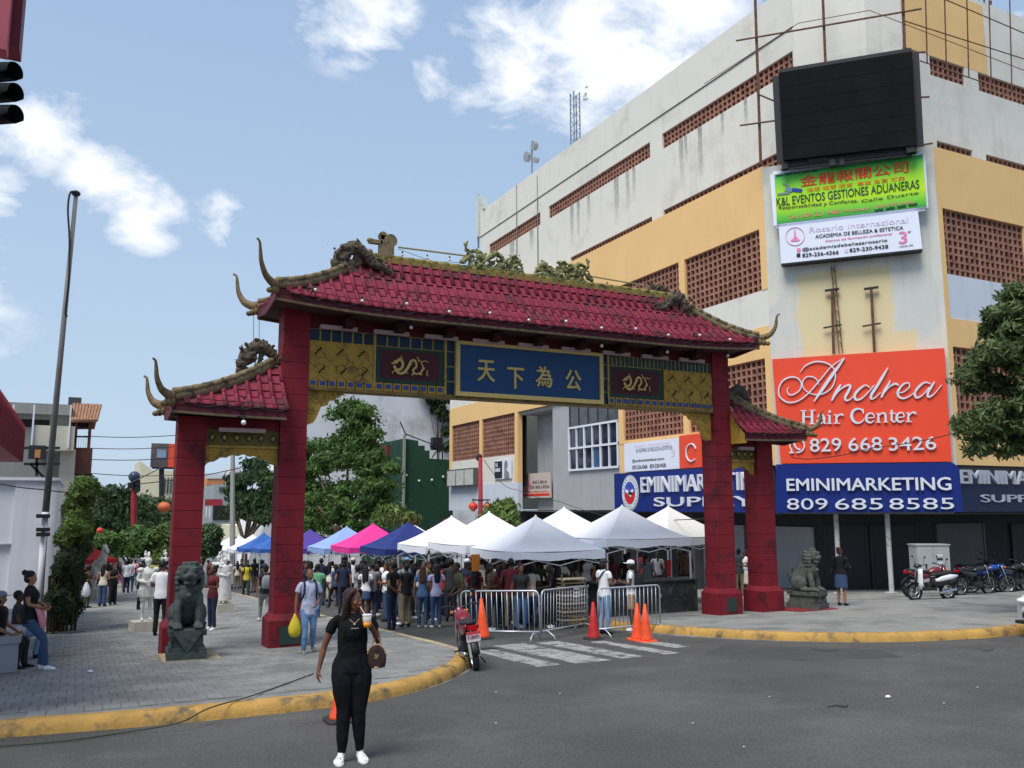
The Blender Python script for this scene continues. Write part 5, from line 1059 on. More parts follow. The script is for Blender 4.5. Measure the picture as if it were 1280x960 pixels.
part(MB().tube([p0, p1], .07, 6), 'pole', M_galv, t, True); part(MB().box(p0[0]-.2, p0[1]-.3, p1[2]-3.2, p0[0]+.2, p0[1]-.05, p1[2]-.2), 'panel', smat('antenna_white', (206, 208, 200)), t, True)
for px, py in ((604, 252), (606, 258)): p = onX(px, py, XU); part(MB().box(p[0]-.1, p[1]-.2, p[2]-.2, p[0]+.15, p[1]+.2, p[2]+.2), 'radio_box', smat('antenna_white', (206, 208, 200)), t, True)
p = onY(1216, 6, 22.5); t = thing('roof_dish_frame', 'small satellite dish frame on the right roof edge', 'antenna', (p[0], p[1], p[2]-1)); mb = MB()
for k_ in range(5): mb.tube([(p[0]-.9+.45*k_, p[1], p[2]-1), (p[0]-.6+.35*k_, p[1], p[2]+1)], .04, 5)
part(mb, 'legs', M_rust, t, True, kind='stuff'); part(MB().tube([(p[0]+.5+.8*math.cos(a_), p[1], p[2]+.6+.8*math.sin(a_)) for a_ in np.linspace(2.6, 6.2, 9)], .06, 6), 'dish_rim', M_rust, t, True)
# ================================================================ PEOPLE
SKIN = [smat('skin_brown', (122, 82, 62), r=.6, var=.05), smat('skin_dark', (84, 56, 44), r=.6, var=.05), smat('skin_tan', (158, 112, 86), r=.6, var=.05), smat('skin_deep', (60, 42, 36), r=.6, var=.05)]
CLR = dict(black=(24, 24, 27), white=(222, 222, 224), grey=(128, 130, 134), navy=(34, 42, 66), jeans=(58, 78, 108), paleblue=(120, 150, 184), denim=(74, 104, 140), maroon=(94, 34, 40), red=(176, 40, 44), green=(96, 150, 116), yellow=(192, 176, 62), tan=(160, 130, 100), khaki=(120, 110, 90), pink=(206, 130, 150), teal=(70, 120, 124), cream=(206, 196, 176), brown=(88, 66, 52), olive=(78, 82, 58), charcoal=(48, 49, 52), orange=(206, 120, 50), lilac=(176, 170, 200))
def cloth(n): return smat('cloth_'+n, CLR[n], r=.85, var=.1, sc=9)
M_hair = mat('hair_black', (.012, .01, .01), r=.6, var=.3, sc=30); M_hairb = smat('hair_brown', (70, 44, 34), r=.6); M_hairg = smat('hair_grey', (110, 108, 104), r=.7); M_eye = mat('eye', (.02, .015, .015), r=.2); M_eyew = mat('eye_white', (.6, .58, .55), r=.3); M_lip = smat('lip', (120, 60, 58), r=.5)
class Fig:
    def __init__(s): s.pr = []; s.mb = MB(); s.post = MB()
    def limb(s, pts, rad, tag, n=10, side=(1, 0, 0)):
        R = [(r, r) if not isinstance(r, (tuple, list)) else tuple(r) for r in rad]
        if len(pts) > 2:
            c = curve2([(*p, *q) for p, q in zip(pts, R)], 3); pts = [q[:3] for q in c]; R = [(max(q[3], .004), max(q[4], .004)) for q in c]
        s.mb.tube(pts, R, n, side=side); s.pr.append(([np.array(p, float) for p in pts], R, tag, np.array(side, float)))
    def ball(s, c, r, tag, Rm=None):
        s.mb.sph(c, r, 12, 8, R=Rm); r3 = (r,)*3 if isinstance(r, (int, float)) else r; s.pr.append((np.array(c, float), r3, tag, Rm))
    def tags(s, me):
        n = len(me.polygons); c = np.zeros(n*3); me.polygons.foreach_get('center', c); c = c.reshape(-1, 3); best = np.full(n, 1e9); tg = np.zeros(n, int)
        for p in s.pr:
            if isinstance(p[0], np.ndarray):
                d = c-p[0]
                if p[3] is not None: d = d@p[3]
                m = (np.linalg.norm(d/np.array(p[1]), axis=1)-1)*min(p[1]); k = m < best; best[k] = m[k]; tg[k] = p[2]; continue
            P, R, t, sd = p
            for i in range(len(P)-1):
                a, b = P[i], P[i+1]; ab = b-a; L2 = ab@ab+1e-12; tt = (c-a)@ab/L2; tc_ = np.clip(tt, 0, 1); q = a+tc_[:, None]*ab; d = c-q; dn = ab/math.sqrt(L2)
                u = sd-dn*(sd@dn); u /= np.linalg.norm(u)+1e-9; w = np.cross(dn, u); rx = R[i][0]+(R[i+1][0]-R[i][0])*tc_; ry = R[i][1]+(R[i+1][1]-R[i][1])*tc_
                al = d@dn; m = (np.sqrt((d@u/rx)**2+(d@w/ry)**2)-1)*np.minimum(rx, ry)+np.abs(al)*1.5; k = m < best; best[k] = m[k]; tg[k] = t
        return tg
def rotz(a): return np.array([[math.cos(a), -math.sin(a), 0], [math.sin(a), math.cos(a), 0], [0, 0, 1]])
def hand(mb, F, w, d, nrm, thumb, curl=.35, tag=0, sc=1., hold=False):
    """palm from the wrist w along d; nrm = palm facing; thumb = side the thumb leaves on"""
    d = np.array(d, float); d /= np.linalg.norm(d); nrm = np.array(nrm, float); nrm -= d*(nrm@d); nrm /= np.linalg.norm(nrm); sd = np.cross(d, nrm); sd = sd if sd@np.array(thumb, float) > 0 else -sd
    pe = w+d*.085*sc
    if F is not None: F.limb([w-d*.01, w+d*.03*sc, pe], [(.024*sc, .02*sc), (.037*sc, .017*sc), (.04*sc, .015*sc)], tag, 10, side=sd)
    for i, (o, l) in enumerate(((.03, .066), (.01, .076), (-.01, .07), (-.03, .056))):
        p = pe-d*.012+sd*o*sc; c = curl*(1+.12*i); pts = [p]; a = 0; q = p
        for k, f in enumerate((.45, .32, .27)): a += c*(1.0 if k else .7); q = q+(d*math.cos(a)+nrm*math.sin(a))*l*sc*f; pts.append(q)
        r = .0085*sc; mb.tube(pts, [r*1.1, r*1.05, r, r*.75], 6)
        if F is not None and mb is F.mb: F.pr.append(([np.array(x) for x in pts], [(r, r)]*4, tag, sd))
    b = w+d*.03*sc+sd*.03*sc; t1 = b+(sd*.7+d*.6+nrm*.25)*.036*sc; t2 = t1+(sd*.2+d*.85+nrm*.5)*.03*sc; mb.tube([b-sd*.012, t1, t2], [.013*sc, .0105*sc, .008*sc], 6)
    if F is not None and mb is F.mb: F.pr.append(([b, t1, t2], [(.013, .013), (.0105, .0105), (.008, .008)], tag, sd))
J0 = dict(sh=(.185, .005, 1.41), el=(.235, .03, 1.13), wr=(.25, -.03, .89), hp=(.088, 0, .9), kn=(.095, -.012, .49), an=(.1, .02, .085))
def figure(pose, top='tee', bottom='pants', vox=.016, fem=False, name='body', detail=False, hy=0., ht=0., hips=1., fat=1., shoe_r=1., hem=.86, waist=1., leg=1.):
    """one continuous body. pose: joint overrides elL, wrL, elR, wrR, knL, anL, knR, anR, toeL, toeR, lean (x, y); L is at +x"""
    F = Fig(); lean = np.array([*pose.get('lean', (0, 0)), 0]); dz = pose.get('dz', 0)
    def J(k, s):
        base = np.array(J0[k]); base = base*[s, 1, 1]; q = pose.get(k+('L' if s > 0 else 'R')); v = np.array(q, float) if q is not None else base
        if k == 'sh' or (q is None and k in ('el', 'wr')): v = v+lean*(1 if k == 'sh' else .8)
        return v+np.array([0, 0, dz if k in ('sh', 'hp') or (q is None and k in ('el', 'wr')) else 0])
    Z = lambda z, f=0.: np.array([lean[0]*max(0, (z-.9)/.5), lean[1]*max(0, (z-.9)/.5), z+dz])
    f_ = fat; hw = (.168 if not fem else .178)*hips*f_; ww = (.14 if not fem else .118)*f_*waist; cwid = (.165 if not fem else .148)*f_
    # pelvis and torso
    F.limb([Z(.8), Z(.88), Z(.97), Z(1.04)], [(hw*.8, .1*f_), (hw, .122*f_), (hw*.95, .115*f_), (ww*1.02, .1*f_)], 2, 16)
    bust = .018 if fem else 0
    F.limb([Z(hem), Z(.96), Z(1.08), Z(1.2)+[0, -.005, 0], Z(1.3)+[0, -.01-bust/2, 0], Z(1.38)+[0, -.002, 0], Z(1.435)+[0, .006, 0], Z(1.46)+[0, .008, 0]],
           [(hw*1.04, .128*f_), (hw*1.0, .122*f_), (ww*1.08, .108*f_), (ww*1.1, .108*f_), (cwid, .112*f_+bust), (cwid*1.0, .1), (.125, .075), (.075, .055)], 1, 16)
    F.limb([Z(1.42)+[0, .012, 0], Z(1.5)+[0, .0, 0], Z(1.53)+[0, -.005, 0]], [.052, .048, .047] if not fem else [.047, .042, .042], 0, 12)
    R = rotz(hy); hc = Z(1.6)+[0, -.008, 0]; H = lambda x, y, z: hc+R@np.array([x, y+ht*z*1.2, z])
    F.ball(H(0, .012, .02), (.074, .092, .098), 0, R); F.ball(H(0, -.022, -.05), (.052, .058, .062), 0, R); F.ball(H(0, -.04, -.085), (.028, .03, .026), 0, R); F.ball(H(0, -.082, -.03), (.014, .02, .022), 0, R)
    for s in (-1, 1): F.ball(H(s*.076, .01, -.01), (.012, .02, .03), 0, R)
    if detail:
        F.limb([H(0, -.075, .012), H(0, -.098, -.032)], [.009, .0125], 0, 8)
        for s in (-1, 1): F.ball(H(s*.012, -.09, -.036), (.009, .009, .008), 0, R); F.ball(H(s*.034, -.058, -.028), (.026, .022, .022), 0, R); F.ball(H(s*.03, -.072, .02), (.024, .012, .007), 0, R)
        F.ball(H(0, -.079, -.062), (.022, .01, .006), 0, R); F.ball(H(0, -.077, -.07), (.019, .01, .007), 0, R)
    for s in (-1, 1):
        sh, el, wr = J('sh', s), J('el', s), J('wr', s); k = .9 if fem else 1
        F.limb([sh*[1, 1, 1]-[s*.02, 0, .03], sh+(el-sh)*.14, (sh+el)/2, el, el+(wr-el)*.3, wr], [.03*k, .045*k, .043*k, .036*k, .036*k, .025*k], 0, 10)
        if top in ('tee', 'long', 'loose'):
            e = .46 if top == 'tee' else .62; a = sh+(el-sh)
            if top == 'long': F.limb([sh-[s*.05, 0, -.005], sh+(el-sh)*.12, (sh+el)/2, el, el+(wr-el)*.93], [.058, .064, .055, .048, .036], 1, 12)
            else: F.limb([sh-[s*.06, 0, .005], sh+(el-sh)*.1-[s*.008, 0, 0], sh+(el-sh)*e], [.054, .059*k, .058*k if top == 'tee' else .066], 1, 12)
        d = pose.get('hd'+('L' if s > 0 else 'R')); d = np.array(d, float) if d is not None else (wr-el)+np.array([0, -.02, 0])
        nrm = pose.get('hn'+('L' if s > 0 else 'R'), (-s, 0, .1)); th = pose.get('ht'+('L' if s > 0 else 'R'), (0, -1, 0)); cu = pose.get('cu'+('L' if s > 0 else 'R'), .3)
        hand(F.mb if vox < .009 else F.post, F, wr, d, nrm, th, cu, 0, 1.0)
        hp, kn, an = J('hp', s), J('kn', s), J('an', s)
        if bottom in ('pants', 'wide', 'tight', 'jeans'):
            a_ = dict(pants=(.094, .062, .056), wide=(.096, .082, .088), tight=(.104, .068, .043), jeans=(.096, .062, .052))[bottom]; h = hips if fem else 1
            F.limb([hp, hp+(kn-hp)*.35, kn, kn+(an-kn)*.4, an+(kn-an)*.04], [a_[0]*h*f_, a_[0]*.93*h*f_*(1+(leg-1)*.6), a_[1]*f_*(1+(leg-1)*.5), (a_[1]*.6+a_[2]*.4)*f_*leg, a_[2]], 2, 12); F.limb([an+(kn-an)*.1, an], [.036, .036], 0, 8)
        else:
            F.limb([hp, hp+(kn-hp)*.4, kn, kn+(an-kn)*.33, an], [.088*f_, .076*f_, .054, .056, .034], 0, 12)
            if bottom == 'shorts': F.limb([hp, hp+(kn-hp)*.4, hp+(kn-hp)*.88], [.1*f_, .098*f_, .09], 2, 12)
            if bottom == 'sshorts': F.limb([hp, hp+(kn-hp)*.32], [.1*f_, .1*f_], 2, 12)
        t = pose.get('toe'+('L' if s > 0 else 'R')); t = np.array(t, float) if t is not None else an+np.array([s*.02, -.17, -.055]); bz = an+np.array([0, .03, -.045])
        dd = (t-bz); F.limb([bz, bz+dd*.3+[0, 0, .006], bz+dd*.68, t], [(.034*shoe_r, .036), (.038*shoe_r, .042), (.045*shoe_r, .032), (.034*shoe_r, .02)], 3, 10, side=(1, 0, 0)); F.limb([an+[0, 0, .01], bz+dd*.15], [.038, .036], 3, 8)
    if bottom in ('skirt', 'dress', 'mini'):
        z0 = dict(skirt=.52, dress=.45, mini=.66)[bottom]; fl = .2 if bottom != 'mini' else .19; F.limb([Z(1.02), Z(.9), Z((.9+z0)/2), Z(z0)], [(ww*1.02, .1), (hw*1.05, .13), ((hw+fl)/2*1.02, .145), (fl, .155)], 2, 18)
    if bottom == 'robe':
        F.limb([Z(1.25), Z(1.0), Z(.6), Z(.12)], [(.2, .14), (.23, .17), (.26, .2), (.3, .24)], 2, 18); F.limb([Z(1.42), Z(1.2), Z(1.0)], [(.22, .13), (.23, .17), (.18, .14)], 1, 14)
    me = remesh(F.mb, vox, 2 if vox > .012 else 5, name)
    tg = F.tags(me)
    if len(F.post.v):
        import bmesh
        b = bmesh.new(); b.from_mesh(me); n0 = len(b.faces); tm = F.post.mesh('t', MATS['eye'], True); b.from_mesh(tm); b.to_mesh(me); b.free(); bpy.data.meshes.remove(tm); tg = np.concatenate([tg, np.zeros(len(me.polygons)-len(tg), int)])
    for m in ('skin_brown', 'cloth_black', 'cloth_black', 'cloth_black'): me.materials.append(MATS.get(m) or cloth('black'))
    me.polygons.foreach_set('material_index', tg.astype(np.int32)); me.polygons.foreach_set('use_smooth', [True]*len(me.polygons)); me.update()
    me['hc'] = [float(v) for v in hc]; me['hy'] = hy; return me
cloth('black')
def hair_mesh(style, hc=(0, -.008, 1.6), hy=0.):
    mb = MB(); R = rotz(hy); H = lambda x, y, z: np.array(hc)+R@np.array([x, y, z])
    if style in ('cap', 'hat'):
        n = 12; rings = [[H(.083*a*math.cos(t), .012+.1*a*math.sin(t), z) for t in np.linspace(0, 2*math.pi, n, endpoint=False)] for a, z in ((1.0, .025), (1.02, .06), (.85, .1), (.45, .125), (.05, .13))]; mb.loft(rings)
        mb.prism([(-.07, 0), (-.06, -.08), (0, -.1), (.06, -.08), (.07, 0)], H(0, -.075, .03), R@np.array([1, 0, 0]), R@np.array([0, 1, -.2]), (0, 0, 1), 0, .012)
        if style == 'hat': mb.loft([[H(r*math.cos(t), .012+r*math.sin(t), z) for t in np.linspace(0, 2*math.pi, 14, endpoint=False)] for r, z in ((.08, .035), (.17, .03), (.17, .022), (.08, .025))], caps=False)
        me = mb.mesh('hair', M_hair, True); fixn(me); return me
    mb.sph(H(0, .026, .035), (.082, .094, .094), 14, 10, R=R)
    if style == 'short': pass
    elif style == 'afro': mb.sph(H(0, .03, .05), (.12, .125, .115), 14, 10)
    elif style == 'bun': mb.sph(H(0, .11, .09), (.05, .05, .05)); mb.sph(H(0, .05, -.02), (.08, .07, .07))
    elif style == 'pony': mb.tube([H(0, .1, .06), H(0, .15, .0), H(0, .14, -.14), H(0, .13, -.26)], [.03, .04, .035, .012], 8)
    elif style == 'braids':
        r = random.Random(4); mb.sph(H(0, .04, -.02), (.088, .085, .1), 12, 8)
        for k in range(11): a = -1.3+2.6*k/10; x = .085*math.sin(a); y = .03+.075*math.cos(a); mb.tube([H(x, y, 0), H(x*1.15, y+.02, -.16), H(x*1.1, y+.03, -.36-r.uniform(0, .1))], [.02, .02, .012], 6)
    elif style == 'long':
        mb.loft([[H(.094*sx*math.cos(t), yc+.07*sy*math.sin(t), z) for t in np.linspace(0, 2*math.pi, 14, endpoint=False)] for z, sx, sy, yc in ((.05, .9, 1.1, .03), (-.02, 1.0, 1.0, .05), (-.1, 1.08, .8, .07), (-.2, 1.1, .6, .085), (-.32, .95, .5, .09), (-.4, .6, .3, .09))])
    me = remesh(mb, .014, 1, 'hair'); me.materials.append(M_hair); me.polygons.foreach_set('use_smooth', [True]*len(me.polygons)); return me
POSES = {
 'stand': {}, 'turn': dict(elL=(.25, .02, 1.13), wrL=(.2, -.16, .96), elR=(-.24, .03, 1.13), wrR=(-.25, .0, .88)),
 'walk': dict(knL=(.09, -.16, .5), anL=(.09, -.2, .1), knR=(-.09, .04, .5), anR=(-.09, .3, .17), elL=(.24, .09, 1.15), wrL=(.26, .1, .9), elR=(-.24, -.06, 1.14), wrR=(-.25, -.2, .96), toeR=(-.09, .2, .03), dz=-.02),
 'phone': dict(elL=(.24, -.02, 1.14), wrL=(.1, -.26, 1.18), elR=(-.24, -.02, 1.14), wrR=(-.1, -.26, 1.16), cuL=.7, cuR=.7, hdL=(-.4, -.4, .6), hdR=(.4, -.4, .6)),
 'cross': dict(elL=(.24, -.03, 1.14), wrL=(-.06, -.2, 1.14), elR=(-.24, -.03, 1.12), wrR=(.08, -.19, 1.08), hdL=(-1, .1, .1), hdR=(1, .1, .1)),
 'back': dict(elL=(.25, .1, 1.14), wrL=(.03, .17, .96), elR=(-.25, .1, 1.14), wrR=(-.03, .18, .99), hdL=(-1, 0, 0), hdR=(1, 0, 0)),
 'reach': dict(elL=(.26, -.1, 1.16), wrL=(.22, -.36, 1.1), elR=(-.24, .0, 1.12), wrR=(-.2, -.2, .98), lean=(0, -.06)),
 'lean': dict(lean=(0, -.16), elL=(.25, -.14, 1.1), wrL=(.2, -.34, .98), elR=(-.25, -.12, 1.1), wrR=(-.2, -.3, .95)), }
BODY, HAIR = {}, {}
def body(pose, top, bottom, fem): 
    k = (pose, top, bottom, fem)
    if k not in BODY: BODY[k] = figure(POSES[pose], top, bottom, .017, fem)
    return BODY[k]
def hair(st):
    if st not in HAIR: HAIR[st] = hair_mesh(st)
    return HAIR[st]
def backpack(m, parent, strap=None):
    mb = MB(); rg = []
    for z, w, d in ((1.0, .13, .07), (1.04, .15, .1), (1.2, .15, .11), (1.34, .13, .09), (1.4, .08, .05)): rg.append([(w*math.copysign(abs(math.cos(t))**.5, math.cos(t)), .19+d*math.copysign(abs(math.sin(t))**.5, math.sin(t)), z) for t in np.linspace(.2, .2+2*math.pi, 12, endpoint=False)])
    mb.loft(rg); o = part(mb, 'backpack', m, parent, smooth=True, fix=True)
    st = MB()
    for s in (-1, 1): st.tube([(s*.1, .13, 1.38), (s*.11, .02, 1.475), (s*.12, -.1, 1.4), (s*.13, -.12, 1.22), (s*.15, .0, 1.06), (s*.13, .13, 1.04)], [(.022, .008)]*6, 6, side=(s, 0, 0))
    part(st, 'strap', strap or m, parent, smooth=True); return o
def handbag(p, m, parent, w=.13, h=.11):
    mb = MB(); mb.loft([[(p[0]+w*.32*math.cos(t), p[1]+w*math.sin(t)*a, z) for t in np.linspace(0, 2*math.pi, 10, endpoint=False)] for z, a in ((p[2]-h, .9), (p[2]-h*.9, 1), (p[2]+h*.4, .95), (p[2]+h*.8, .6))]); part(mb, 'bag', m, parent, smooth=True)
def carrier(p, m, parent, s=1.):
    """thin plastic carrier bag hanging from the hand"""
    mb = MB(); r = random.Random(2); rg = []
    for z, a in ((0, .012), (-.06, .03), (-.14, .07), (-.24, .1), (-.33, .11), (-.38, .08), (-.4, .03)): rg.append([(p[0]+a*s*math.cos(t)*(1+r.uniform(-.16, .16)), p[1]+a*s*.75*math.sin(t)*(1+r.uniform(-.16, .16)), p[2]+z*s) for t in np.linspace(0, 2*math.pi, 12, endpoint=False)])
    mb.loft(rg); part(mb, 'carrier_bag', m, parent, smooth=True)
def person(label, xy, ang, pose='stand', top='tee', bot='pants', fem=False, ct='black', cb='navy', cs='white', sk=0, hr='short', hc=None, h=1.7, side=0., group=None, extra=None, z=None, ch=None):
    x, y = float(xy[0]), float(xy[1]); rz = -math.atan2(x, y)+ang; t = thing('person', label, 'person', (x, y, (gz(y)+side) if z is None else z), rz, group)
    me = body(pose, top, bot, fem); o = bpy.data.objects.new('body', me); COL.objects.link(o); o.parent = t
    cbm = SKIN[sk] if False else cloth(cb)
    for i, m in enumerate((SKIN[sk], cloth(ct), cbm, cloth(cs))): o.material_slots[i].link = 'OBJECT'; o.material_slots[i].material = m
    q = bpy.data.objects.new('hair' if hr not in ('cap', 'hat') else 'cap', hair(hr)); COL.objects.link(q); q.parent = t; q.material_slots[0].link = 'OBJECT'; q.material_slots[0].material = hc or (cloth(ch) if ch else M_hair)
    off = POSES[pose].get('lean', (0, 0)); q.location = (off[0]*1.35, off[1]*1.35, POSES[pose].get('dz', 0))
    if hr in ('cap', 'hat'): q2 = bpy.data.objects.new('hair', hair('short')); COL.objects.link(q2); q2.parent = t; q2.location = (off[0]*1.35, off[1]*1.35+.012, POSES[pose].get('dz', 0)-.03); q2.scale = (.96, .96, .98)
    s = h/1.715; t.scale = (s, s, s)
    if extra: extra(t)
    return t
PI = math.pi
bp = lambda n, st=None: (lambda t: backpack(cloth(n), t, cloth(st) if st else None))
M_yb = smat('yellow_bag', (226, 204, 60), r=.4, var=.15, sc=9, trans=.3); M_wb = smat('white_bag', (220, 222, 228), r=.4, var=.1, sc=9, trans=.3); M_louis = smat('bag_brown', (62, 44, 40), r=.5, var=.25, sc=40)
# ---- the woman drinking in the foreground
wx, wy, _ = g(437, 951); WP = dict(elL=(.275, .03, 1.16), wrL=(.165, -.16, 1.36), hdL=(-.55, -.2, .75), hnL=(-.5, .3, 0), htL=(0, 0, 1), cuL=.75, elR=(-.285, .03, 1.13), wrR=(-.335, -.01, .92), hdR=(-.12, -.02, -1), hnR=(1, .2, 0), htR=(0, -1, 0), cuR=.4,
    knL=(.078, -.03, .5), anL=(.1, .0, .085), knR=(-.074, -.035, .5), anR=(-.088, -.03, .085), toeL=(.14, -.17, .03), toeR=(-.14, -.19, .03))
wt_ = thing('person', 'woman in black tee and black leggings drinking from a cup in the road', 'person', (wx, wy, gz(wy)), -math.atan2(wx, wy)+.12)
me = figure(WP, 'tee', 'tight', .0068, True, 'body', True, hy=.75, ht=.0, hips=1.1, fat=1.03, shoe_r=1.12, hem=.88, waist=1.17, leg=1.16)
folds(me, .0075, (11, 11, 4.5), (1, 2))
for i, m in enumerate((smat('skin_warm', (112, 72, 54), r=.5, var=.06, bump=.05), mat('tee_black', (.01, .01, .012), r=.95, var=.3, sc=14, bump=.6, bsc=7, spec=.1), mat('legging_black', (.008, .008, .01), r=.9, var=.3, sc=8, bump=.4, bsc=7, spec=.12), smat('clog_white', (224, 224, 220), r=.6, var=.06))): me.materials[i] = m
o = bpy.data.objects.new('body', me); COL.objects.link(o); o.parent = wt_; hc_ = np.array(list(me['hc'])); R_ = rotz(.75); HH = lambda x, y, z: hc_+R_@np.array([x, y, z])
mb = MB(); mb.sph(HH(0, .03, .035), (.08, .092, .094), 16, 12, R=R_)
for sx in (-1, 1): mb.tube([HH(sx*.02, -.045, .112), HH(sx*.06, -.035, .085), HH(sx*.086, .0, .02), HH(sx*.094, .02, -.08), HH(sx*.09, .03, -.17), HH(sx*.085, .045, -.26)], [(.02, .02), (.03, .03), (.03, .036), (.03, .045), (.034, .045), (.02, .025)], 10)
mb.loft([[HH(.1*sx*math.cos(t), yc+.07*sy*math.sin(t), z) for t in np.linspace(0, 2*math.pi, 16, endpoint=False)] for z, sx, sy, yc in ((.06, .8, 1.1, .03), (-.02, .92, 1.0, .045), (-.1, 1.0, .8, .055), (-.2, 1.08, .66, .06), (-.3, .95, .5, .06), (-.36, .5, .3, .06))])
hm = remesh(mb, .009, 1, 'hair'); hm.materials.append(mat('hair_dark_red', (.022, .01, .009), r=.42, var=.5, sc=26, c2=(.09, .015, .012), c2amt=.3, c2sc=9)); hm.polygons.foreach_set('use_smooth', [True]*len(hm.polygons)); o = bpy.data.objects.new('hair', hm); COL.objects.link(o); o.parent = wt_
for s in (-1, 1):
    e = part(MB().sph(HH(s*.03, -.074, .005), (.013, .008, .007), 10, 6, R=R_), 'eye', M_eyew, wt_, smooth=True); part(MB().sph(HH(s*.031, -.0815, .005), (.0055, .004, .0055), 8, 6), 'iris', M_eye, e, smooth=True)
    mb = MB(); mb.tube([HH(s*.014, -.087, .024), HH(s*.03, -.086, .03), HH(s*.047, -.076, .025)], [.0035, .004, .002], 5); part(mb, 'eyebrow', M_hair, wt_)
mb = MB(); mb.sph(HH(0, -.087, -.0655), (.02, .007, .008), 10, 6, R=R_); part(mb, 'lips', M_lip, wt_, smooth=True)
for s in (-1, 1):
    tx, ty = (.125, -.09) if s > 0 else (-.12, -.105); part(MB().loft([[(tx+a*math.cos(t_)+.0, ty+b_*math.sin(t_), z_) for t_ in np.linspace(0, 2*PI, 16, endpoint=False)] for z_, a, b_ in ((0, .05, .125), (.018, .054, .13), (.03, .052, .128))]), 'clog_sole', smat('clog_sole', (196, 196, 190), r=.7), wt_, smooth=True)
    for k_ in range(6): part(MB().sph((tx+.022*math.cos(k_*1.05)+.004*s, ty-.05+.03*math.sin(k_*1.05), .082-.01*(k_ % 2)), (.005, .005, .004), 6, 4), 'vent_hole', M_ink, wt_)
# cup with straw in her hand, bag on her forearm (things she holds)
def wpt(x, y, z): M = Matrix.Translation((wx, wy, gz(wy))) @ Matrix.Rotation(-math.atan2(wx, wy)+.12, 4, 'Z'); return np.array(M @ (Vector((x, y, z))*.975))
wt_.scale = (.975,)*3
c = wpt(.115, -.235, 1.41); cup = thing('drink_cup', 'clear plastic cup of orange drink with a pink straw in her hand', 'cup', c)
part(MB().tube([(0, 0, -.06), (0, 0, .06)], [.033, .047], 16), 'cup', smat('cup_plastic', (228, 222, 210), r=.2, var=.03, trans=.4), cup, smooth=True); part(MB().tube([(0, 0, -.061), (0, 0, -.012)], [.0338, .0395], 16), 'drink', smat('orange_drink', (226, 138, 30), r=.3), cup, smooth=True); part(MB().tube([(0, 0, .055), (0, 0, .064)], [.05, .05], 16), 'lid', smat('cup_lid', (236, 236, 236), r=.3), cup)
mp_ = np.array(wt_.location)*0+wpt(*(HH(.0, -.095, -.066))) - c; part(MB().tube([(0, 0, .03), tuple(mp_)], .0045, 6), 'straw', smat('straw_pink', (230, 170, 160)), cup)
b = wpt(.245, -.05, 1.02); bag = thing('handbag', 'small rounded brown handbag with gold letters hanging from her forearm', 'handbag', b, -.3)
rg = [[(w*math.cos(t), .05*math.sin(t), z) for t in np.linspace(0, 2*math.pi, 18, endpoint=False)] for z, w in ((-.1, .08), (-.095, .09), (-.04, .1), (.03, .098), (.08, .075), (.105, .04), (.11, .015))]
part(MB().loft(rg), 'bag_body', M_louis, bag, smooth=True); part(MB().tube([(-.085, -.0, -.095), (0, -.052, -.098), (.085, 0, -.095)], .01, 6), 'trim', smat('bag_trim', (196, 150, 110)), bag)
part(MB().tube([(.09*math.cos(t), -.02, .02+.1*math.sin(t)) for t in np.linspace(.1, 3.0, 12)], .006, 6), 'piping', smat('bag_trim', (196, 150, 110)), bag)
part(MB().tube([(-.05, 0, .09), (-.03, 0, .17), (0, 0, .2), (.03, 0, .17), (.05, 0, .09)], .007, 6), 'handle', smat('bag_trim', (196, 150, 110)), bag)
goldp = smat('gold_print', (214, 184, 120), r=.4)
lv = MB(); lv.bar((-.014, -.054, .035), (-.014, -.054, -.005), .008, .004); lv.bar((-.014, -.054, -.005), (.006, -.054, -.005), .006, .004); lv.bar((-.006, -.055, .035), (.008, -.055, .0), .007, .004); lv.bar((.022, -.055, .035), (.008, -.055, .0), .007, .004); part(lv, 'monogram', goldp, bag, kind='stuff')
mb = MB(); mb.tube([(-.05, -.13, 1.42), (0, -.143, 1.375), (.05, -.13, 1.42)], .0025, 5); part(mb, 'necklace', goldp, wt_); part(MB().sph((0, -.147, 1.37), (.01, .005, .009), 6, 5), 'pendant', M_eyew, wt_)
tm = text_mesh('cleveland', .075, .012, .01, .004); tm.materials.clear(); tm.materials.append(M_eyew); o = bpy.data.objects.new('chest_lettering', tm); COL.objects.link(o); o.parent = wt_; o.matrix_basis = Matrix.Translation((-.035, -.148, 1.325)) @ Matrix.Rotation(PI/2, 4, 'X')
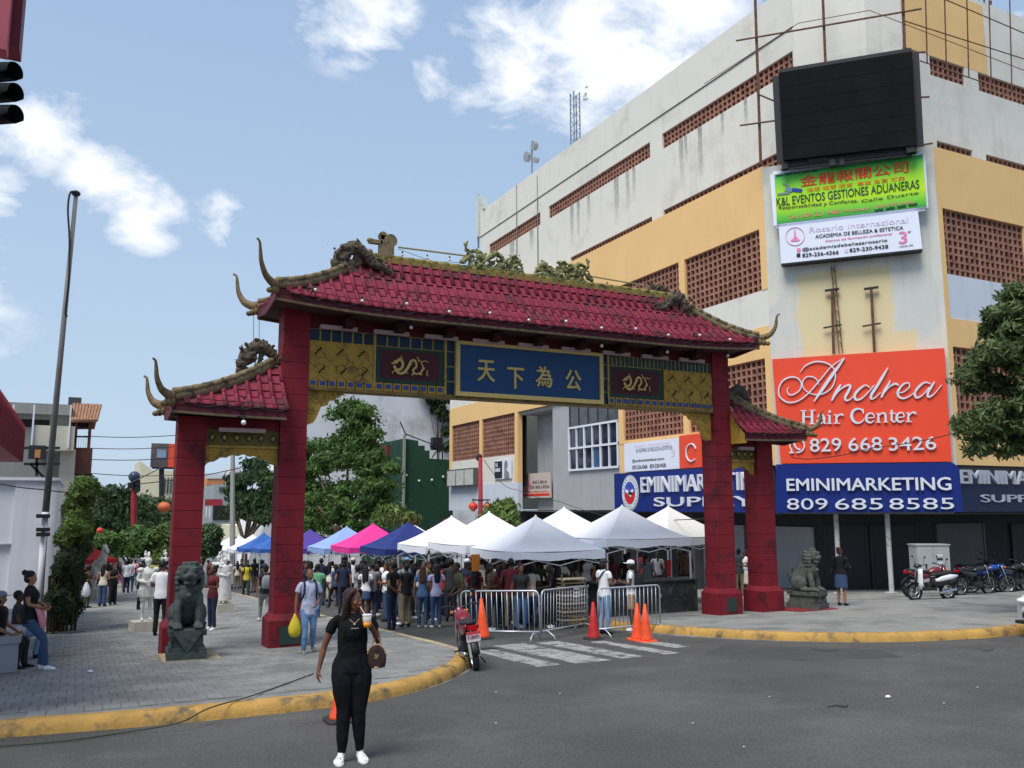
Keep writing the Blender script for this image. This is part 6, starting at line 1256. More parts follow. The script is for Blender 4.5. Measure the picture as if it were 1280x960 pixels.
# ---- man in the plaid shirt walking with a yellow bag
px_, py_, _ = g(384, 817, .15); PM = dict(POSES['walk']); PM.update(wrR=(-.28, -.06, .9), elR=(-.25, .0, 1.14), elL=(.25, .03, 1.12), wrL=(.14, -.16, 1.0), hdL=(-.5, -.3, -.6), cuR=.9, cuL=.5, knR=(-.09, -.1, .49), anR=(-.1, -.08, .085), knL=(.1, -.02, .5), anL=(.14, .16, .13), toeL=(.17, .02, .03), toeR=(-.12, -.26, .03))
me = figure(PM, 'loose', 'jeans', .0095, False, 'body', True, hy=.15, hem=.8)
def plaid():
    m = smat('plaid_shirt', (186, 188, 208), r=.85, var=.08, sc=20); nt = m.node_tree; N = nt.nodes.new; L = nt.links.new; P = nt.nodes['Principled BSDF']; src = P.inputs['Base Color'].links[0].from_socket; tc = N('ShaderNodeTexCoord'); out = src
    for k, (ax, sc) in enumerate((('X', 14), ('Z', 14))):
        w = N('ShaderNodeTexWave'); w.bands_direction = ax; w.inputs['Scale'].default_value = sc; w.inputs['Distortion'].default_value = .3; L(tc.outputs['Object'], w.inputs[0]); mr = N('ShaderNodeMapRange'); mr.inputs[1].default_value = .7; mr.inputs[4].default_value = .55; L(w.outputs[0], mr.inputs[0]); mm = N('ShaderNodeMixRGB'); L(mr.outputs[0], mm.inputs[0]); L(out, mm.inputs[1]); mm.inputs[2].default_value = srgb(110, 108, 140) if k else srgb(130, 132, 160); out = mm.outputs[0]
    L(out, P.inputs['Base Color']); return m
folds(me, .009, (10, 10, 5), (1, 2))
for i, m in enumerate((SKIN[0], plaid(), smat('jeans_washed', (96, 130, 166), r=.9, var=.2, sc=5, bump=.3, bsc=12), smat('shoe_grey', (120, 116, 108), r=.8, var=.2, sc=20))): me.materials[i] = m
t = thing('person', 'man in plaid shirt and jeans walking with a yellow bag beside the gate pillar', 'person', (px_, py_, gz(py_)+.15), -math.atan2(px_, py_)+.25); o = bpy.data.objects.new('body', me); COL.objects.link(o); o.parent = t; HC = np.array(list(me['hc']))
q = bpy.data.objects.new('hair', hair_mesh('short', HC+[0, .012, .0], .15)); COL.objects.link(q); q.parent = t; q.data.materials[0] = smat('hair_greying', (52, 48, 46), r=.7); backpack(cloth('navy'), t)
for s in (-1, 1): part(MB().sph(HC+rotz(.15)@np.array([s*.03, -.078, .004]), (.009, .006, .006), 8, 5), 'eye', M_eye, t, smooth=True)
mb = MB(); mb.prism([(-.05, 0), (0, -.06), (.05, 0), (.03, .02), (-.03, .02)], (0, -.075, 1.455), (1, 0, 0), (0, -.3, 1), (0, -1, 0), 0, .01); part(mb, 'collar', MATS['plaid_shirt'], t)
t.scale = (.93,)*3
def atman(x, y, z): return np.array(Matrix.Translation((px_, py_, gz(py_)+.15)) @ Matrix.Rotation(-math.atan2(px_, py_)+.25, 4, 'Z') @ (Vector((x, y, z))*.93))
yb = thing('carrier_bag', 'full yellow plastic carrier bag hanging from the walking man\'s hand', 'bag', atman(-.29, -.08, .84)); carrier((0, 0, 0), M_yb, yb, 1.12)
# ---- people placed one by one
def at(px, py, side=.15): p = g(px, py, side); return p[0], p[1]
person('man in pale shirt and black trousers seen from behind beside the left gate pillar', at(199, 795), PI-.3, 'phone', 'loose', 'pants', ct='white', cb='black', cs='black', hr='short', h=1.78, side=.15)
person('person in dark red top and jeans standing behind the left guardian lion', at(264, 788), -1.0, 'phone', 'tee', 'jeans', ct='maroon', cb='navy', sk=1, h=1.62, side=.15, fem=True, hr='bun')
person('man in olive yellow shirt and dark trousers walking up the kerb', at(307, 748, 0.), .1, 'walk', 'tee', 'pants', ct='yellow', cb='charcoal', cs='black', sk=1, h=1.7, extra=bp('black'))
person('woman in grey leggings with a grey backpack walking away left of the gate pillar', at(330, 777), PI+.2, 'walk', 'tee', 'tight', ct='charcoal', cb='grey', cs='white', fem=True, hr='bun', h=1.58, side=.15, extra=bp('grey', 'black'))
person('man in pale green shirt stepping out behind the plaid man', at(396, 772), PI*.8, 'walk', 'tee', 'jeans', ct='green', cb='denim', cs='black', sk=1, h=1.72, side=.0)
person('woman in white top and white patterned trousers with long dark hair', at(411, 752, 0), PI-.4, 'stand', 'tee', 'wide', True, 'white', 'cream', 'black', 0, 'braids', h=1.62)
person('tall man in striped white shirt and white cap in the crowd', at(440, 760, 0), PI+.2, 'stand', 'tee', 'jeans', ct='white', cb='jeans', cs='white', sk=1, hr='cap', ch='cream', h=1.8)
person('woman in white shirt and short denim skirt facing away', at(456, 775, 0), PI-.2, 'phone', 'tee', 'mini', True, 'white', 'jeans', 'white', 1, 'braids', h=1.6)
person('woman in grey top and dark patterned skirt among the stalls', at(469, 766, 0), PI+.6, 'turn', 'tee', 'skirt', True, 'grey', 'charcoal', 'cream', 1, 'bun', h=1.6)
person('man in black tee and navy trousers with hands clasped behind his back', at(489, 788, 0), -2.2, 'back', 'tee', 'pants', ct='black', cb='navy', cs='charcoal', sk=0, h=1.74)
person('person in black shirt and khaki trousers beside the man with clasped hands', at(507, 784, 0), PI+.5, 'turn', 'tee', 'pants', ct='black', cb='khaki', cs='black', sk=1, h=1.68, hr='short')
person('man in blue shirt and pale cap at the navy tent', at(500, 772, 0), 2.2, 'lean', 'tee', 'pants', ct='denim', cb='charcoal', sk=0, hr='cap', ch='paleblue', h=1.8)
person('woman in blue denim top and jeans with light brown hair', at(528, 785, 0), PI-.2, 'stand', 'tee', 'jeans', True, 'denim', 'jeans', 'white', 2, 'long', h=1.62, hc=M_hairb)
person('woman with very long black hair and lilac top in jeans', at(545, 785, 0), PI+.3, 'turn', 'tee', 'jeans', True, 'lilac', 'jeans', 'white', 0, 'long', h=1.64)
person('man in dark green tee bending over beside the white tent leg', at(580, 792, 0), -1.2, 'lean', 'tee', 'pants', ct='olive', cb='black', cs='brown', sk=1, h=1.7)
person('man in white tee with dark braces strap and pale jeans behind the barrier', at(756, 793, 0), 2.3, 'phone', 'tee', 'jeans', ct='white', cb='paleblue', cs='black', sk=0, h=1.72, hr='cap', ch='charcoal', extra=lambda t: part(MB().tube([(.12, .12, 1.05), (.05, .13, 1.25), (-.08, .1, 1.42), (-.09, -.02, 1.475), (-.08, -.12, 1.36), (.03, -.13, 1.2), (.13, -.1, 1.05)], [(.022, .008)]*7, 6, side=(1, 0, 0)), 'braces', cloth('navy'), t, smooth=True))
person('man in white cap and tan shorts with a black backpack behind the cones', at(790, 789, 0), -1.6, 'phone', 'tee', 'shorts', ct='white', cb='tan', cs='white', sk=1, h=1.66, hr='cap', ch='white', extra=bp('black'))
person('woman in black jacket and long blue skirt standing by the white column', at(1053, 757), 2.6, 'cross', 'long', 'skirt', True, 'black', 'jeans', 'black', 2, 'bun', h=1.64, side=.15, hc=M_hairb, extra=lambda t: handbag((.27, .0, .98), cloth('black'), t))
person('woman in white top and pale pleated skirt between the right gate pillars', at(934, 748), -1.3, 'phone', 'tee', 'skirt', True, 'white', 'cream', 'white', 1, 'pony', h=1.6, side=.15)
person('child in red shirt and black shorts between the right gate pillars', at(924, 747), -1.0, 'stand', 'tee', 'shorts', ct='red', cb='black', cs='black', sk=1, h=1.34, side=.15)
person('woman in tan top and green leggings holding a white carrier bag by the hedge', at(108, 760), 1.0, 'phone', 'tee', 'tight', True, 'brown', 'olive', 'black', 1, 'afro', h=1.6, side=.15)
tb_ = at(111, 745); cbg = thing('carrier_bag', 'white plastic carrier bag held by the woman near the hedge', 'bag', (tb_[0], tb_[1]-3, gz(tb_[1])+1.15))
cbg.location = (at(108, 760)[0]-.05, at(108, 760)[1]-.3, gz(at(108, 760)[1])+1.2); carrier((0, 0, 0), M_wb, cbg, 1.5)
person('person in dark top and jeans half hidden by the hedge', at(101, 752), PI, 'stand', 'tee', 'jeans', False, 'maroon', 'jeans', 'black', 1, h=1.66, side=.15)
person('woman in white cropped top and wide jeans facing away near the hedge', at(127, 758), PI-.5, 'cross', 'tank', 'wide', True, 'cream', 'jeans', 'black', 2, 'long', h=1.64, side=.15)
person('woman in black top and black flared trousers near the hedge', at(140, 756), .6, 'phone', 'tank', 'wide', True, 'black', 'black', 'black', 0, 'bun', h=1.64, side=.15)
person('man in white shirt and blue trousers far down the plaza', at(162, 740), PI, 'stand', 'tee', 'pants', False, 'white', 'jeans', 'black', 1, h=1.74, side=.15)
person('person in black crouching forward beside the warrior statue', at(173, 762), 1.4, 'lean', 'long', 'tight', True, 'black', 'black', 'black', 1, 'long', h=1.6, side=.15)
for i, (px, py, ct, cb, fem, hr, a, st) in enumerate(((118, 745, 'maroon', 'black', 0, 'short', 2, 'maroon top and black trousers'), (133, 742, 'black', 'charcoal', 1, 'long', 3, 'black top and long hair'), (148, 740, 'navy', 'pink', 1, 'bun', 1, 'navy top and pink trousers'), (155, 735, 'grey', 'navy', 0, 'cap', 3.1, 'grey top and cap'), (192, 741, 'yellow', 'black', 0, 'short', .4, 'yellow top'), (207, 742, 'cream', 'jeans', 1, 'hat', 2.5, 'cream top and sun hat'), (186, 738, 'white', 'black', 1, 'bun', 4, 'white top and black skirt'), (176, 736, 'black', 'tan', 0, 'short', 1, 'black top and tan trousers'))):
    person('distant plaza visitor in '+st, at(px, py), a, ['stand', 'turn', 'walk'][i % 3], 'tee', 'pants' if not fem else 'tight', bool(fem), ct, cb, 'black', i % 3, hr, h=1.66, side=.15)
# ---- the girl leaning on the bench and her companions
bx_, by_, bz_ = -.66, 17.45, gz(17.5)+.15
POSES['perch'] = dict(lean=(0, .02), knL=(.08, -.22, .5), anL=(.07, -.2, .085), knR=(-.07, -.24, .54), anR=(-.03, -.3, .085), elL=(.22, -.04, 1.12), wrL=(.02, -.24, 1.06), elR=(-.22, -.02, 1.12), wrR=(.05, -.24, 1.0), hdL=(-1, -.2, -.1), hdR=(1, -.3, -.1), dz=-.06)
POSES['sit'] = dict(dz=-.37, knL=(.1, -.42, .5), anL=(.1, -.42, .085), knR=(-.1, -.42, .5), anR=(-.1, -.36, .085), hpL=(.088, 0, .87), hpR=(-.088, 0, .87), elL=(.24, -.04, .76), wrL=(.14, -.28, .62), elR=(-.24, -.04, .76), wrR=(-.14, -.26, .62), toeL=(.12, -.6, .03), toeR=(-.12, -.54, .03))
gp = person('young woman in black tee and jeans leaning on the grey bench, arms folded', (bx_, by_), 1.35, 'perch', 'tee', 'jeans', True, 'black', 'jeans', 'white', 2, 'bun', h=1.76, side=.15)
mb = MB(); rg = []
for z, w, yy in ((1.04, .16, -.14), (.96, .19, -.18), (.84, .18, -.21), (.72, .12, -.22), (.6, .05, -.2)): rg.append([(.05+w*math.cos(t), yy+.03+.05*math.sin(t), z) for t in np.linspace(0, 2*PI, 12, endpoint=False)])
part(mb.loft(rg), 'pink_jacket', smat('jacket_pink', (214, 138, 152), r=.8, var=.1, sc=9), gp, smooth=True)
person('seated person with grey cap and black top behind the leaning young woman', (-1.15, 18.0), 1.2, 'sit', 'tee', 'pants', False, 'black', 'charcoal', 'black', 2, 'cap', ch='grey', h=1.72, side=.15)
person('seated person in blue striped skirt with crossed legs and black boots on the bench', (-.95, 19.6), 1.5, 'sit', 'tee', 'jeans', True, 'charcoal', 'paleblue', 'black', 1, 'short', h=1.66, side=.15)
# ---- the market crowd under and between the tents
r = random.Random(21); tops = ['black', 'charcoal', 'grey', 'navy', 'white', 'maroon', 'teal', 'olive', 'pink', 'cream', 'brown', 'red', 'denim', 'khaki']; wts = [9, 6, 4, 5, 3, 3, 1.5, 2, 1, 2, 2, 1.5, 2, 1]; bots = ['navy', 'black', 'jeans', 'charcoal', 'denim', 'khaki']
hairs = [('short', 'short hair', 0), ('bun', 'tied up hair', 1), ('long', 'long hair', 1), ('braids', 'long braids', 1), ('afro', 'round curly hair', 1), ('cap', 'a cap', 0), ('pony', 'a ponytail', 1), ('short', 'short hair', 0)]
used = set(); spots = []
def spot(x0, x1, y0, y1, n, zone, gap=.42):
    k = 0; tries = 0
    while k < n and tries < 900:
        tries += 1; x, y = r.uniform(x0, x1), r.uniform(y0, y1)
        if all((x-a)**2+(y-b)**2 > gap**2 for a, b, _ in spots): spots.append((x, y, zone)); k += 1
spot(9.3, 12.0, 19.2, 23.5, 14, 'behind the nearest barriers'); spot(9.3, 12.2, 19.6, 24, 14, 'near the barriers', .36); spot(12.4, 15.3, 20.6, 23.6, 14, 'under the nearest white tents'); spot(8.2, 12.0, 23.5, 30, 34, 'beside the white tents', .36); spot(12.2, 15.5, 24, 30, 8, 'deep under the white tents')
spot(7.4, 11.6, 30, 40, 26, 'beside the coloured tents'); spot(7.4, 11.5, 40, 62, 28, 'far up the market street', .6); spot(8.0, 9.6, 23, 30, 9, 'mid street'); spot(15.6, 20, 21, 26, 6, 'beyond the counter'); spot(1.5, 6.4, 45, 70, 16, 'far down the left plaza', .7)
near_group = 'shoppers in the market crowd'
for i, (x, y, zone) in enumerate(spots):
    for _ in range(60):
        ct = r.choices(tops, wts)[0]; cb = r.choice(bots); hr = r.choice(hairs); k = (ct, cb, hr[1], zone)
        if k not in used: break
    used.add(k); fem = bool(hr[2]); pose = r.choice(['stand', 'turn', 'phone', 'cross', 'reach', 'stand', 'walk']); bt = r.choice(['pants', 'jeans']) if not fem else r.choice(['tight', 'jeans', 'jeans'])
    bt = {'pants': 'pants', 'jeans': 'jeans', 'tight': 'tight'}[bt]; hh = r.uniform(1.66, 1.8) if not fem else r.uniform(1.55, 1.7); sd = .15 if x > 12.2 or x < 6.5 else 0.
    tp = 'tee' if pose != 'cross' else 'tee'
    person('shopper in %s top and %s trousers with %s, %s' % (ct, cb, hr[1], zone), (x, y), r.choice([PI, PI, PI-.6, PI+.7, 1.4, -1.4, .3]), pose, tp, bt, fem, ct, cb, r.choice(['white', 'black', 'charcoal']), r.choice([0, 1, 1, 3, 2]), hr[0], h=hh, side=sd, group=near_group, ch=r.choice(['black', 'white', 'navy']) if hr[0] == 'cap' else None)
# ================================================================ TENTS, STALLS, BARRIERS, CONES
M_pole = smat('tent_pole', (206, 208, 210), r=.4, metal=.2, var=.05)
def tent_mat(n, c): return smat('canopy_'+n, c, r=.8, var=.04, sc=1.2, trans=.12, bump=.35, bsc=3)
TM = dict(white=tent_mat('white', (240, 241, 246)), cream=tent_mat('cream', (230, 228, 220)), navy=tent_mat('navy', (40, 56, 120)), pink=tent_mat('pink', (232, 62, 150)), blue=tent_mat('blue', (60, 104, 180)), purple=tent_mat('purple', (92, 72, 160)), paleblue=tent_mat('pale_blue', (150, 176, 224)), red=tent_mat('red', (196, 52, 50)))
TENT = {}
def tent_proto(c, w=2.85, ez=2.0, pz=3.12, detail=True):
    k = (c, detail)
    if k in TENT: return TENT[k]
    t = thing('market_tent', 'x', 'tent'); h = w/2; mb = MB(); n = 6
    cor = [(-h, -h), (h, -h), (h, h), (-h, h)]
    for i in range(4):
        a, b = np.array(cor[i]), np.array(cor[(i+1) % 4]); rows = []
        for j in range(n+1):
            u = j/n; row = []
            for m_ in range(5):
                v = m_/4; p = (a+(b-a)*v)*(1-u); z = ez+.2+(pz-ez-.2)*(u**1.25)-.05*math.sin(PI*v)*(1-u)*(.5+u) ; row.append((p[0], p[1], z))
            rows.append(row)
        vs = [p for r_ in rows for p in r_]; mb.add(vs, [(j*5+q, j*5+q+1, (j+1)*5+q+1, (j+1)*5+q) for j in range(n) for q in range(4)])
    part(mb, 'canopy', TM[c], t, smooth=False)
    va = MB()
    for i in range(4):
        a, b = np.array(cor[i]), np.array(cor[(i+1) % 4]); vs = []
        for m_ in range(9):
            v = m_/8; p = a+(b-a)*v; s = .05*math.sin(PI*v); vs += [(p[0]*1.003, p[1]*1.003, ez+.2-s), (p[0]*1.006, p[1]*1.006, ez-.02+.03*math.sin(v*12)-s*.6)]
        va.add(vs, [(2*q, 2*q+2, 2*q+3, 2*q+1) for q in range(8)])
    part(va, 'valance', TM[c], t)
    part(MB().tube([(0, 0, pz-.06), (0, 0, pz+.03)], [.07, .02], 8), 'peak_cap', TM[c], t)
    for (x, y) in cor:
        x *= .985; y *= .985; part(MB().box(x-.018, y-.018, 0, x+.018, y+.018, ez+.1), 'leg', M_pole, t)
        if detail: part(MB().box(x-.028, y-.028, ez-.18, x+.028, y+.028, ez-.08), 'slider', M_blkm, t); part(MB().box(x-.05, y-.05, 0, x+.05, y+.05, .015), 'foot', M_pole, t)
    if detail:
        tr = MB()
        for i in range(4):
            a, b = np.array(cor[i])*.97, np.array(cor[(i+1) % 4])*.97; m_ = (a+b)/2
            for p, q in ((a, m_), (m_, b)): tr.bar((*p, ez+.08), (*q, ez-.2), .014, .022); tr.bar((*p, ez-.2), (*q, ez+.08), .014, .022)
        part(tr, 'scissor_truss', M_pole, t, kind='stuff')
    TENT[k] = t; t['proto'] = 1; return t
_first = set()
def tent(c, x, y, lab, rz=0., dz=0., detail=True, sc=1., group='market tents along the street'):
    p = tent_proto(c, detail=detail); k = (c, detail); z = gz(y)+dz+(.15 if x > 13.6 or x < 6.5 else 0)
    if k not in _first: _first.add(k); o = p; o.location = (x, y, z); o.rotation_euler = (0, 0, rz); o['label'] = lab; o['group'] = group; del o['proto']
    else: o = dup(p, (x, y, z), rz, lab, group)
    o.scale = (sc,)*3; return o
tent('white', 11.3, 21.15, 'nearest white market tent, behind the two left barriers', 0, -.12, True, .96); tent('white', 14.2, 21.2, 'white market tent nearest the gate pillar, over the dark counter', -.03, -.02, True, .97)
tent('white', 11.3, 24.2, 'white market tent directly behind the nearest one', .02); tent('white', 11.3, 27.2, 'leftmost of the near white tents, next to the navy tent', -.02)
tent('white', 14.2, 24.6, 'small peaked white tent between the two front white tents'); tent('cream', 17.2, 23.0, 'cream tent partly behind the big right gate pillar', .12, -.05)
tent('navy', 11.2, 31.2, 'navy blue tent between the white and the pink one', .02, -.05); tent('pink', 11.2, 35.6, 'bright pink market tent', 0, .05); tent('pink', 14.3, 35.2, 'pink tent peak half hidden behind the white tents')
tent('paleblue', 11.1, 39.3, 'pale blue market tent next to the pink one', .02, .05); tent('white', 14.2, 39, 'white tent peak behind the pale blue tent')
tent('purple', 10.9, 45.5, 'purple tent right of the main gate pillar', 0, .1); tent('navy', 13.9, 43, 'second navy tent behind the purple one'); tent('blue', 10.8, 52.5, 'blue tent left of the main gate pillar', 0, .15)
for k_, (c, y) in enumerate((('blue', 56.5), ('white', 60.5), ('white', 65.5), ('white', 71), ('white', 77.5), ('blue', 84), ('white', 92))): tent(c, 10.6, y, '%s tent far up the market street, %s' % (c, ['next to the nearest blue one', 'first of the white row', 'second of the white row', 'third of the white row', 'fourth of the white row', 'beyond the white row', 'last one visible'][k_]), 0, .2, False)
p = g(118, 745, .15); tent('red', float(p[0])-.6, 47, 'red and green striped tent by the left hedge', .2, 0, False, .85); p = onY(205, 700, 70); tent('navy', float(p[0]), 70, 'blue tent among the trees left of the gate', 0, .3, False)
# counter with dark cloth, chairs, goods
M_dc = mat('dark_cloth', (.03, .032, .034), r=.9, var=.5, sc=3, c2=(.09, .09, .09), c2amt=.4, c2sc=5, bump=.5, bsc=6)
ct_ = thing('stall_counter', 'stall counter draped in dark printed cloth under the right white tent', 'counter', (14.0, 19.9, gz(19.9)+.1)); part(MB().box(12.5, 19.75, gz(20)+.12, 15.7, 20.35, gz(20)+1.02), 'cloth', M_dc, ct_, True)
mb = MB().box(12.4, 19.7, gz(20)+1.02, 15.8, 20.4, gz(20)+1.06); part(mb, 'top', M_shd, ct_, True)
def folding_chair(x, y, rz, lab):
    t = thing('folding_chair', lab, 'chair', (x, y, gz(y)+.15), rz, 'chairs by the right gate pillar'); part(MB().box(-.22, -.2, .43, .22, .2, .46), 'seat', M_wsg, t); part(MB().box(-.21, .18, .62, .21, .21, .85), 'backrest', M_wsg, t)
    for sx in (-.2, .2):
        for a, b in (((sx, -.22, 0), (sx, .2, .85)), ((sx, .25, 0), (sx, -.15, .45))): part(MB().bar(a, b, .025), 'leg', M_pole, t)
def rug(px, py): return onY(px, py, 20.3)
GO = [(595, 693, 10, 20, 'orange', 'orange shirt hanging under the white tent'), (936-100, 700, 7, 22, 'red', 'red banner hanging at the end of the counter')]
for px, py, w, h, c, lab in GO:
    a = rug(px, py); ww, hh = w*.022, h*.021; t = single(MB().prism([(-ww/2, 0), (ww/2, 0), (ww/2, -hh*.3), (ww*.42, -hh), (-ww*.42, -hh), (-ww/2, -hh*.3)], a, (.98, 0, 0), (0, 0, 1), (0, 1, 0), 0, .04), 'hanging_garment', cloth(c), lab, 'garment')
r = random.Random(9)
for i in range(26):
    px = 640+i*4.6; a = onY(px, 690+r.uniform(-2, 2), 22.3); h = r.uniform(.3, .55); c = r.choice(['black', 'charcoal', 'grey', 'navy', 'maroon', 'brown'])
    o = part(MB().prism([(-.055, 0), (.055, 0), (.07, -h), (-.07, -h)], (0, 0, 0), (1, 0, 0), (0, 0, 1), (0, 1, 0), 0, .03), 'hanging_garment', cloth(c)); o.location = [float(v) for v in a]; o.rotation_euler = (0, 0, r.uniform(-.4, .4)); tag(o, '%s garment hanging under the near white tents, number %s from the left' % (c, ['one','two','three','four','five','six','seven','eight','nine','ten','eleven','twelve','thirteen','fourteen','fifteen','sixteen','seventeen','eighteen','nineteen','twenty','twenty-one','twenty-two','twenty-three','twenty-four','twenty-five','twenty-six'][i]), 'garment', 'garments hanging in a row under the white tents')
# tables with piles of goods behind the barriers
for i, (x, y, c) in enumerate(((11.2, 22.2, 'brown'), (13.9, 22.0, 'navy'), (11.4, 25.2, 'tan'), (11.4, 28.2, 'cream'), (11.4, 32, 'teal'))):
    z = gz(y)+(.15 if x > 13 else 0); t = thing('market_table', 'folding table of %s goods %s' % (c, ['behind the left barriers', 'behind the dark counter', 'in the second white tent', 'beside the navy tent', 'under the navy tent'][i]), 'table', (x, y, z)); part(MB().box(-.9, -.35, .7, .9, .35, .74), 'top', M_wsg, t)
    for sx in (-.8, .8):
        for sy in (-.28, .28): part(MB().box(sx-.02, sy-.02, 0, sx+.02, sy+.02, .7), 'leg', M_pole, t)
    mb = MB()
    for k_ in range(16): mb.obox((r.uniform(-.8, .8), r.uniform(-.28, .28), .78), (1, 0, 0), (0, 1, 0), (0, 0, 1), r.uniform(.06, .13), r.uniform(.05, .1), .04)
    o = single(mb, 'folded_goods', cloth(c), 'heap of folded %s goods on the market table %s' % (c, ['behind the left barriers', 'behind the dark counter', 'in the second white tent', 'beside the navy tent', 'under the navy tent'][i]), 'goods', kind='stuff'); o.location = (x, y, z)
# bamboo shelf rack with striped goods behind the barrier
rk = thing('goods_rack', 'rack of stacked pale strips standing behind the middle barrier', 'rack', (11.3, 19.3, gz(19.3)))
for k_ in range(11): part(MB().box(10.95, 19.1, gz(19.3)+.2+k_*.1, 11.65, 19.4, gz(19.3)+.23+k_*.1), 'shelf', M_trim if k_ % 2 else smat('pale_wood', (190, 170, 140)), rk, True)
for x in (10.95, 11.62): part(MB().box(x, 19.12, gz(19.3), x+.03, 19.16, gz(19.3)+1.35), 'post', M_trim, rk, True)
# ---- steel crowd barriers
M_bar = smat('barrier_steel', (188, 192, 198), r=.35, metal=.5, var=.08)
def barrier(p0, p1, lab, n=None, first=[None]):
    p0, p1 = np.array(p0), np.array(p1); d = p1-p0; l = float(np.linalg.norm(d)); rz = math.atan2(d[1], d[0]); t = thing('crowd_barrier', lab, 'barrier', (p0[0], p0[1], gz(p0[1])), 0, 'steel crowd barriers'); t.rotation_euler = (0, math.asin((gz(p0[1])-gz(p1[1]))/l), rz)
    z0, z1, r_ = .2, 1.08, .019; q = .1; pts = [(0, 0, z0), (0, 0, z1-q), (q*.3, 0, z1-q*.3), (q, 0, z1), (l-q, 0, z1), (l-q*.3, 0, z1-q*.3), (l, 0, z1-q), (l, 0, z0), (l, 0, z0)]
    part(MB().tube(pts[:-1], r_, 8, side=(0, 1, 0)), 'frame', M_bar, t, smooth=True); part(MB().tube([(0, 0, z0), (l, 0, z0)], r_, 8), 'bottom_rail', M_bar, t, smooth=True)
    n = n or int(l/.125); bm_ = MB().tube([(0, 0, z0), (0, 0, z1)], .0085, 6).mesh('bar', M_bar, True)
    for i in range(1, n): inst(bm_, t, Matrix.Translation((l*i/n, 0, 0)), 'bar')
    for x in (.12, l-.12): part(MB().tube([(x, -.3, .01), (x, -.26, .1), (x, -.1, .2), (x, .1, .2), (x, .26, .1), (x, .3, .01)], .014, 6), 'foot', M_bar, t, smooth=True)
    part(MB().tube([(l, 0, .8), (l+.05, 0, .8), (l+.05, 0, .86)], .01, 5), 'hook', M_bar, t)
barrier((7.95, 18.45), (9.2, 17.02), 'left crowd barrier, its end beside the parked motorcycle'); barrier((9.27, 17.12), (11.05, 18.1), 'middle crowd barrier between the two others'); barrier((10.45, 16.65), (12.35, 16.95), 'right crowd barrier, slanting behind the orange cones')
# ---- traffic cones
M_co = smat('cone_orange', (232, 84, 44), r=.5, var=.08, sc=6, c2=srgb(170, 60, 40), c2amt=.3, c2sc=8); M_cd = smat('cone_dull', (186, 44, 44), r=.6, var=.15, sc=6, c2=srgb(110, 36, 36), c2amt=.4, c2sc=8); M_cb = mat('cone_base_black', (.03, .03, .03), r=.8)
def cone(x, y, z, lab, m=M_co, h=.72, tilt=0, mbz=None):
    t = thing('traffic_cone', lab, 'cone', (x, y, z), 0, 'traffic cones'); part(MB().tube([(0, 0, .03), (0, 0, .07), (0, 0, h*.5), (0, 0, h)], [.15, .135, .085, .028], 16), 'body', m, t, smooth=True)
    part(MB().loft([[(a*x_, a*y_, z_) for x_, y_ in ((-.19, -.14), (-.14, -.19), (.14, -.19), (.19, -.14), (.19, .14), (.14, .19), (-.14, .19), (-.19, .14))] for a, z_ in ((1, 0), (1, .025), (.92, .04))]), 'base', mbz or m, t)
    t.rotation_euler = (0, tilt, 0); return t
p = g(742, 799); cone(p[0], p[1], p[2], 'dull red cone standing apart in front of the barriers', M_cd, .8, 0, M_cb); p = g(797, 800); cone(p[0], p[1], p[2], 'orange cone on the left of the pair', M_co, .78); p = g(808, 802); cone(p[0], p[1], p[2], 'orange cone on the right of the pair', M_co, .78, -.03)
p = g(427, 905); cone(p[0]+.03, p[1]+.15, p[2], 'orange cone hidden behind the legs of the woman in black', M_co, .62, 0, M_cb); p = g(604, 812); cone(p[0], p[1], p[2]+.22, 'bright orange cone behind the red motorcycle', M_co, .8, -.06, M_cb)
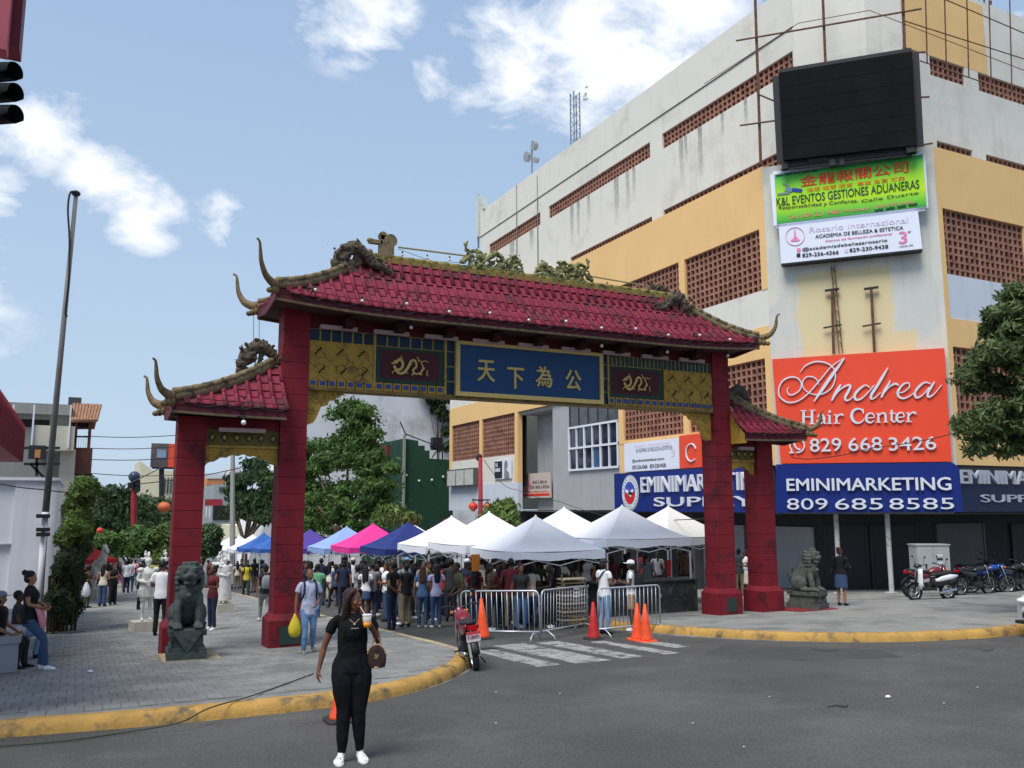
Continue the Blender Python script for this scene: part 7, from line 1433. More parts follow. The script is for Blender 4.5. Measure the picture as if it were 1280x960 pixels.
# ================================================================ GUARDIAN LIONS AND WHITE STATUES
M_lion = smat('lion_dark_stone', (70, 78, 76), r=.7, var=.2, sc=4, c2=srgb(40, 46, 46), c2amt=.5, c2sc=5, bump=.4, bsc=25); M_lion2 = smat('lion_grey_stone', (84, 88, 82), r=.8, var=.2, sc=4, c2=srgb(52, 54, 50), c2amt=.5, c2sc=5, bump=.4, bsc=25)
def lion_mesh():
    mb = MB(); T = lambda pts, r_, n=10: mb.tube(pts, r_, n)
    mb.sph((0, .22, .3), (.27, .27, .3), 14, 10); T([(0, .2, .3), (0, .02, .62), (0, -.08, .82)], [.27, .235, .2], 14); mb.sph((0, -.1, .62), (.22, .17, .2), 12, 8)
    for s in (-1, 1):
        T([(s*.15, -.08, .6), (s*.19, -.17, .34), (s*.18, -.2, .1)], [.1, .078, .07]); mb.sph((s*.18, -.25, .06), (.1, .13, .07)); mb.sph((s*.22, .18, .22), (.13, .25, .22)); mb.sph((s*.25, -.02, .06), (.09, .18, .07))
        for k in range(3): mb.sph((s*.18+(k-1)*.055, -.36, .04), (.03, .045, .04), 6, 5)
    mb.sph((0, -.14, .98), (.2, .2, .19), 14, 10); mb.sph((0, -.3, .93), (.13, .1, .075), 10, 8); mb.sph((0, -.27, .82), (.115, .1, .045), 10, 8); mb.sph((0, -.39, .965), (.05, .035, .035), 8, 6)
    for s in (-1, 1): mb.sph((s*.085, -.3, 1.035), (.045, .04, .04), 8, 6); mb.sph((s*.085, -.3, 1.085), (.06, .045, .02), 8, 5); mb.sph((s*.19, -.12, 1.06), (.035, .05, .06), 8, 5)
    r = random.Random(6)
    for row, (z, rr, k) in enumerate(((1.15, .11, 8), (1.08, .18, 11), (.99, .215, 13), (.9, .225, 13), (.81, .225, 13), (.72, .21, 12))):
        for i in range(k): a = -.35+(PI+.7)*i/(k-1); mb.sph((rr*math.cos(a), -.1+rr*.9*math.sin(a), z), .046, 6, 5)
    for i in range(5): a = PI+.4+(PI-.8)*i/4; mb.sph((.12*math.cos(a), -.1+.12*math.sin(a), 1.16), .045, 6, 5)
    mb.sph((0, -.29, .6), (.05, .04, .05), 8, 6); T([(0, .46, .2), (0, .54, .45), (0, .46, .68)], [.07, .09, .04]); me = remesh(mb, .017, 1, 'lion'); return me
LM = lion_mesh()
def lion(x, y, z, rz, m, lab, sc=1., style=0):
    t = thing('guardian_lion', lab, 'statue', (x, y, z), rz, 'stone guardian lions'); me = LM.copy(); me.materials.clear(); me.materials.append(m); me.polygons.foreach_set('use_smooth', [True]*len(me.polygons)); o = bpy.data.objects.new('lion_figure', me); COL.objects.link(o); o.parent = t; h = .52 if style == 0 else .46; o.location = (0, 0, h)
    pd = MB().box(-.34, -.42, 0, .34, .52, .14).box(-.3, -.38, .14, .3, .48, .22); pd.box(-.27, -.35, .22, .27, .45, h-.1).box(-.32, -.4, h-.1, .32, .5, h); part(pd, 'pedestal', m, t)
    if style == 0: part(MB().prism([(-.26, 0), (.26, 0), (.02, -.36), (-.02, -.36)], (0, -.405, h-.005), (1, 0, 0), (0, 0, 1), (0, -1, 0), 0, .02), 'carved_drape', m, t)
    else:
        for s in (-1, 1): part(MB().loft([[(s*.2+a*q, -.36+b*q, z_) for a, b in ((-.07, -.05), (.07, -.05), (.07, .05), (-.07, .05))] for z_, q in ((.2, .9), (.3, .6), (h-.1, 1.3))]), 'carved_leg', m, t)
    t.scale = (sc,)*3; return t
p = g(229, 820, .15); plx, ply = 1.93, 17.45; zb_ = gz(ply)+.16
bm = MB().box(1.5, 17.0, gz(17.4)+.12, 2.5, 17.98, gz(17.4)+.2); o = struct(bm, 'red_plinth', M_pale)
lion(plx, ply, zb_+.03, -math.atan2(plx, ply)+.05, M_lion, 'dark guardian lion in front of the left outer gate pillar', 1.02)
bm = MB().box(17.3, 17.5, gz(17.9)+.1, 18.7, 18.4, gz(17.9)+.19); struct(bm, 'red_plinth', smat('plinth_red', (128, 40, 46), r=.8, var=.2))
lion(18.15, 18.0, gz(18)+.19, .35, M_lion2, 'grey guardian lion beside the right outer gate pillar', .98, 1)
M_stat = smat('statue_white', (206, 204, 198), r=.8, var=.08, sc=4, c2=srgb(160, 158, 150), c2amt=.35, c2sc=6, bump=.3, bsc=18); M_ped = smat('pedestal_cream', (190, 184, 168), r=.85, var=.12, sc=3)
WAR = figure(dict(elL=(.26, -.02, 1.12), wrL=(.06, -.22, 1.12), elR=(-.26, -.02, 1.12), wrR=(-.04, -.24, 1.06), hdL=(-1, -.2, .1), hdR=(1, -.2, .1)), 'long', 'robe', .018, False, 'figure')
AR = figure(dict(elL=(.26, -.02, 1.12), wrL=(.08, -.22, 1.1), elR=(-.26, -.02, 1.12), wrR=(-.06, -.24, 1.06), hdL=(-1, -.2, .1), hdR=(1, -.2, .1)), 'long', 'shorts', .018, False, 'figure', fat=1.25)
def statue(px, py, me, lab, rz, sc=1., ped=.32, pw=.36, hat=True, XY=None):
    p = g(px, py, .15) if XY is None else (XY[0], XY[1], 0); z = gz(float(p[1]))+.15; t = thing('white_statue', lab, 'statue', (p[0], p[1], z), -math.atan2(p[0], p[1])+rz, 'white warrior statues on the plaza'); part(MB().box(-pw, -pw*.8, 0, pw, pw*.8, ped), 'pedestal', M_ped, t)
    m2 = me.copy(); 
    for i in range(len(m2.materials)): m2.materials[i] = M_stat
    o = bpy.data.objects.new('figure', m2); COL.objects.link(o); o.parent = t; o.location = (0, 0, ped); o.scale = (sc,)*3
    mb = MB(); mb.sph((0, .01, 1.64), (.1, .11, .1), 12, 8); mb.sph((0, .02, 1.77), (.035, .035, .05)); mb.tube([(0, .02, 1.78), (.02, .1, 1.86), (0, .2, 1.78), (.0, .24, 1.6)], [.03, .04, .04, .02], 7) if hat else None
    for s in (-1, 1): mb.sph((s*.2, 0, 1.4), (.1, .1, .07), 10, 6)
    for k in range(12): a = 2*PI*k/12; mb.box(.2*math.cos(a)-.05, .145*math.sin(a)-.03, .66, .2*math.cos(a)+.05, .145*math.sin(a)+.03, .86)
    o = part(mb, 'armour', M_stat, t, smooth=False); o.location = (0, 0, ped); o.scale = (sc,)*3; return t
statue(181, 789, AR, 'stocky white warrior statue on a low cream block beside the man in pale shirt', .25, .92, .27, .34); statue(279, 766, WAR, 'white robed warrior statue just right of the left guardian lion', .4, .86, .3, .3); statue(271, 757, WAR, 'white warrior statue standing behind the other by the lion', -.2, .9, .3, .3)
for i, (px, py) in enumerate(((168, 733), (180, 734), (205, 737), (218-60, 730))): statue(px, py, WAR, 'distant white warrior statue, %s' % ['left of the far pair', 'right of the far pair', 'beside the left gate pillar', 'farthest of the row'][i], .3*i, 1.0, .36, .28)
def horse():
    p = g(121, 748, .15); t = thing('horse_statue', 'tall pale horse statue rising beside the hedge', 'statue', (p[0], p[1], gz(p[1])+.15), .5, None); part(MB().box(-.5, -.8, 0, .5, .8, .5), 'pedestal', M_ped, t); mb = MB()
    mb.sph((0, .3, 1.5), (.32, .6, .34), 14, 10); mb.tube([(0, -.1, 1.6), (0, -.38, 2.0), (0, -.42, 2.35)], [.27, .17, .12], 12); mb.tube([(0, -.38, 2.42), (0, -.6, 2.25), (0, -.72, 2.12)], [.13, .1, .07], 10); mb.tube([(0, .85, 1.6), (0, 1.05, 1.3), (0, 1.0, .8)], [.08, .1, .04], 8)
    for s in (-1, 1):
        mb.tube([(s*.17, -.08, 1.4), (s*.17, -.12, .95), (s*.17, -.06, .55)], [.12, .07, .06], 8); mb.tube([(s*.17, .68, 1.35), (s*.18, .58, .98), (s*.18, .78, .82), (s*.18, .72, .5)], [.15, .09, .06, .06], 8); mb.tube([(s*.06, -.4, 2.45), (s*.07, -.4, 2.6)], [.04, .01], 6)
    me = remesh(mb, .03, 2, 'horse'); me.materials.append(M_stat); me.polygons.foreach_set('use_smooth', [True]*len(me.polygons)); o = bpy.data.objects.new('horse_body', me); COL.objects.link(o); o.parent = t
horse()
# ================================================================ MOTORCYCLES, SCOOTER, CAR
M_tyre = mat('tyre', (.018, .018, .018), r=.85, bump=.3, bsc=60); M_chr = mat('chrome', (.55, .55, .57), r=.2, metal=1.); M_eng = smat('engine', (70, 70, 72), r=.5, metal=.5); M_seat = mat('seat_black', (.02, .02, .02), r=.6); M_plast = mat('plastic_black', (.018, .018, .02), r=.45); M_rl = smat('rear_light', (170, 20, 26), r=.2); M_hl = smat('headlight', (220, 224, 230), r=.1)
def wheel(parent, y, r_=.29, w=.05, spokes=True):
    ty = part(MB().tube([(0, y+r_*math.cos(t), r_+r_*math.sin(t)) for t in np.linspace(0, 2*PI, 24, endpoint=False)], [(w, w*.9)]*24, 8, closed=True, side=(1, 0, 0)), 'wheel', M_tyre, parent, smooth=True)
    rr = r_-.04; rim = MB().tube([(0, y+rr*math.cos(t), r_+rr*math.sin(t)) for t in np.linspace(0, 2*PI, 20, endpoint=False)], [(.022, .012)]*20, 6, closed=True, side=(1, 0, 0)); part(rim, 'rim', M_chr, ty, smooth=True); part(MB().tube([(-.05, y, r_), (.05, y, r_)], .04, 10), 'hub', M_eng, ty)
    sp = MB()
    for k in range(18 if spokes else 5): a = 2*PI*k/(18 if spokes else 5); sp.bar((.0, y+.03*math.cos(a), r_+.03*math.sin(a)), (0, y+rr*math.cos(a+.25*(k % 2)), r_+rr*math.sin(a+.25*(k % 2))), .005 if spokes else .03, .005 if spokes else .02, up=(1, 0, 0))
    part(sp, 'spokes', M_chr, ty, kind='stuff')
def motorcycle(paint, lab, plate=False, group='parked motorcycles'):
    """front towards -Y"""
    t = thing('motorcycle', lab, 'motorcycle', (0, 0, 0), 0, group); wheel(t, -.63); wheel(t, .63, .29, .055)
    fk = MB()
    for s in (-1, 1): fk.tube([(s*.085, -.63, .29), (s*.085, -.4, .9)], [.022, .018], 8)
    part(fk, 'fork', M_chr, t, smooth=True); part(MB().tube([(0, -.42, .62), (0, -.2, .78), (0, .3, .66), (0, .5, .62)], .025, 8).tube([(0, -.4, .8), (0, -.25, .35), (0, .15, .28), (0, .3, .6)], .02, 8), 'chassis', M_plast, t)
    part(MB().loft([[(w*math.cos(a), y, z+h*math.sin(a)) for a in np.linspace(0, 2*PI, 12, endpoint=False)] for y, z, w, h in ((-.36, .82, .05, .05), (-.3, .84, .12, .09), (-.12, .83, .14, .1), (.04, .78, .1, .07), (.12, .75, .05, .04))]), 'fuel_tank', paint, t, smooth=True)
    part(MB().loft([[(w*math.cos(a), y, z+h*math.sin(a)) for a in np.linspace(0, 2*PI, 10, endpoint=False)] for y, z, w, h in ((.02, .77, .07, .03), (.1, .78, .12, .05), (.4, .8, .13, .05), (.7, .84, .12, .045), (.78, .85, .06, .03))]), 'seat', M_seat, t, smooth=True)
    for s in (-1, 1): part(MB().loft([[(s*(.1+.03*math.cos(a)), y, z+h*math.sin(a)) for a in np.linspace(0, 2*PI, 8, endpoint=False)] for y, z, h in ((.05, .66, .05), (.25, .66, .1), (.55, .72, .08), (.8, .8, .04))]), 'side_cover', paint, t, smooth=True)
    e = MB().box(-.12, -.22, .27, .12, .12, .42); 
    for k in range(6): e.box(-.09, -.18-k*.0, .43+k*.03, .09, -.02, .445+k*.03)
    e.tube([(-.1, -.1, .34), (-.15, -.1, .34)], .09, 10).tube([(.1, .0, .34), (.15, .0, .34)], .09, 10); part(e, 'engine', M_eng, t)
    part(MB().tube([(.09, -.22, .42), (.11, -.3, .3), (.13, -.1, .2), (.14, .3, .26), (.15, .75, .34)], [.02, .02, .022, .045, .045], 8), 'exhaust', M_chr, t, smooth=True)
    part(MB().tube([(-.33, -.3, 1.0), (-.2, -.38, .99), (0, -.42, .93), (.2, -.38, .99), (.33, -.3, 1.0)], .013, 7), 'handlebar', M_plast, t, smooth=True)
    for s in (-1, 1): part(MB().tube([(s*.25, -.34, 1.0), (s*.36, -.29, 1.0)], .02, 8), 'grip', M_seat, t); q = part(MB().tube([(s*.2, -.38, .99), (s*.26, -.4, 1.2)], .006, 5), 'mirror_stem', M_plast, t); part(MB().sph((s*.28, -.4, 1.22), (.055, .012, .035), 10, 6), 'mirror', M_plast, q, smooth=True); part(MB().sph((s*.14, -.48, .86), (.035, .04, .03), 8, 6), 'indicator', smat('amber', (214, 120, 30), r=.3), t, smooth=True)
    hl = part(MB().tube([(0, -.4, .86), (0, -.5, .86)], [.1, .085], 14), 'headlight', paint, t, smooth=True); part(MB().sph((0, -.5, .86), (.08, .03, .08), 12, 6), 'lens', M_hl, hl, smooth=True)
    for y, a0, a1 in ((-.63, .5, 2.3), (.63, .2, 2.2)): part(MB().tube([(0, y+.36*math.cos(t_), .29+.36*math.sin(t_)) for t_ in np.linspace(a0, a1, 9)], [(.07, .012)]*9, 6, side=(1, 0, 0)), 'mudguard', paint if y < 0 else M_plast, t, smooth=True)
    part(MB().box(-.08, .8, .74, .08, .86, .82), 'rear_light', M_rl, t)
    if plate:
        pl_ = part(MB().box(-.12, .885, .56, .12, .9, .72), 'licence_plate', smat('plate_pale', (214, 196, 200), r=.5), t); tm = text_mesh('K1284391', .2, .06, .01, .004); tm.materials.clear(); tm.materials.append(smat('plate_ink', (120, 40, 60))); o = bpy.data.objects.new('plate_number', tm); COL.objects.link(o); o.parent = pl_; o.matrix_basis = Matrix(((-1, 0, 0, .1), (0, 0, 1, .901), (0, 1, 0, .61), (0, 0, 0, 1)))
        part(MB().box(-.12, .884, .68, .12, .902, .725), 'plate_band', smat('plate_red', (190, 60, 70)), pl_); part(MB().prism([(-.09, 0), (.09, 0), (.11, .3), (-.11, .3)], (0, .87, .3), (1, 0, 0), (0, 0, 1), (0, 1, 0), 0, .015), 'mud_flap', smat('flap_pale', (196, 198, 184)), t)
    part(MB().bar((-.12, .1, .25), (-.28, .2, .02), .02), 'kickstand', M_plast, t)
    for s in (-1, 1): part(MB().bar((s*.1, .05, .27), (s*.24, .05, .27), .025), 'footrest', M_plast, t)
    return t
P_mar = smat('paint_maroon', (120, 28, 40), r=.3, var=.05, spec=.7); P_blu = smat('paint_blue', (26, 66, 140), r=.25, var=.05, spec=.7); P_blk = mat('paint_black', (.015, .015, .018), r=.25, spec=.7); P_red = smat('paint_red', (112, 26, 40), r=.25, spec=.7); P_wht = smat('paint_white', (224, 226, 228), r=.25, spec=.6)
m1 = motorcycle(P_mar, 'maroon motorcycle with pale licence plate parked at the kerb corner, seen from behind', True, None)
fx = g(591, 838); m1.location = (float(fx[0])+.24, float(fx[1])+.72, gz(float(fx[1])+.6)); m1.rotation_euler = (-.03, .12, PI-.25)
mx_, my_ = 24.9, 18.6
moto_list = [(24.6, 19.2, P_red, 'red motorcycle right behind the white scooter', 1.2), (26.2, 18.8, P_blk, 'black motorcycle between the red and the blue one', 1.5), (27.2, 19.0, P_blu, 'blue motorcycle in the parked row', 1.15), (28.3, 18.9, P_blk, 'black motorcycle right of the blue one', 1.5), (29.3, 18.7, P_blk, 'black motorcycle second from the right end of the row', 1.3), (30.3, 18.5, P_mar, 'dark maroon motorcycle at the right end of the row', 1.4), (28.9, 20.6, P_blk, 'black motorcycle in the dark behind the parked row', 1.3)]
protos = {}
for x, y, pm, lab, a in moto_list:
    if pm.name in protos: t = dup(protos[pm.name], (x, y, gz(y)+.15), 0, lab)
    else: t = motorcycle(pm, lab); protos[pm.name] = t; t.location = (x, y, gz(y)+.15)
    t.rotation_euler = (0, -.1, a)
def scooter():
    t = thing('scooter', 'white and black motor scooter at the left end of the motorcycle row', 'scooter', (23.5, 18.3, gz(18.3)+.15), -1.85); wheel(t, -.58, .23, .05, False); wheel(t, .56, .23, .055, False); L_ = lambda rows, nm, m: part(MB().loft([[(w*math.cos(a), y+d*math.sin(a), z) for a in np.linspace(0, 2*PI, 12, endpoint=False)] for y, z, w, d in rows]), nm, m, t, smooth=True)
    L_([(-.42, .3, .16, .04), (-.4, .5, .2, .05), (-.38, .75, .17, .06), (-.36, .92, .13, .07)], 'front_shield', P_wht); part(MB().box(-.15, -.38, .27, .15, .1, .33), 'footboard', M_plast, t); part(MB().tube([(0, -.58, .23), (0, -.42, .85)], .04, 8), 'steering_column', M_plast, t)
    part(MB().loft([[(w*math.cos(a), y, z+h*math.sin(a)) for a in np.linspace(0, 2*PI, 12, endpoint=False)] for y, z, w, h in ((.05, .5, .1, .16), (.3, .52, .16, .18), (.6, .6, .15, .15), (.85, .68, .08, .07))]), 'rear_body', P_blk, t, smooth=True); [part(MB().loft([[(s*(.12+.045*math.cos(a)), y, z+h*math.sin(a)) for a in np.linspace(0, 2*PI, 10, endpoint=False)] for y, z, h in ((.1, .56, .03), (.3, .6, .09), (.6, .66, .09), (.84, .7, .03))]), 'side_panel', P_wht, t, smooth=True) for s in (-1, 1)]; part(MB().loft([[(w*math.cos(a), y, z+h*math.sin(a)) for a in np.linspace(0, 2*PI, 10, endpoint=False)] for y, z, w, h in ((.0, .72, .08, .03), (.1, .74, .13, .05), (.5, .77, .14, .06), (.8, .82, .1, .04))]), 'seat', M_seat, t, smooth=True)
    part(MB().loft([[(w*math.cos(a), y, z+h*math.sin(a)) for a in np.linspace(0, 2*PI, 10, endpoint=False)] for y, z, w, h in ((-.52, 1.0, .05, .04), (-.45, 1.0, .1, .07), (-.34, 1.0, .1, .05))]), 'headlamp_cowl', P_blk, t, smooth=True); part(MB().tube([(-.32, -.28, 1.05), (0, -.36, 1.02), (.32, -.28, 1.05)], .014, 7), 'handlebar', M_plast, t)
    for s in (-1, 1): part(MB().tube([(s*.2, -.34, 1.04), (s*.26, -.36, 1.25), (s*.3, -.36, 1.28)], [.006, .006, .04], 6), 'mirror', M_plast, t)
    part(MB().tube([(0, -.58+.3*math.cos(a), .23+.3*math.sin(a)) for a in np.linspace(.4, 2.6, 8)], [(.08, .012)]*8, 6, side=(1, 0, 0)), 'mudguard', P_blk, t, smooth=True); part(MB().tube([(.14, .2, .2), (.16, .75, .3)], .045, 8), 'exhaust', M_chr, t)
scooter()
# car nose at the right edge of the frame
def car():
    p = g(1270, 794); cx, cy = 18.1, 10.35; t = thing('parked_car', 'white car whose front corner enters at the right edge of the road', 'car', (cx, cy, gz(cy)), 0); M_carp = smat('car_white', (206, 208, 210), r=.25, var=.02, spec=.7)
    # length along +X, nose towards -X
    prof = [(-.0, .28), (-.03, .5), (.02, .66), (.15, .76), (.9, .92), (1.25, 1.0), (1.95, 1.42), (3.3, 1.45), (4.1, 1.05), (4.4, .95), (4.45, .5), (4.4, .28)]
    rings = []
    for s, w, k in ((-.86, .0, .8), (-.84, .3, .97), (-.6, .8, 1.0), (0, 1, 1.02), (.6, .8, 1.0), (.84, .3, .97), (.86, 0, .8)): rings.append([(x*1.0+(.16 if abs(s) > .8 else (.04 if abs(s) > .5 else 0))*(1 if x < .3 else 0), s*(1-.16*max(0, (z-.95)/.5)), .28+(z-.28)*(k if z > .9 else 1)) for x, z in prof])
    part(MB().loft(rings), 'body', M_carp, t, smooth=False); 
    for x in (.8, 3.6):
        for s in (-1, 1):
            part(MB().tube([(x, s*.865, .32), (x, s*.875, .32)], .37, 20), 'wheel_arch', M_plast, t); w_ = part(MB().tube([(x, s*.7, .31), (x, s*.885, .31)], .31, 20), 'wheel', M_tyre, t); part(MB().tube([(x, s*.86, .31), (x, s*.9, .31)], .2, 14), 'rim', M_chr, w_)
    for s in (-1, 1): part(MB().sph((.14, s*.68, .68), (.16, .16, .07), 10, 6), 'headlight', M_hl, t, smooth=True); part(MB().box(-.02, s*.45-.18, .36, .05, s*.45+.18, .46), 'fog_lamp_recess', M_plast, t)
    part(MB().box(-.045, -.5, .42, .03, .5, .6), 'grille', M_plast, t); part(MB().box(-.05, -.78, .24, .1, .78, .3), 'lower_lip', M_plast, t); part(MB().prism([(1.32, 1.04), (1.97, 1.42), (3.25, 1.44), (3.95, 1.06)], (0, 0, 0), (1, 0, 0), (0, 0, 1), (0, 1, 0), -.8, .8), 'windows', M_gls, t)
    t.rotation_euler = (0, 0, -.12); t.location = (17.0, 10.6, gz(10.6)); return t
car()
# white utility cabinet
p = g(1170, 741, .15); uc = thing('utility_cabinet', 'grey utility cabinet beside the parked scooter', 'cabinet', (25.6, 19.9, gz(19.9)+.15), -.45); M_cab = smat('cabinet_grey', (168, 172, 170), r=.6, var=.08, sc=2, streak=.3)
part(MB().box(-.55, -.25, 0, .55, .3, 1.6), 'body', M_cab, uc); part(MB().box(-.58, -.28, 1.6, .58, .33, 1.64), 'lid', M_cab, uc)
for x in (-.27, .27): dd = part(MB().box(x-.255, -.265, .06, x+.255, -.252, 1.55), 'door', M_cab, uc); part(MB().box(x-.02, -.29, .85, x+.02, -.266, 1.0), 'handle', M_blkm, dd)
for k_ in range(3): part(MB().box(.1, -.27, 1.0+k_*.12, .3, -.266, 1.07+k_*.12), 'sticker', M_ink if k_ % 2 else M_blw, uc)
# ================================================================ TREES
def leafmat(n, c, isl=.55): return smat(n, c, r=.6, var=.2, sc=1.2, island=isl, trans=.25, spec=.3)
LF1 = leafmat('leaf_dark', (52, 74, 40)); LF2 = leafmat('leaf_mid', (74, 102, 46)); LF3 = leafmat('leaf_light', (96, 116, 58)); LF4 = leafmat('leaf_grey', (78, 98, 62)); M_bark = smat('bark', (92, 78, 64), r=.95, var=.3, sc=5, bump=.6, bsc=20)
def tree(name, lab, base, clumps, n, size, m, tr=.12, cat='tree', group=None, seed=1, fork=None, **k):
    t = thing(name, lab, cat, base, 0, group); tree_crown(clumps, n, size, 'crown', m, t, seed, off=np.array(t.location), **k)
    mb = MB(); b = np.array(base, float); f = fork or b+np.array([0, 0, (float(np.mean([c[2] for c in clumps]))-b[2])*.42]); f = np.array(f, float); mb.tube([b, b*.5+f*.5+[.04, .02, 0], f], [tr*1.25, tr, tr*.85], 9)
    for c in clumps[::max(1, len(clumps)//9)]:
        e = np.array(c[:3]); mb.tube([f-[0, 0, .1], f*.5+e*.5+[0, 0, .12], e], [tr*.6, tr*.38, tr*.1], 6)
    part(mb, 'trunk', M_bark, t, True, smooth=True); return t
def pc(px, py, X=None, Y=None, D=None): return onX(px, py, X) if X is not None else (onY(px, py, Y) if Y is not None else deep(px, py, D))
def clumps(lst, X=None, Y=None, D=None, dz=None):
    o = []; r = random.Random(5)
    for px, py, rp in lst: p = pc(px, py, X, Y, D); w = float((p-C0)@FW); rr = rp*w/FPX; o.append((float(p[0])+r.uniform(-.4, .4)*rr, float(p[1])+r.uniform(-.5, .5)*rr, float(p[2]), rr, rr*1.1, rr*.85))
    return o
def bushy(ell, n, r0, r1, seed, X=None, Y=None, D=None):
    """many small leaf tufts spread through several photo ellipses, staggered in depth"""
    r = random.Random(seed); o = []; wts_ = [a*b for _, _, a, b in ell]
    for k in range(n):
        cx, cy, a, b = r.choices(ell, wts_)[0]; t_ = r.uniform(0, 2*PI); q = r.random()**.42; rp = r.uniform(r0, r1); p = pc(cx+(a-rp*.5)*q*math.cos(t_), cy+(b-rp*.5)*q*math.sin(t_), X, Y, D); w = float((p-C0)@FW); rr = rp*w/FPX
        f = np.array([FW[0], FW[1], 0]); p = p+f*r.uniform(-1, 1)*a*w/FPX*.7*math.sqrt(max(0, 1-q*q*.9)); o.append((float(p[0]), float(p[1]), float(p[2]), rr*1.1, rr*1.1, rr*.72))
    o.sort(key=lambda c: c[2]); return [o[i] for i in range(len(o))]
tree('street_tree', 'dark leafy tree at the right edge in front of the building corner', (21.9, 12.5, gz(12.5)+.15), bushy([(1320, 470, 112, 112), (1250, 540, 62, 46), (1275, 420, 56, 60), (1300, 390, 60, 40)], 170, 15, 30, 4, D=20.4), 62000, .075, leafmat('leaf_olive', (88, 104, 62)), .16, seed=3, shape=2.6, fork=(21.8, 12.7, 3.2))
bt = onX(430, 700, 13.6)
tree('street_tree', 'big bushy green tree behind the purple tent, in front of the white wall', (bt[0], bt[1], gz(bt[1])+.15), bushy([(420, 612, 76, 60), (374, 600, 38, 64), (442, 545, 30, 46), (466, 590, 34, 34), (400, 655, 56, 28), (444, 515, 18, 18)], 150, 11, 23, 6, X=13.6), 56000, .15, LF2, .2, seed=4)
bt = onX(305, 700, 12.5)
tree('street_tree', 'medium green tree seen through the left bay of the gate', (bt[0], bt[1], gz(bt[1])+.15), bushy([(315, 620, 38, 34), (328, 585, 20, 24), (335, 640, 26, 20)], 60, 8, 16, 7, X=12.5), 20000, .22, LF1, .25, seed=5)
for i, (px, py, lst, y, m, lab) in enumerate(((122, 716, [(115, 655, 18), (125, 672, 16), (138, 662, 14), (120, 690, 12)], 70, LF1, 'dark tree rising right behind the hedge'), (180, 716, [(178, 672, 18), (160, 662, 16), (196, 676, 16), (150, 676, 14)], 78, LF1, 'broad dark tree closing the middle of the plaza'), (145, 715, [(145, 640, 30), (125, 650, 22), (165, 650, 22), (150, 622, 18)], 80, LF1, 'dark round tree beyond the plaza, left of the red lamp pole'), (190, 715, [(190, 650, 24), (180, 635, 18), (205, 640, 18)], 90, LF4, 'grey green tree beyond the plaza, right of the red lamp pole'), (165, 718, [(170, 682, 26), (150, 690, 20), (195, 690, 22), (140, 675, 14)], 62, LF2, 'lighter low tree in the middle of the far plaza'), (250, 710, [(262, 668, 12), (255, 680, 14), (262, 690, 10)], 55, LF4, 'small tree right beside the left gate pillar'), (205, 712, [(208, 668, 12), (212, 690, 14), (200, 700, 10)], 55, LF3, 'sparse tree with curved branch left of the gate pillar'))):
    b = onY(px, py, y); tree('plaza_tree', lab, (b[0], b[1], gz(y)+.1), clumps(lst, Y=y), 9000, .26 if y > 70 else .17, m, .15, group='trees at the far end of the plaza', seed=10+i)
for i, (px, X, lst, lab) in enumerate(((480, 13.2, [(478, 652, 14), (500, 646, 12), (515, 650, 10), (488, 640, 9)], 'light green shrub tree above the navy tent'), (627, 13.0, [(622, 642, 13), (634, 636, 10), (612, 648, 9), (640, 650, 8)], 'light green bushy shrub behind the white tents by the lantern pole'))):
    b = onX(px, 690, X); tree('shrub_tree', lab, (b[0], b[1], gz(b[1])+.15), clumps(lst, X=X), 3000, .13, LF3, .06, group='shrubs behind the tents', seed=30+i, shape=3)
# tall hedge beside the white wall
hb = np.array([-.24, 25.9, gz(25.9)+.15]); t = thing('bamboo_hedge', 'tall narrow green hedge beside the white wall', 'hedge', hb); hc2 = []
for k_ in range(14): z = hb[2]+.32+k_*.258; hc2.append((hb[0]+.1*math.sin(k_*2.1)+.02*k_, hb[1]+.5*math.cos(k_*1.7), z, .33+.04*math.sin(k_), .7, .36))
tree_crown(hc2[:8], 20000, .05, 'lower_foliage', leafmat('hedge_shaded', (44, 60, 32)), t, 7, off=np.array(t.location), shape=3.4); tree_crown(hc2[8:], 15000, .05, 'upper_foliage', leafmat('hedge_light', (84, 106, 44)), t, 8, off=np.array(t.location), shape=3.4)  # lower leaves coloured darker, with the shade near the ground put in
mb = MB(); r = random.Random(8)
for k_ in range(46): x, y = hb[0]+r.uniform(-.36, .34), hb[1]+r.uniform(-.6, .6); mb.tube([(x, y, hb[2]), (x+r.uniform(-.06, .06), y, hb[2]+1.5)], .016, 5)
part(mb, 'stems', smat('stem_dark', (64, 60, 42), r=.9, var=.3), t, True, kind='stuff')
struct(MB().box(-.62, 25.35, gz(25.4)+.12, .32, 25.5, gz(25.4)+.2), 'planter_edge', M_side)
# ================================================================ LEFT SIDE
M_ww = smat('left_white_wall', (214, 216, 222), r=.85, var=.04, sc=1, streak=.25); M_gw = smat('left_grey_wall', (150, 152, 158), r=.85, var=.06, streak=.3); M_awn = smat('awning_red', (140, 44, 56), r=.6, var=.08, sc=2, streak=.3)
zt = float(onY(76, 601, 26.3)[2]); t = thing('white_wall_building', 'low white rendered building wall at the left edge behind the bench', 'wall', (-.55, 26.3, gz(26.3)))
part(MB().box(-14, 26.3, -1.6, -.58, 34, zt), 'wall', M_ww, t, True); part(MB().box(-1.55, 26.22, -1.5, -.55, 26.3, zt+.02), 'corner_pier', M_ww, t, True); part(MB().box(-14, 26.2, float(onY(40, 679, 26.2)[2])-.04, -1.56, 26.3, float(onY(40, 679, 26.2)[2])), 'ledge', M_gw, t, True); part(MB().box(-14, 26.24, float(onY(10, 640, 26.2)[2]), -2.1, 26.3, float(onY(10, 600, 26.2)[2])), 'panel', M_ww, t, True)
part(MB().box(-14, 26.15, zt, -.5, 34, zt+.08), 'coping', M_ww, t, True)
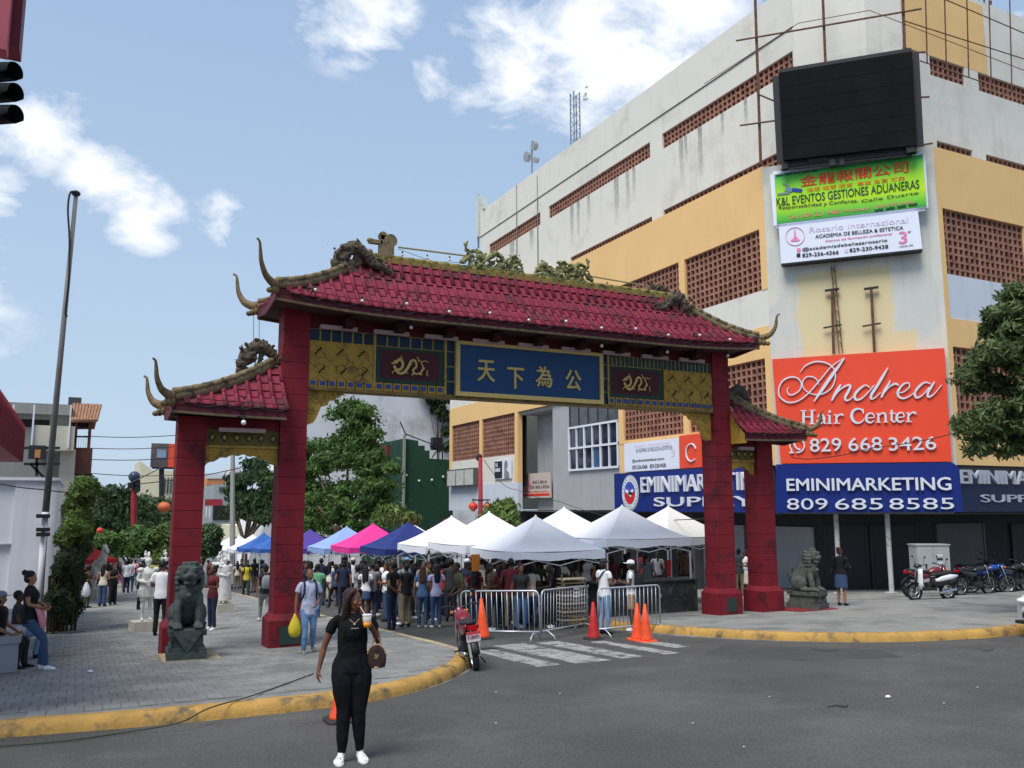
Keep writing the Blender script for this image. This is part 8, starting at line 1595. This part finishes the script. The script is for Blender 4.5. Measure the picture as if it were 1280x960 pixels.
bn = thing('bench_wall', 'low grey masonry bench at the left edge of the plaza', 'bench', (-.8, 17.5, gz(17.5)+.15)); part(MB().box(-6, 17.5, -1.2, -.8, 22.5, -.28), 'base', M_gw, bn, True); part(MB().box(-6, 17.46, -.28, -.77, 22.5, -.19), 'seat_slab', M_gw, bn, True)
aw = thing('red_canopy', 'red corrugated metal canopy box at the left edge', 'canopy', (-1.3, 23, 3)); za, zb2, = float(onX(31, 535, -1.3)[2]), float(onX(31, 580, -1.3)[2]); part(MB().box(-5, 11, zb2, -1.32, 23.9, za), 'box', M_awn, aw, True)
rb = MB().box(-.012, 0, zb2, .03, .05, za+.02).mesh('rib', M_awn)
for k_ in range(42): inst(rb, aw, Matrix.Translation((0, 11.1+k_*.3-23, -3)), 'rib')
rs = thing('red_shop_sign', 'dark red box sign high at the top left corner', 'sign', onY(10, 30, 12)); a, b, c_ = onY(24, 60, 12), onY(12, 60, 12), onY(10, 76, 12)
part(MB().box(-3.5, 12, a[2], a[0], 12.4, a[2]+3), 'box', smat('sign_dark_red', (104, 36, 50), r=.6), rs, True); part(MB().box(-3.5, 11.7, c_[2], c_[0], 11.98, a[2]+3), 'face', smat('sign_rose', (178, 84, 96), r=.5), rs, True)
# traffic light at the top left
tl = thing('traffic_light', 'dark traffic light with three visors at the top left corner', 'traffic light', deep(-14, 115, 10)); M_tl = smat('traffic_dark', (26, 32, 36), r=.8, var=.1, spec=.1)
q = np.array(tl.location); part(MB().obox(q-RT*.14, RT, np.array([FW[0], FW[1], 0]), (0, 0, 1), .13, .12, .46), 'housing', M_tl, tl, True); part(MB().tube([q+np.array([-.2, 0, .46]), q+np.array([-.2, 0, 1.2]), q+np.array([-3, .5, 1.3])], .04, 8), 'bracket', M_tl, tl, True)
for k_, (px, py) in enumerate(((0, 92), (1, 118), (1, 145))):
    o = deep(px, py, 10)-RT*.12; d = RT*.93-np.array([0, 0, .05])*1.0-FW*.25; L_ = .38; w_ = np.cross(d, (0, 0, 1)); w_ /= np.linalg.norm(w_); u = np.cross(w_, d); u /= np.linalg.norm(u); mb = MB()
    for rr in (.125, .115): mb.loft([[o+d*L_*s*(1 if z_ > -.3 else .75)+w_*rr*k2*math.cos(t_)+u*rr*k2*math.sin(t_) for t_ in np.linspace(-.5, PI+.5, 14) for z_ in [math.sin(t_)]] for s, k2 in ((0, 1), (1, .93))], caps=False)
    part(mb, 'visor', M_tl, tl, True, smooth=True, fix=False); part(MB().tube([o, o+d*.02], .11, 14), 'lens', M_dark, tl, True)
# tall thin pole with a hooked cable
b0, b1, b2 = onY(49, 760, 25.9), onY(57, 640, 25.9), onY(95, 243, 25.9); tp_ = thing('utility_pole', 'tall thin grey pole with a hooked cable rising left of the gate', 'pole', (b0[0], 25.9, gz(25.9)+.1)); part(MB().tube([(b0[0], 25.9, gz(25.9)), b1], .085, 10), 'lower_sleeve', M_ww, tp_, True, smooth=True); part(MB().tube([b1, b2], [.085, .055], 10), 'shaft', smat('pole_grey', (112, 110, 108), r=.6, var=.15), tp_, True, smooth=True)
mb = MB(); mb.tube(curve2([onY(95, 240, 25.8), onY(88, 241, 25.8), onY(85, 262, 25.8), onY(87, 300, 25.8), onY(86, 350, 25.8), onY(82, 388, 25.8), onY(84, 396, 25.8)], 4), .028, 5); part(mb, 'hooked_cable', M_blkm, tp_, True, smooth=True); part(MB().sph(onY(95, 242, 25.9), (.12, .12, .09), 8, 6), 'cap', M_blkm, tp_, True, smooth=True)
for py in (645, 662, 668): p = onY(54, py, 25.8); part(MB().box(p[0]-.16, 25.7, p[2]-.05, p[0]+.16, 25.85, p[2]+.05), 'clamp', M_blkm, tp_, True)
# apartment building with a tiled stair tower
def pbox(mb, px0, py0, px1, py1, Y, dep, mi=0): a, b = onY(px0, py1, Y), onY(px1, py0, Y); return mb.box(float(a[0]), Y, float(a[2]), float(b[0]), Y+dep, float(b[2]), mi)
AB = thing('apartment_building', 'grey and cream apartment block with a tiled stair tower at far left', 'building', onY(90, 600, 40)); YA = 40; M_cr = smat('block_cream', (192, 186, 168), r=.85, var=.06, streak=.3); M_br = smat('tower_brown', (104, 66, 56), r=.85, var=.15); M_ag = smat('block_grey', (140, 140, 136), r=.85, var=.08, streak=.4)
pp_ = lambda n, m, *a: part(pbox(MB(), *a), n, m, AB, True)
pp_('wall', M_ag, -60, 512, 88, 720, YA, 8); pp_('roof_slab', M_ag, -60, 506, 90, 513, YA-.4, 9); pp_('balcony', M_cr, 40, 533, 94, 562, YA-1.2, 1.2); pp_('wall', M_cr, 70, 562, 95, 640, YA-.6, .6); pp_('opening', M_dark, 12, 525, 62, 533, YA-.02, .02); pp_('opening', M_dark, 0, 545, 30, 556, YA-.02, .02)
for x in (14, 40, 86): pp_('post', M_ww, x, 506, x+2, 560, YA-1.3, .1)
pp_('tower_wall', M_br, 90, 560, 116, 592, YA-.2, 3); pp_('tower_wall', M_br, 90, 592, 95, 640, YA-.2, 3); pp_('tower_wall', M_br, 110, 592, 115, 640, YA-.2, 3); pp_('tower_wall', M_br, 92, 527, 97, 560, YA-.2, 3); pp_('tower_wall', M_br, 109, 527, 115, 560, YA-.2, 3)
for z0 in (545, 600): pp_('railing', M_blkm, 95, z0, 110, z0+1.5, YA-.25, .05); [pp_('baluster', M_blkm, x, z0, x+.7, z0+16, YA-.24, .03) for x in (98, 101, 104, 107)]
a, b, c_ = onY(90, 527, YA-.5), onY(120, 527, YA-.5), onY(93, 506, YA+1); rt_ = part(MB().add([a, b, b+[0, 4, 0], a+[0, 4, 0], c_, c_+[1.0, 0, 0]], [(0, 1, 5, 4), (1, 2, 5), (2, 3, 4, 5), (3, 0, 4), (0, 3, 2, 1)]), 'tiled_roof', smat('old_tile', (150, 112, 88), r=.85, var=.3, sc=6), AB, True)
for k_ in range(9): u = k_/8; part(MB().tube([a+(b-a)*u+[0, -.03, .03], c_+np.array([1.0, 0, 0])*u+[0, -.03, .03]], .07, 6), 'tile_row', MATS['old_tile'], rt_, True)
pp_('water_tank', smat('tank_grey', (70, 74, 78)), 85, 497, 102, 506, YA+2, 1.5); mb = MB()
for x0, y0, x1, y1 in ((30, 580, 75, 580), (30, 560, 75, 560), (38, 580, 60, 602), (46, 560, 46, 595)): mb.bar(onY(x0, y0, YA-1.6), onY(x1, y1, YA-1.6), .1, .1)
part(mb, 'stair_frame', M_blkm, AB, True, kind='stuff'); pp_('lamp_box', M_blkm, 35, 557, 58, 573, YA-2, .4); pp_('lamp_glass', smat('lamp_tan', (170, 120, 70)), 43, 562, 51, 572, YA-2.02, .02)
# ---- far buildings
def block(name, lab, Y, body, mats, parts_, dep=10):
    t = thing(name, lab, 'building', onY(body[0], 700, Y)); part(pbox(MB(), *body, Y, dep), 'wall', mats, t, True)
    for n, m, *a in parts_: part(pbox(MB(), *a, Y-.12, .12), n, m, t, True)
    return t
M_cb2 = smat('far_cream', (214, 208, 178), r=.85, var=.05); M_fo = smat('far_orange', (206, 140, 96), r=.85, var=.05); M_fg = smat('far_grey', (150, 156, 160), r=.85, var=.06); M_fr = smat('far_red', (150, 44, 56), r=.7)
t = thing('cream_building', 'pale cream building with a slanted parapet and tall window slots, beyond the plaza trees', 'building', onY(200, 650, 120)); q = [onY(175, 700, 120), onY(175, 576, 120), onY(191, 588, 120), onY(232, 588, 120), onY(232, 700, 120)]; n = len(q)
part(MB().add(q+[p+[0, 12, 0] for p in q], [tuple(range(n)), tuple(range(n, 2*n))[::-1]]+[(i, n+i, n+(i+1) % n, (i+1) % n) for i in range(n)]), 'wall', M_cb2, t, True, fix=True)
for x in (204.5, 208.5, 212.5, 226): part(pbox(MB(), x, 597, x+2.4, 617, 119.8, .2), 'window', M_gls, t, True)
bb = thing('billboard', 'billboard with a dark photo and red stripe above the cream building', 'billboard', onY(205, 585, 112)); part(pbox(MB(), 188, 555, 227, 584, 112, .5), 'panel', smat('bill_dark', (92, 84, 84), r=.5, var=.5, sc=.35, c2=srgb(170, 110, 80), c2amt=.5, c2sc=.25), bb, True); part(pbox(MB(), 210, 555, 227, 584, 111.9, .1), 'red_stripe', M_osg, bb, True)
part(pbox(MB(), 196, 562, 208, 572, 111.9, .1), 'car_picture', smat('bill_blue', (130, 150, 170), var=.3, sc=.6), bb, True); part(pbox(MB(), 190, 584, 220, 586, 111.8, .4), 'catwalk', M_blkm, bb, True); part(MB().tube([onY(202, 584, 112.5), onY(202, 660, 112.5)], .3, 8), 'column', M_blkm, bb, True)
block('orange_building', 'low orange and white building seen through the left bay of the gate', 125, (254, 597, 282, 720), M_fo, [('parapet', M_ww, 252, 592, 284, 598), ('window', M_gls, 258, 606, 268, 618)]); block('grey_building', 'grey two-storey building with a red awning seen through the left bay of the gate', 110, (262, 606, 296, 720), M_fg, [('window', M_gls, 274, 609, 286, 615), ('awning', M_fr, 256, 624, 278, 632), ('window', M_ww, 257, 634, 259, 646), ('window', M_ww, 261, 634, 263, 646), ('dark_window', M_dark, 266, 632, 290, 650)])
block('white_rooftop_house', 'white rooftop house behind the medium tree', 130, (284, 583, 302, 720), M_ww, [('window', M_gls, 288, 590, 294, 598)]); block('dark_shop_row', 'dark shop row at the end of the market street', 135, (210, 655, 262, 720), M_ag, [('sign', M_fr, 275, 657, 292, 664)]); block('distant_shop_row', 'long distant row of shops closing the plaza', 150, (-120, 660, 212, 730), M_gw, [])
block('pale_low_building', 'low pale building behind the coloured tents', 98, (290, 655, 470, 720), M_cb2, [('red_band', M_fr, 290, 668, 470, 672), ('dark_window', M_dark, 300, 674, 340, 690), ('dark_window', M_dark, 360, 674, 440, 690)])
t = thing('white_tall_building', 'tall weathered white blank wall behind the big tree', 'building', onY(450, 690, 86)); q = [onY(300, 720, 86), onY(378, 560, 86), onY(386, 522, 86), onY(398, 508, 86), onY(440, 488, 86), onY(640, 455, 86), onY(640, 720, 86)]; n = len(q)
part(MB().add(q+[p+[0, 15, 0] for p in q], [tuple(range(n)), tuple(range(n, 2*n))[::-1]]+[(i, n+i, n+(i+1) % n, (i+1) % n) for i in range(n)]), 'wall', smat('weathered_white', (206, 206, 208), r=.9, var=.08, sc=.3, streak=.5, c2=srgb(168, 164, 160), c2amt=.4, c2sc=.2), t, True, fix=True)
tree('ivy', 'dark ivy hanging on the upper corner of the white wall', onY(548, 600, 85), clumps([(548, 512, 9), (556, 522, 9), (540, 500, 8), (534, 492, 7), (558, 540, 7), (552, 500, 8), (560, 560, 6)], Y=85.2), 3500, .3, LF1, .1, 'ivy', seed=41)
YG = 57; GB_ = thing('green_building', 'dark green wall with a stepped top beside the shopping building', 'building', onY(530, 690, YG)); M_gb = smat('green_wall', (32, 66, 50), r=.8, var=.1, sc=.7, c2=srgb(50, 84, 66), c2amt=.3); q = [onY(x, y, YG) for x, y in ((505, 720), (505, 548), (523, 551), (523, 557), (531, 557), (531, 563), (537, 563), (537, 573), (566, 575), (566, 720))]; n = len(q)
part(MB().add(q+[p+[0, 10, 0] for p in q], [tuple(range(n)), tuple(range(n, 2*n))[::-1]]+[(i, n+i, n+(i+1) % n, (i+1) % n) for i in range(n)]), 'wall', M_gb, GB_, True, fix=True); part(pbox(MB(), 503, 543, 507.5, 700, YG-.3, .3), 'corner_pipe', M_ag, GB_, True); part(pbox(MB(), 470, 578, 503, 700, YG+4, 3), 'side_wall', M_gb, GB_, True)
part(pbox(MB(), 484, 557, 505, 571, YG+3, 2), 'red_tiled_roof', smat('red_roof', (110, 48, 44), var=.3, sc=4), GB_, True); part(pbox(MB(), 478, 571, 505, 578, YG+3, 2), 'eave', M_blkm, GB_, True); part(pbox(MB(), 485, 600, 498, 640, YG+3.9, .1), 'door', smat('door_maroon', (84, 30, 34)), GB_, True)
t = thing('loudspeaker_frame', 'black speaker boxes on thin frame above the green wall', 'speaker', onY(546, 575, YG+2)); part(pbox(MB(), 541, 547, 553, 562, YG+2, .5), 'box', M_ink, t, True); mb = MB()
for x0, y0, x1, y1 in ((547, 520, 547, 575), (553, 520, 553, 575), (540, 572, 552, 556), (506, 542, 552, 560), (500, 527, 508, 545)): mb.bar(onY(x0, y0, YG+2), onY(x1, y1, YG+2), .07, .07)
part(mb, 'frame', M_blkm, t, True, kind='stuff'); part(MB().bar(onY(538, 557, YG+1.8), onY(553, 563, YG+1.8), .3, .12), 'lamp', M_ink, t, True)
for k_, (px, py) in enumerate(((508, 594), (524, 601), (540, 600), (554, 596))): part(MB().sph(onY(px, py, YG-.1), .09, 6, 5), 'wall_lamp', M_bulb, GB_, True)
# ================================================================ LANTERN POLES, WIRES, LITTER
M_lr = smat('lantern_red', (210, 66, 52), r=.5, var=.12, sc=8); M_lo = smat('lantern_orange', (214, 110, 76), r=.5, var=.12, sc=8)
def lantern(p, r_, m, lab):
    t = thing('paper_lantern', lab, 'lantern', p, 0, 'round lanterns'); part(MB().sph((0, 0, 0), (r_, r_, r_*.85), 14, 9), 'shade', m, t, smooth=True)
    for z in (-.88, .82): part(MB().tube([(0, 0, z*r_-.03), (0, 0, z*r_+.03)], r_*.4, 10), 'rim', M_gold, t)
    part(MB().tube([(0, 0, r_), (0, 0, r_*1.7)], .012, 4), 'cord', M_blkm, t)
X_ = 12.8; b = onX(601, 690, X_); lp = thing('lantern_pole', 'red pole with a cross arm and two lanterns in front of the recessed bay', 'pole', (b[0], b[1], gz(b[1])+.15)); part(MB().tube([(b[0], b[1], gz(b[1])+.1), onX(600.5, 572, X_)], [.1, .075], 10), 'post', M_fr, lp, True, smooth=True); part(MB().bar(onX(590, 625, X_-.3), onX(613, 625, X_+.3), .05), 'arm', M_blkm, lp, True)
part(MB().sph(onX(599, 572, X_), .14, 6, 5), 'clamp', M_blkm, lp, True); lantern(onX(591.5, 633, X_-.25), .17, M_lr, 'bright red lantern on the left arm of the red pole'); lantern(onX(609, 633, X_+.25), .16, M_lo, 'orange lantern on the right arm of the red pole'); lantern(onY(205, 634, 42), .28, M_lo, 'orange lantern hanging left of the left gate pillar'); lantern(onY(125, 663, 60), .2, M_lr, 'small red lantern among the plaza trees')
p0, p1 = onY(169, 690, 75), onY(167.5, 600, 75); sp = thing('lamp_pole', 'red street pole with a round lamp head beyond the plaza', 'pole', (p0[0], 75, gz(75))); part(MB().tube([(p0[0], 75, gz(75)), p1], .22, 8), 'post', M_fr, sp, True); part(MB().sph(onY(168, 596, 75), .45, 10, 8), 'globe', smat('globe_blue', (60, 72, 92), r=.3), sp, True, smooth=True)
for px, py in ((164, 607), (171, 604), (171, 611)): part(MB().box(*(onY(px, py, 75)-.25), *(onY(px, py, 75)+.25)), 'box', M_blkm, sp, True)
cp = thing('concrete_pole', 'grey concrete pole left of the medium tree', 'pole', onX(292, 690, 9.6)); a = onX(292, 690, 9.6); part(MB().tube([(a[0], a[1], gz(a[1])), onX(291, 562, 9.6)], [.2, .15], 8), 'shaft', M_ag, cp, True)
def wire(pts, r_, lab, name='overhead_cable', n=8):
    P = [np.array(p, float) for p in pts]; out = []
    for a, b in zip(P, P[1:]):
        for k in range(n): u = k/n; out.append(a+(b-a)*u-np.array([0, 0, np.linalg.norm(b-a)*.02*math.sin(PI*u)]))
    out.append(P[-1]); return single(MB().tube(out, r_, 4), name, M_blkm, lab, 'cable', 'cables')
for i, (y0, y1) in enumerate(((545, 544), (560, 558), (574, 572), (591, 594))): wire([onY(105, y0, 55), onY(222, y1, 55)], .022, 'thin cable crossing the sky left of the gate, %s' % ['topmost', 'second from top', 'third from top', 'lowest level one'][i])
wire([onY(140, 613, 60), onY(206, 582, 60)], .03, 'cable rising to the right toward the billboard'); wire([onY(172, 605, 60), onY(300, 585, 60)], .03, 'cable from the red lamp pole to the right')
wire([onY(0, 605, 25.6), onY(54, 612, 25.6), onY(100, 616, 25.6)], .015, 'black cable running along the white wall to the pole'); wire([(15.6, 18.0, 1.75), onX(700, 627, 22.2), onX(645, 612, 22.2), onX(605, 575, 14)], .014, 'loose cable sagging from the right pillar across the recessed wall')
wire([onY(990, 572, 17.6), onY(1010, 574, 17.5), onY(1090, 560, 17.6), onY(1200, 540, 15)], .012, 'black cable crossing the orange sign from the right gate roof')
cb_ = [g(px, py, h) for px, py, h in ((-20, 934, .02), (80, 926, .02), (165, 914, .03), (225, 903, .1), (262, 885, .19), (320, 868, .18), (392, 842, .18))]; o = single(MB().tube(curve2(cb_, 6), .009, 5), 'ground_cable', mat('cable_green', (.035, .055, .03), r=.7), 'dark cable lying across the kerb and plaza toward the woman', 'cable', smooth=True)
r = random.Random(17); bits = [(113, 840, 1), (1110, 872, 1), (962, 872, 0), (1222, 860, 0), (1067, 770, 0), (190, 826, 0), (165, 834, 0), (300, 760, 0), (1008, 772, 0), (700, 868, 0), (620, 866, 0), (1180, 880, 0), (866, 905, 0), (150, 795, 0), (620, 905, 0), (930, 935, 0)]
for i, (px, py, big) in enumerate(bits):
    side = .18 if (px < 480 and py < 870) or (px > 900 and py < 790) else .01; p = g(px, py, side); s = .045 if big else .016; mb = MB().sph((0, 0, .012), (s, s*.7, .02 if big else .008), 6, 4)
    o = part(mb, 'litter', M_wsg if big else M_ped); o.location = [float(v) for v in p]; tag(o, ['crumpled white paper cup on the left paving', 'white scrap in the road below the motorcycles'][i] if i < 2 else 'tiny pale scrap of litter lying on the ground', 'litter', None if i < 2 else 'litter scraps')
# hidden prototypes that were never placed are removed
for t in list(TENT.values()):
    if t.get('proto'):
        for c in list(t.children): bpy.data.objects.remove(c)
        bpy.data.objects.remove(t)
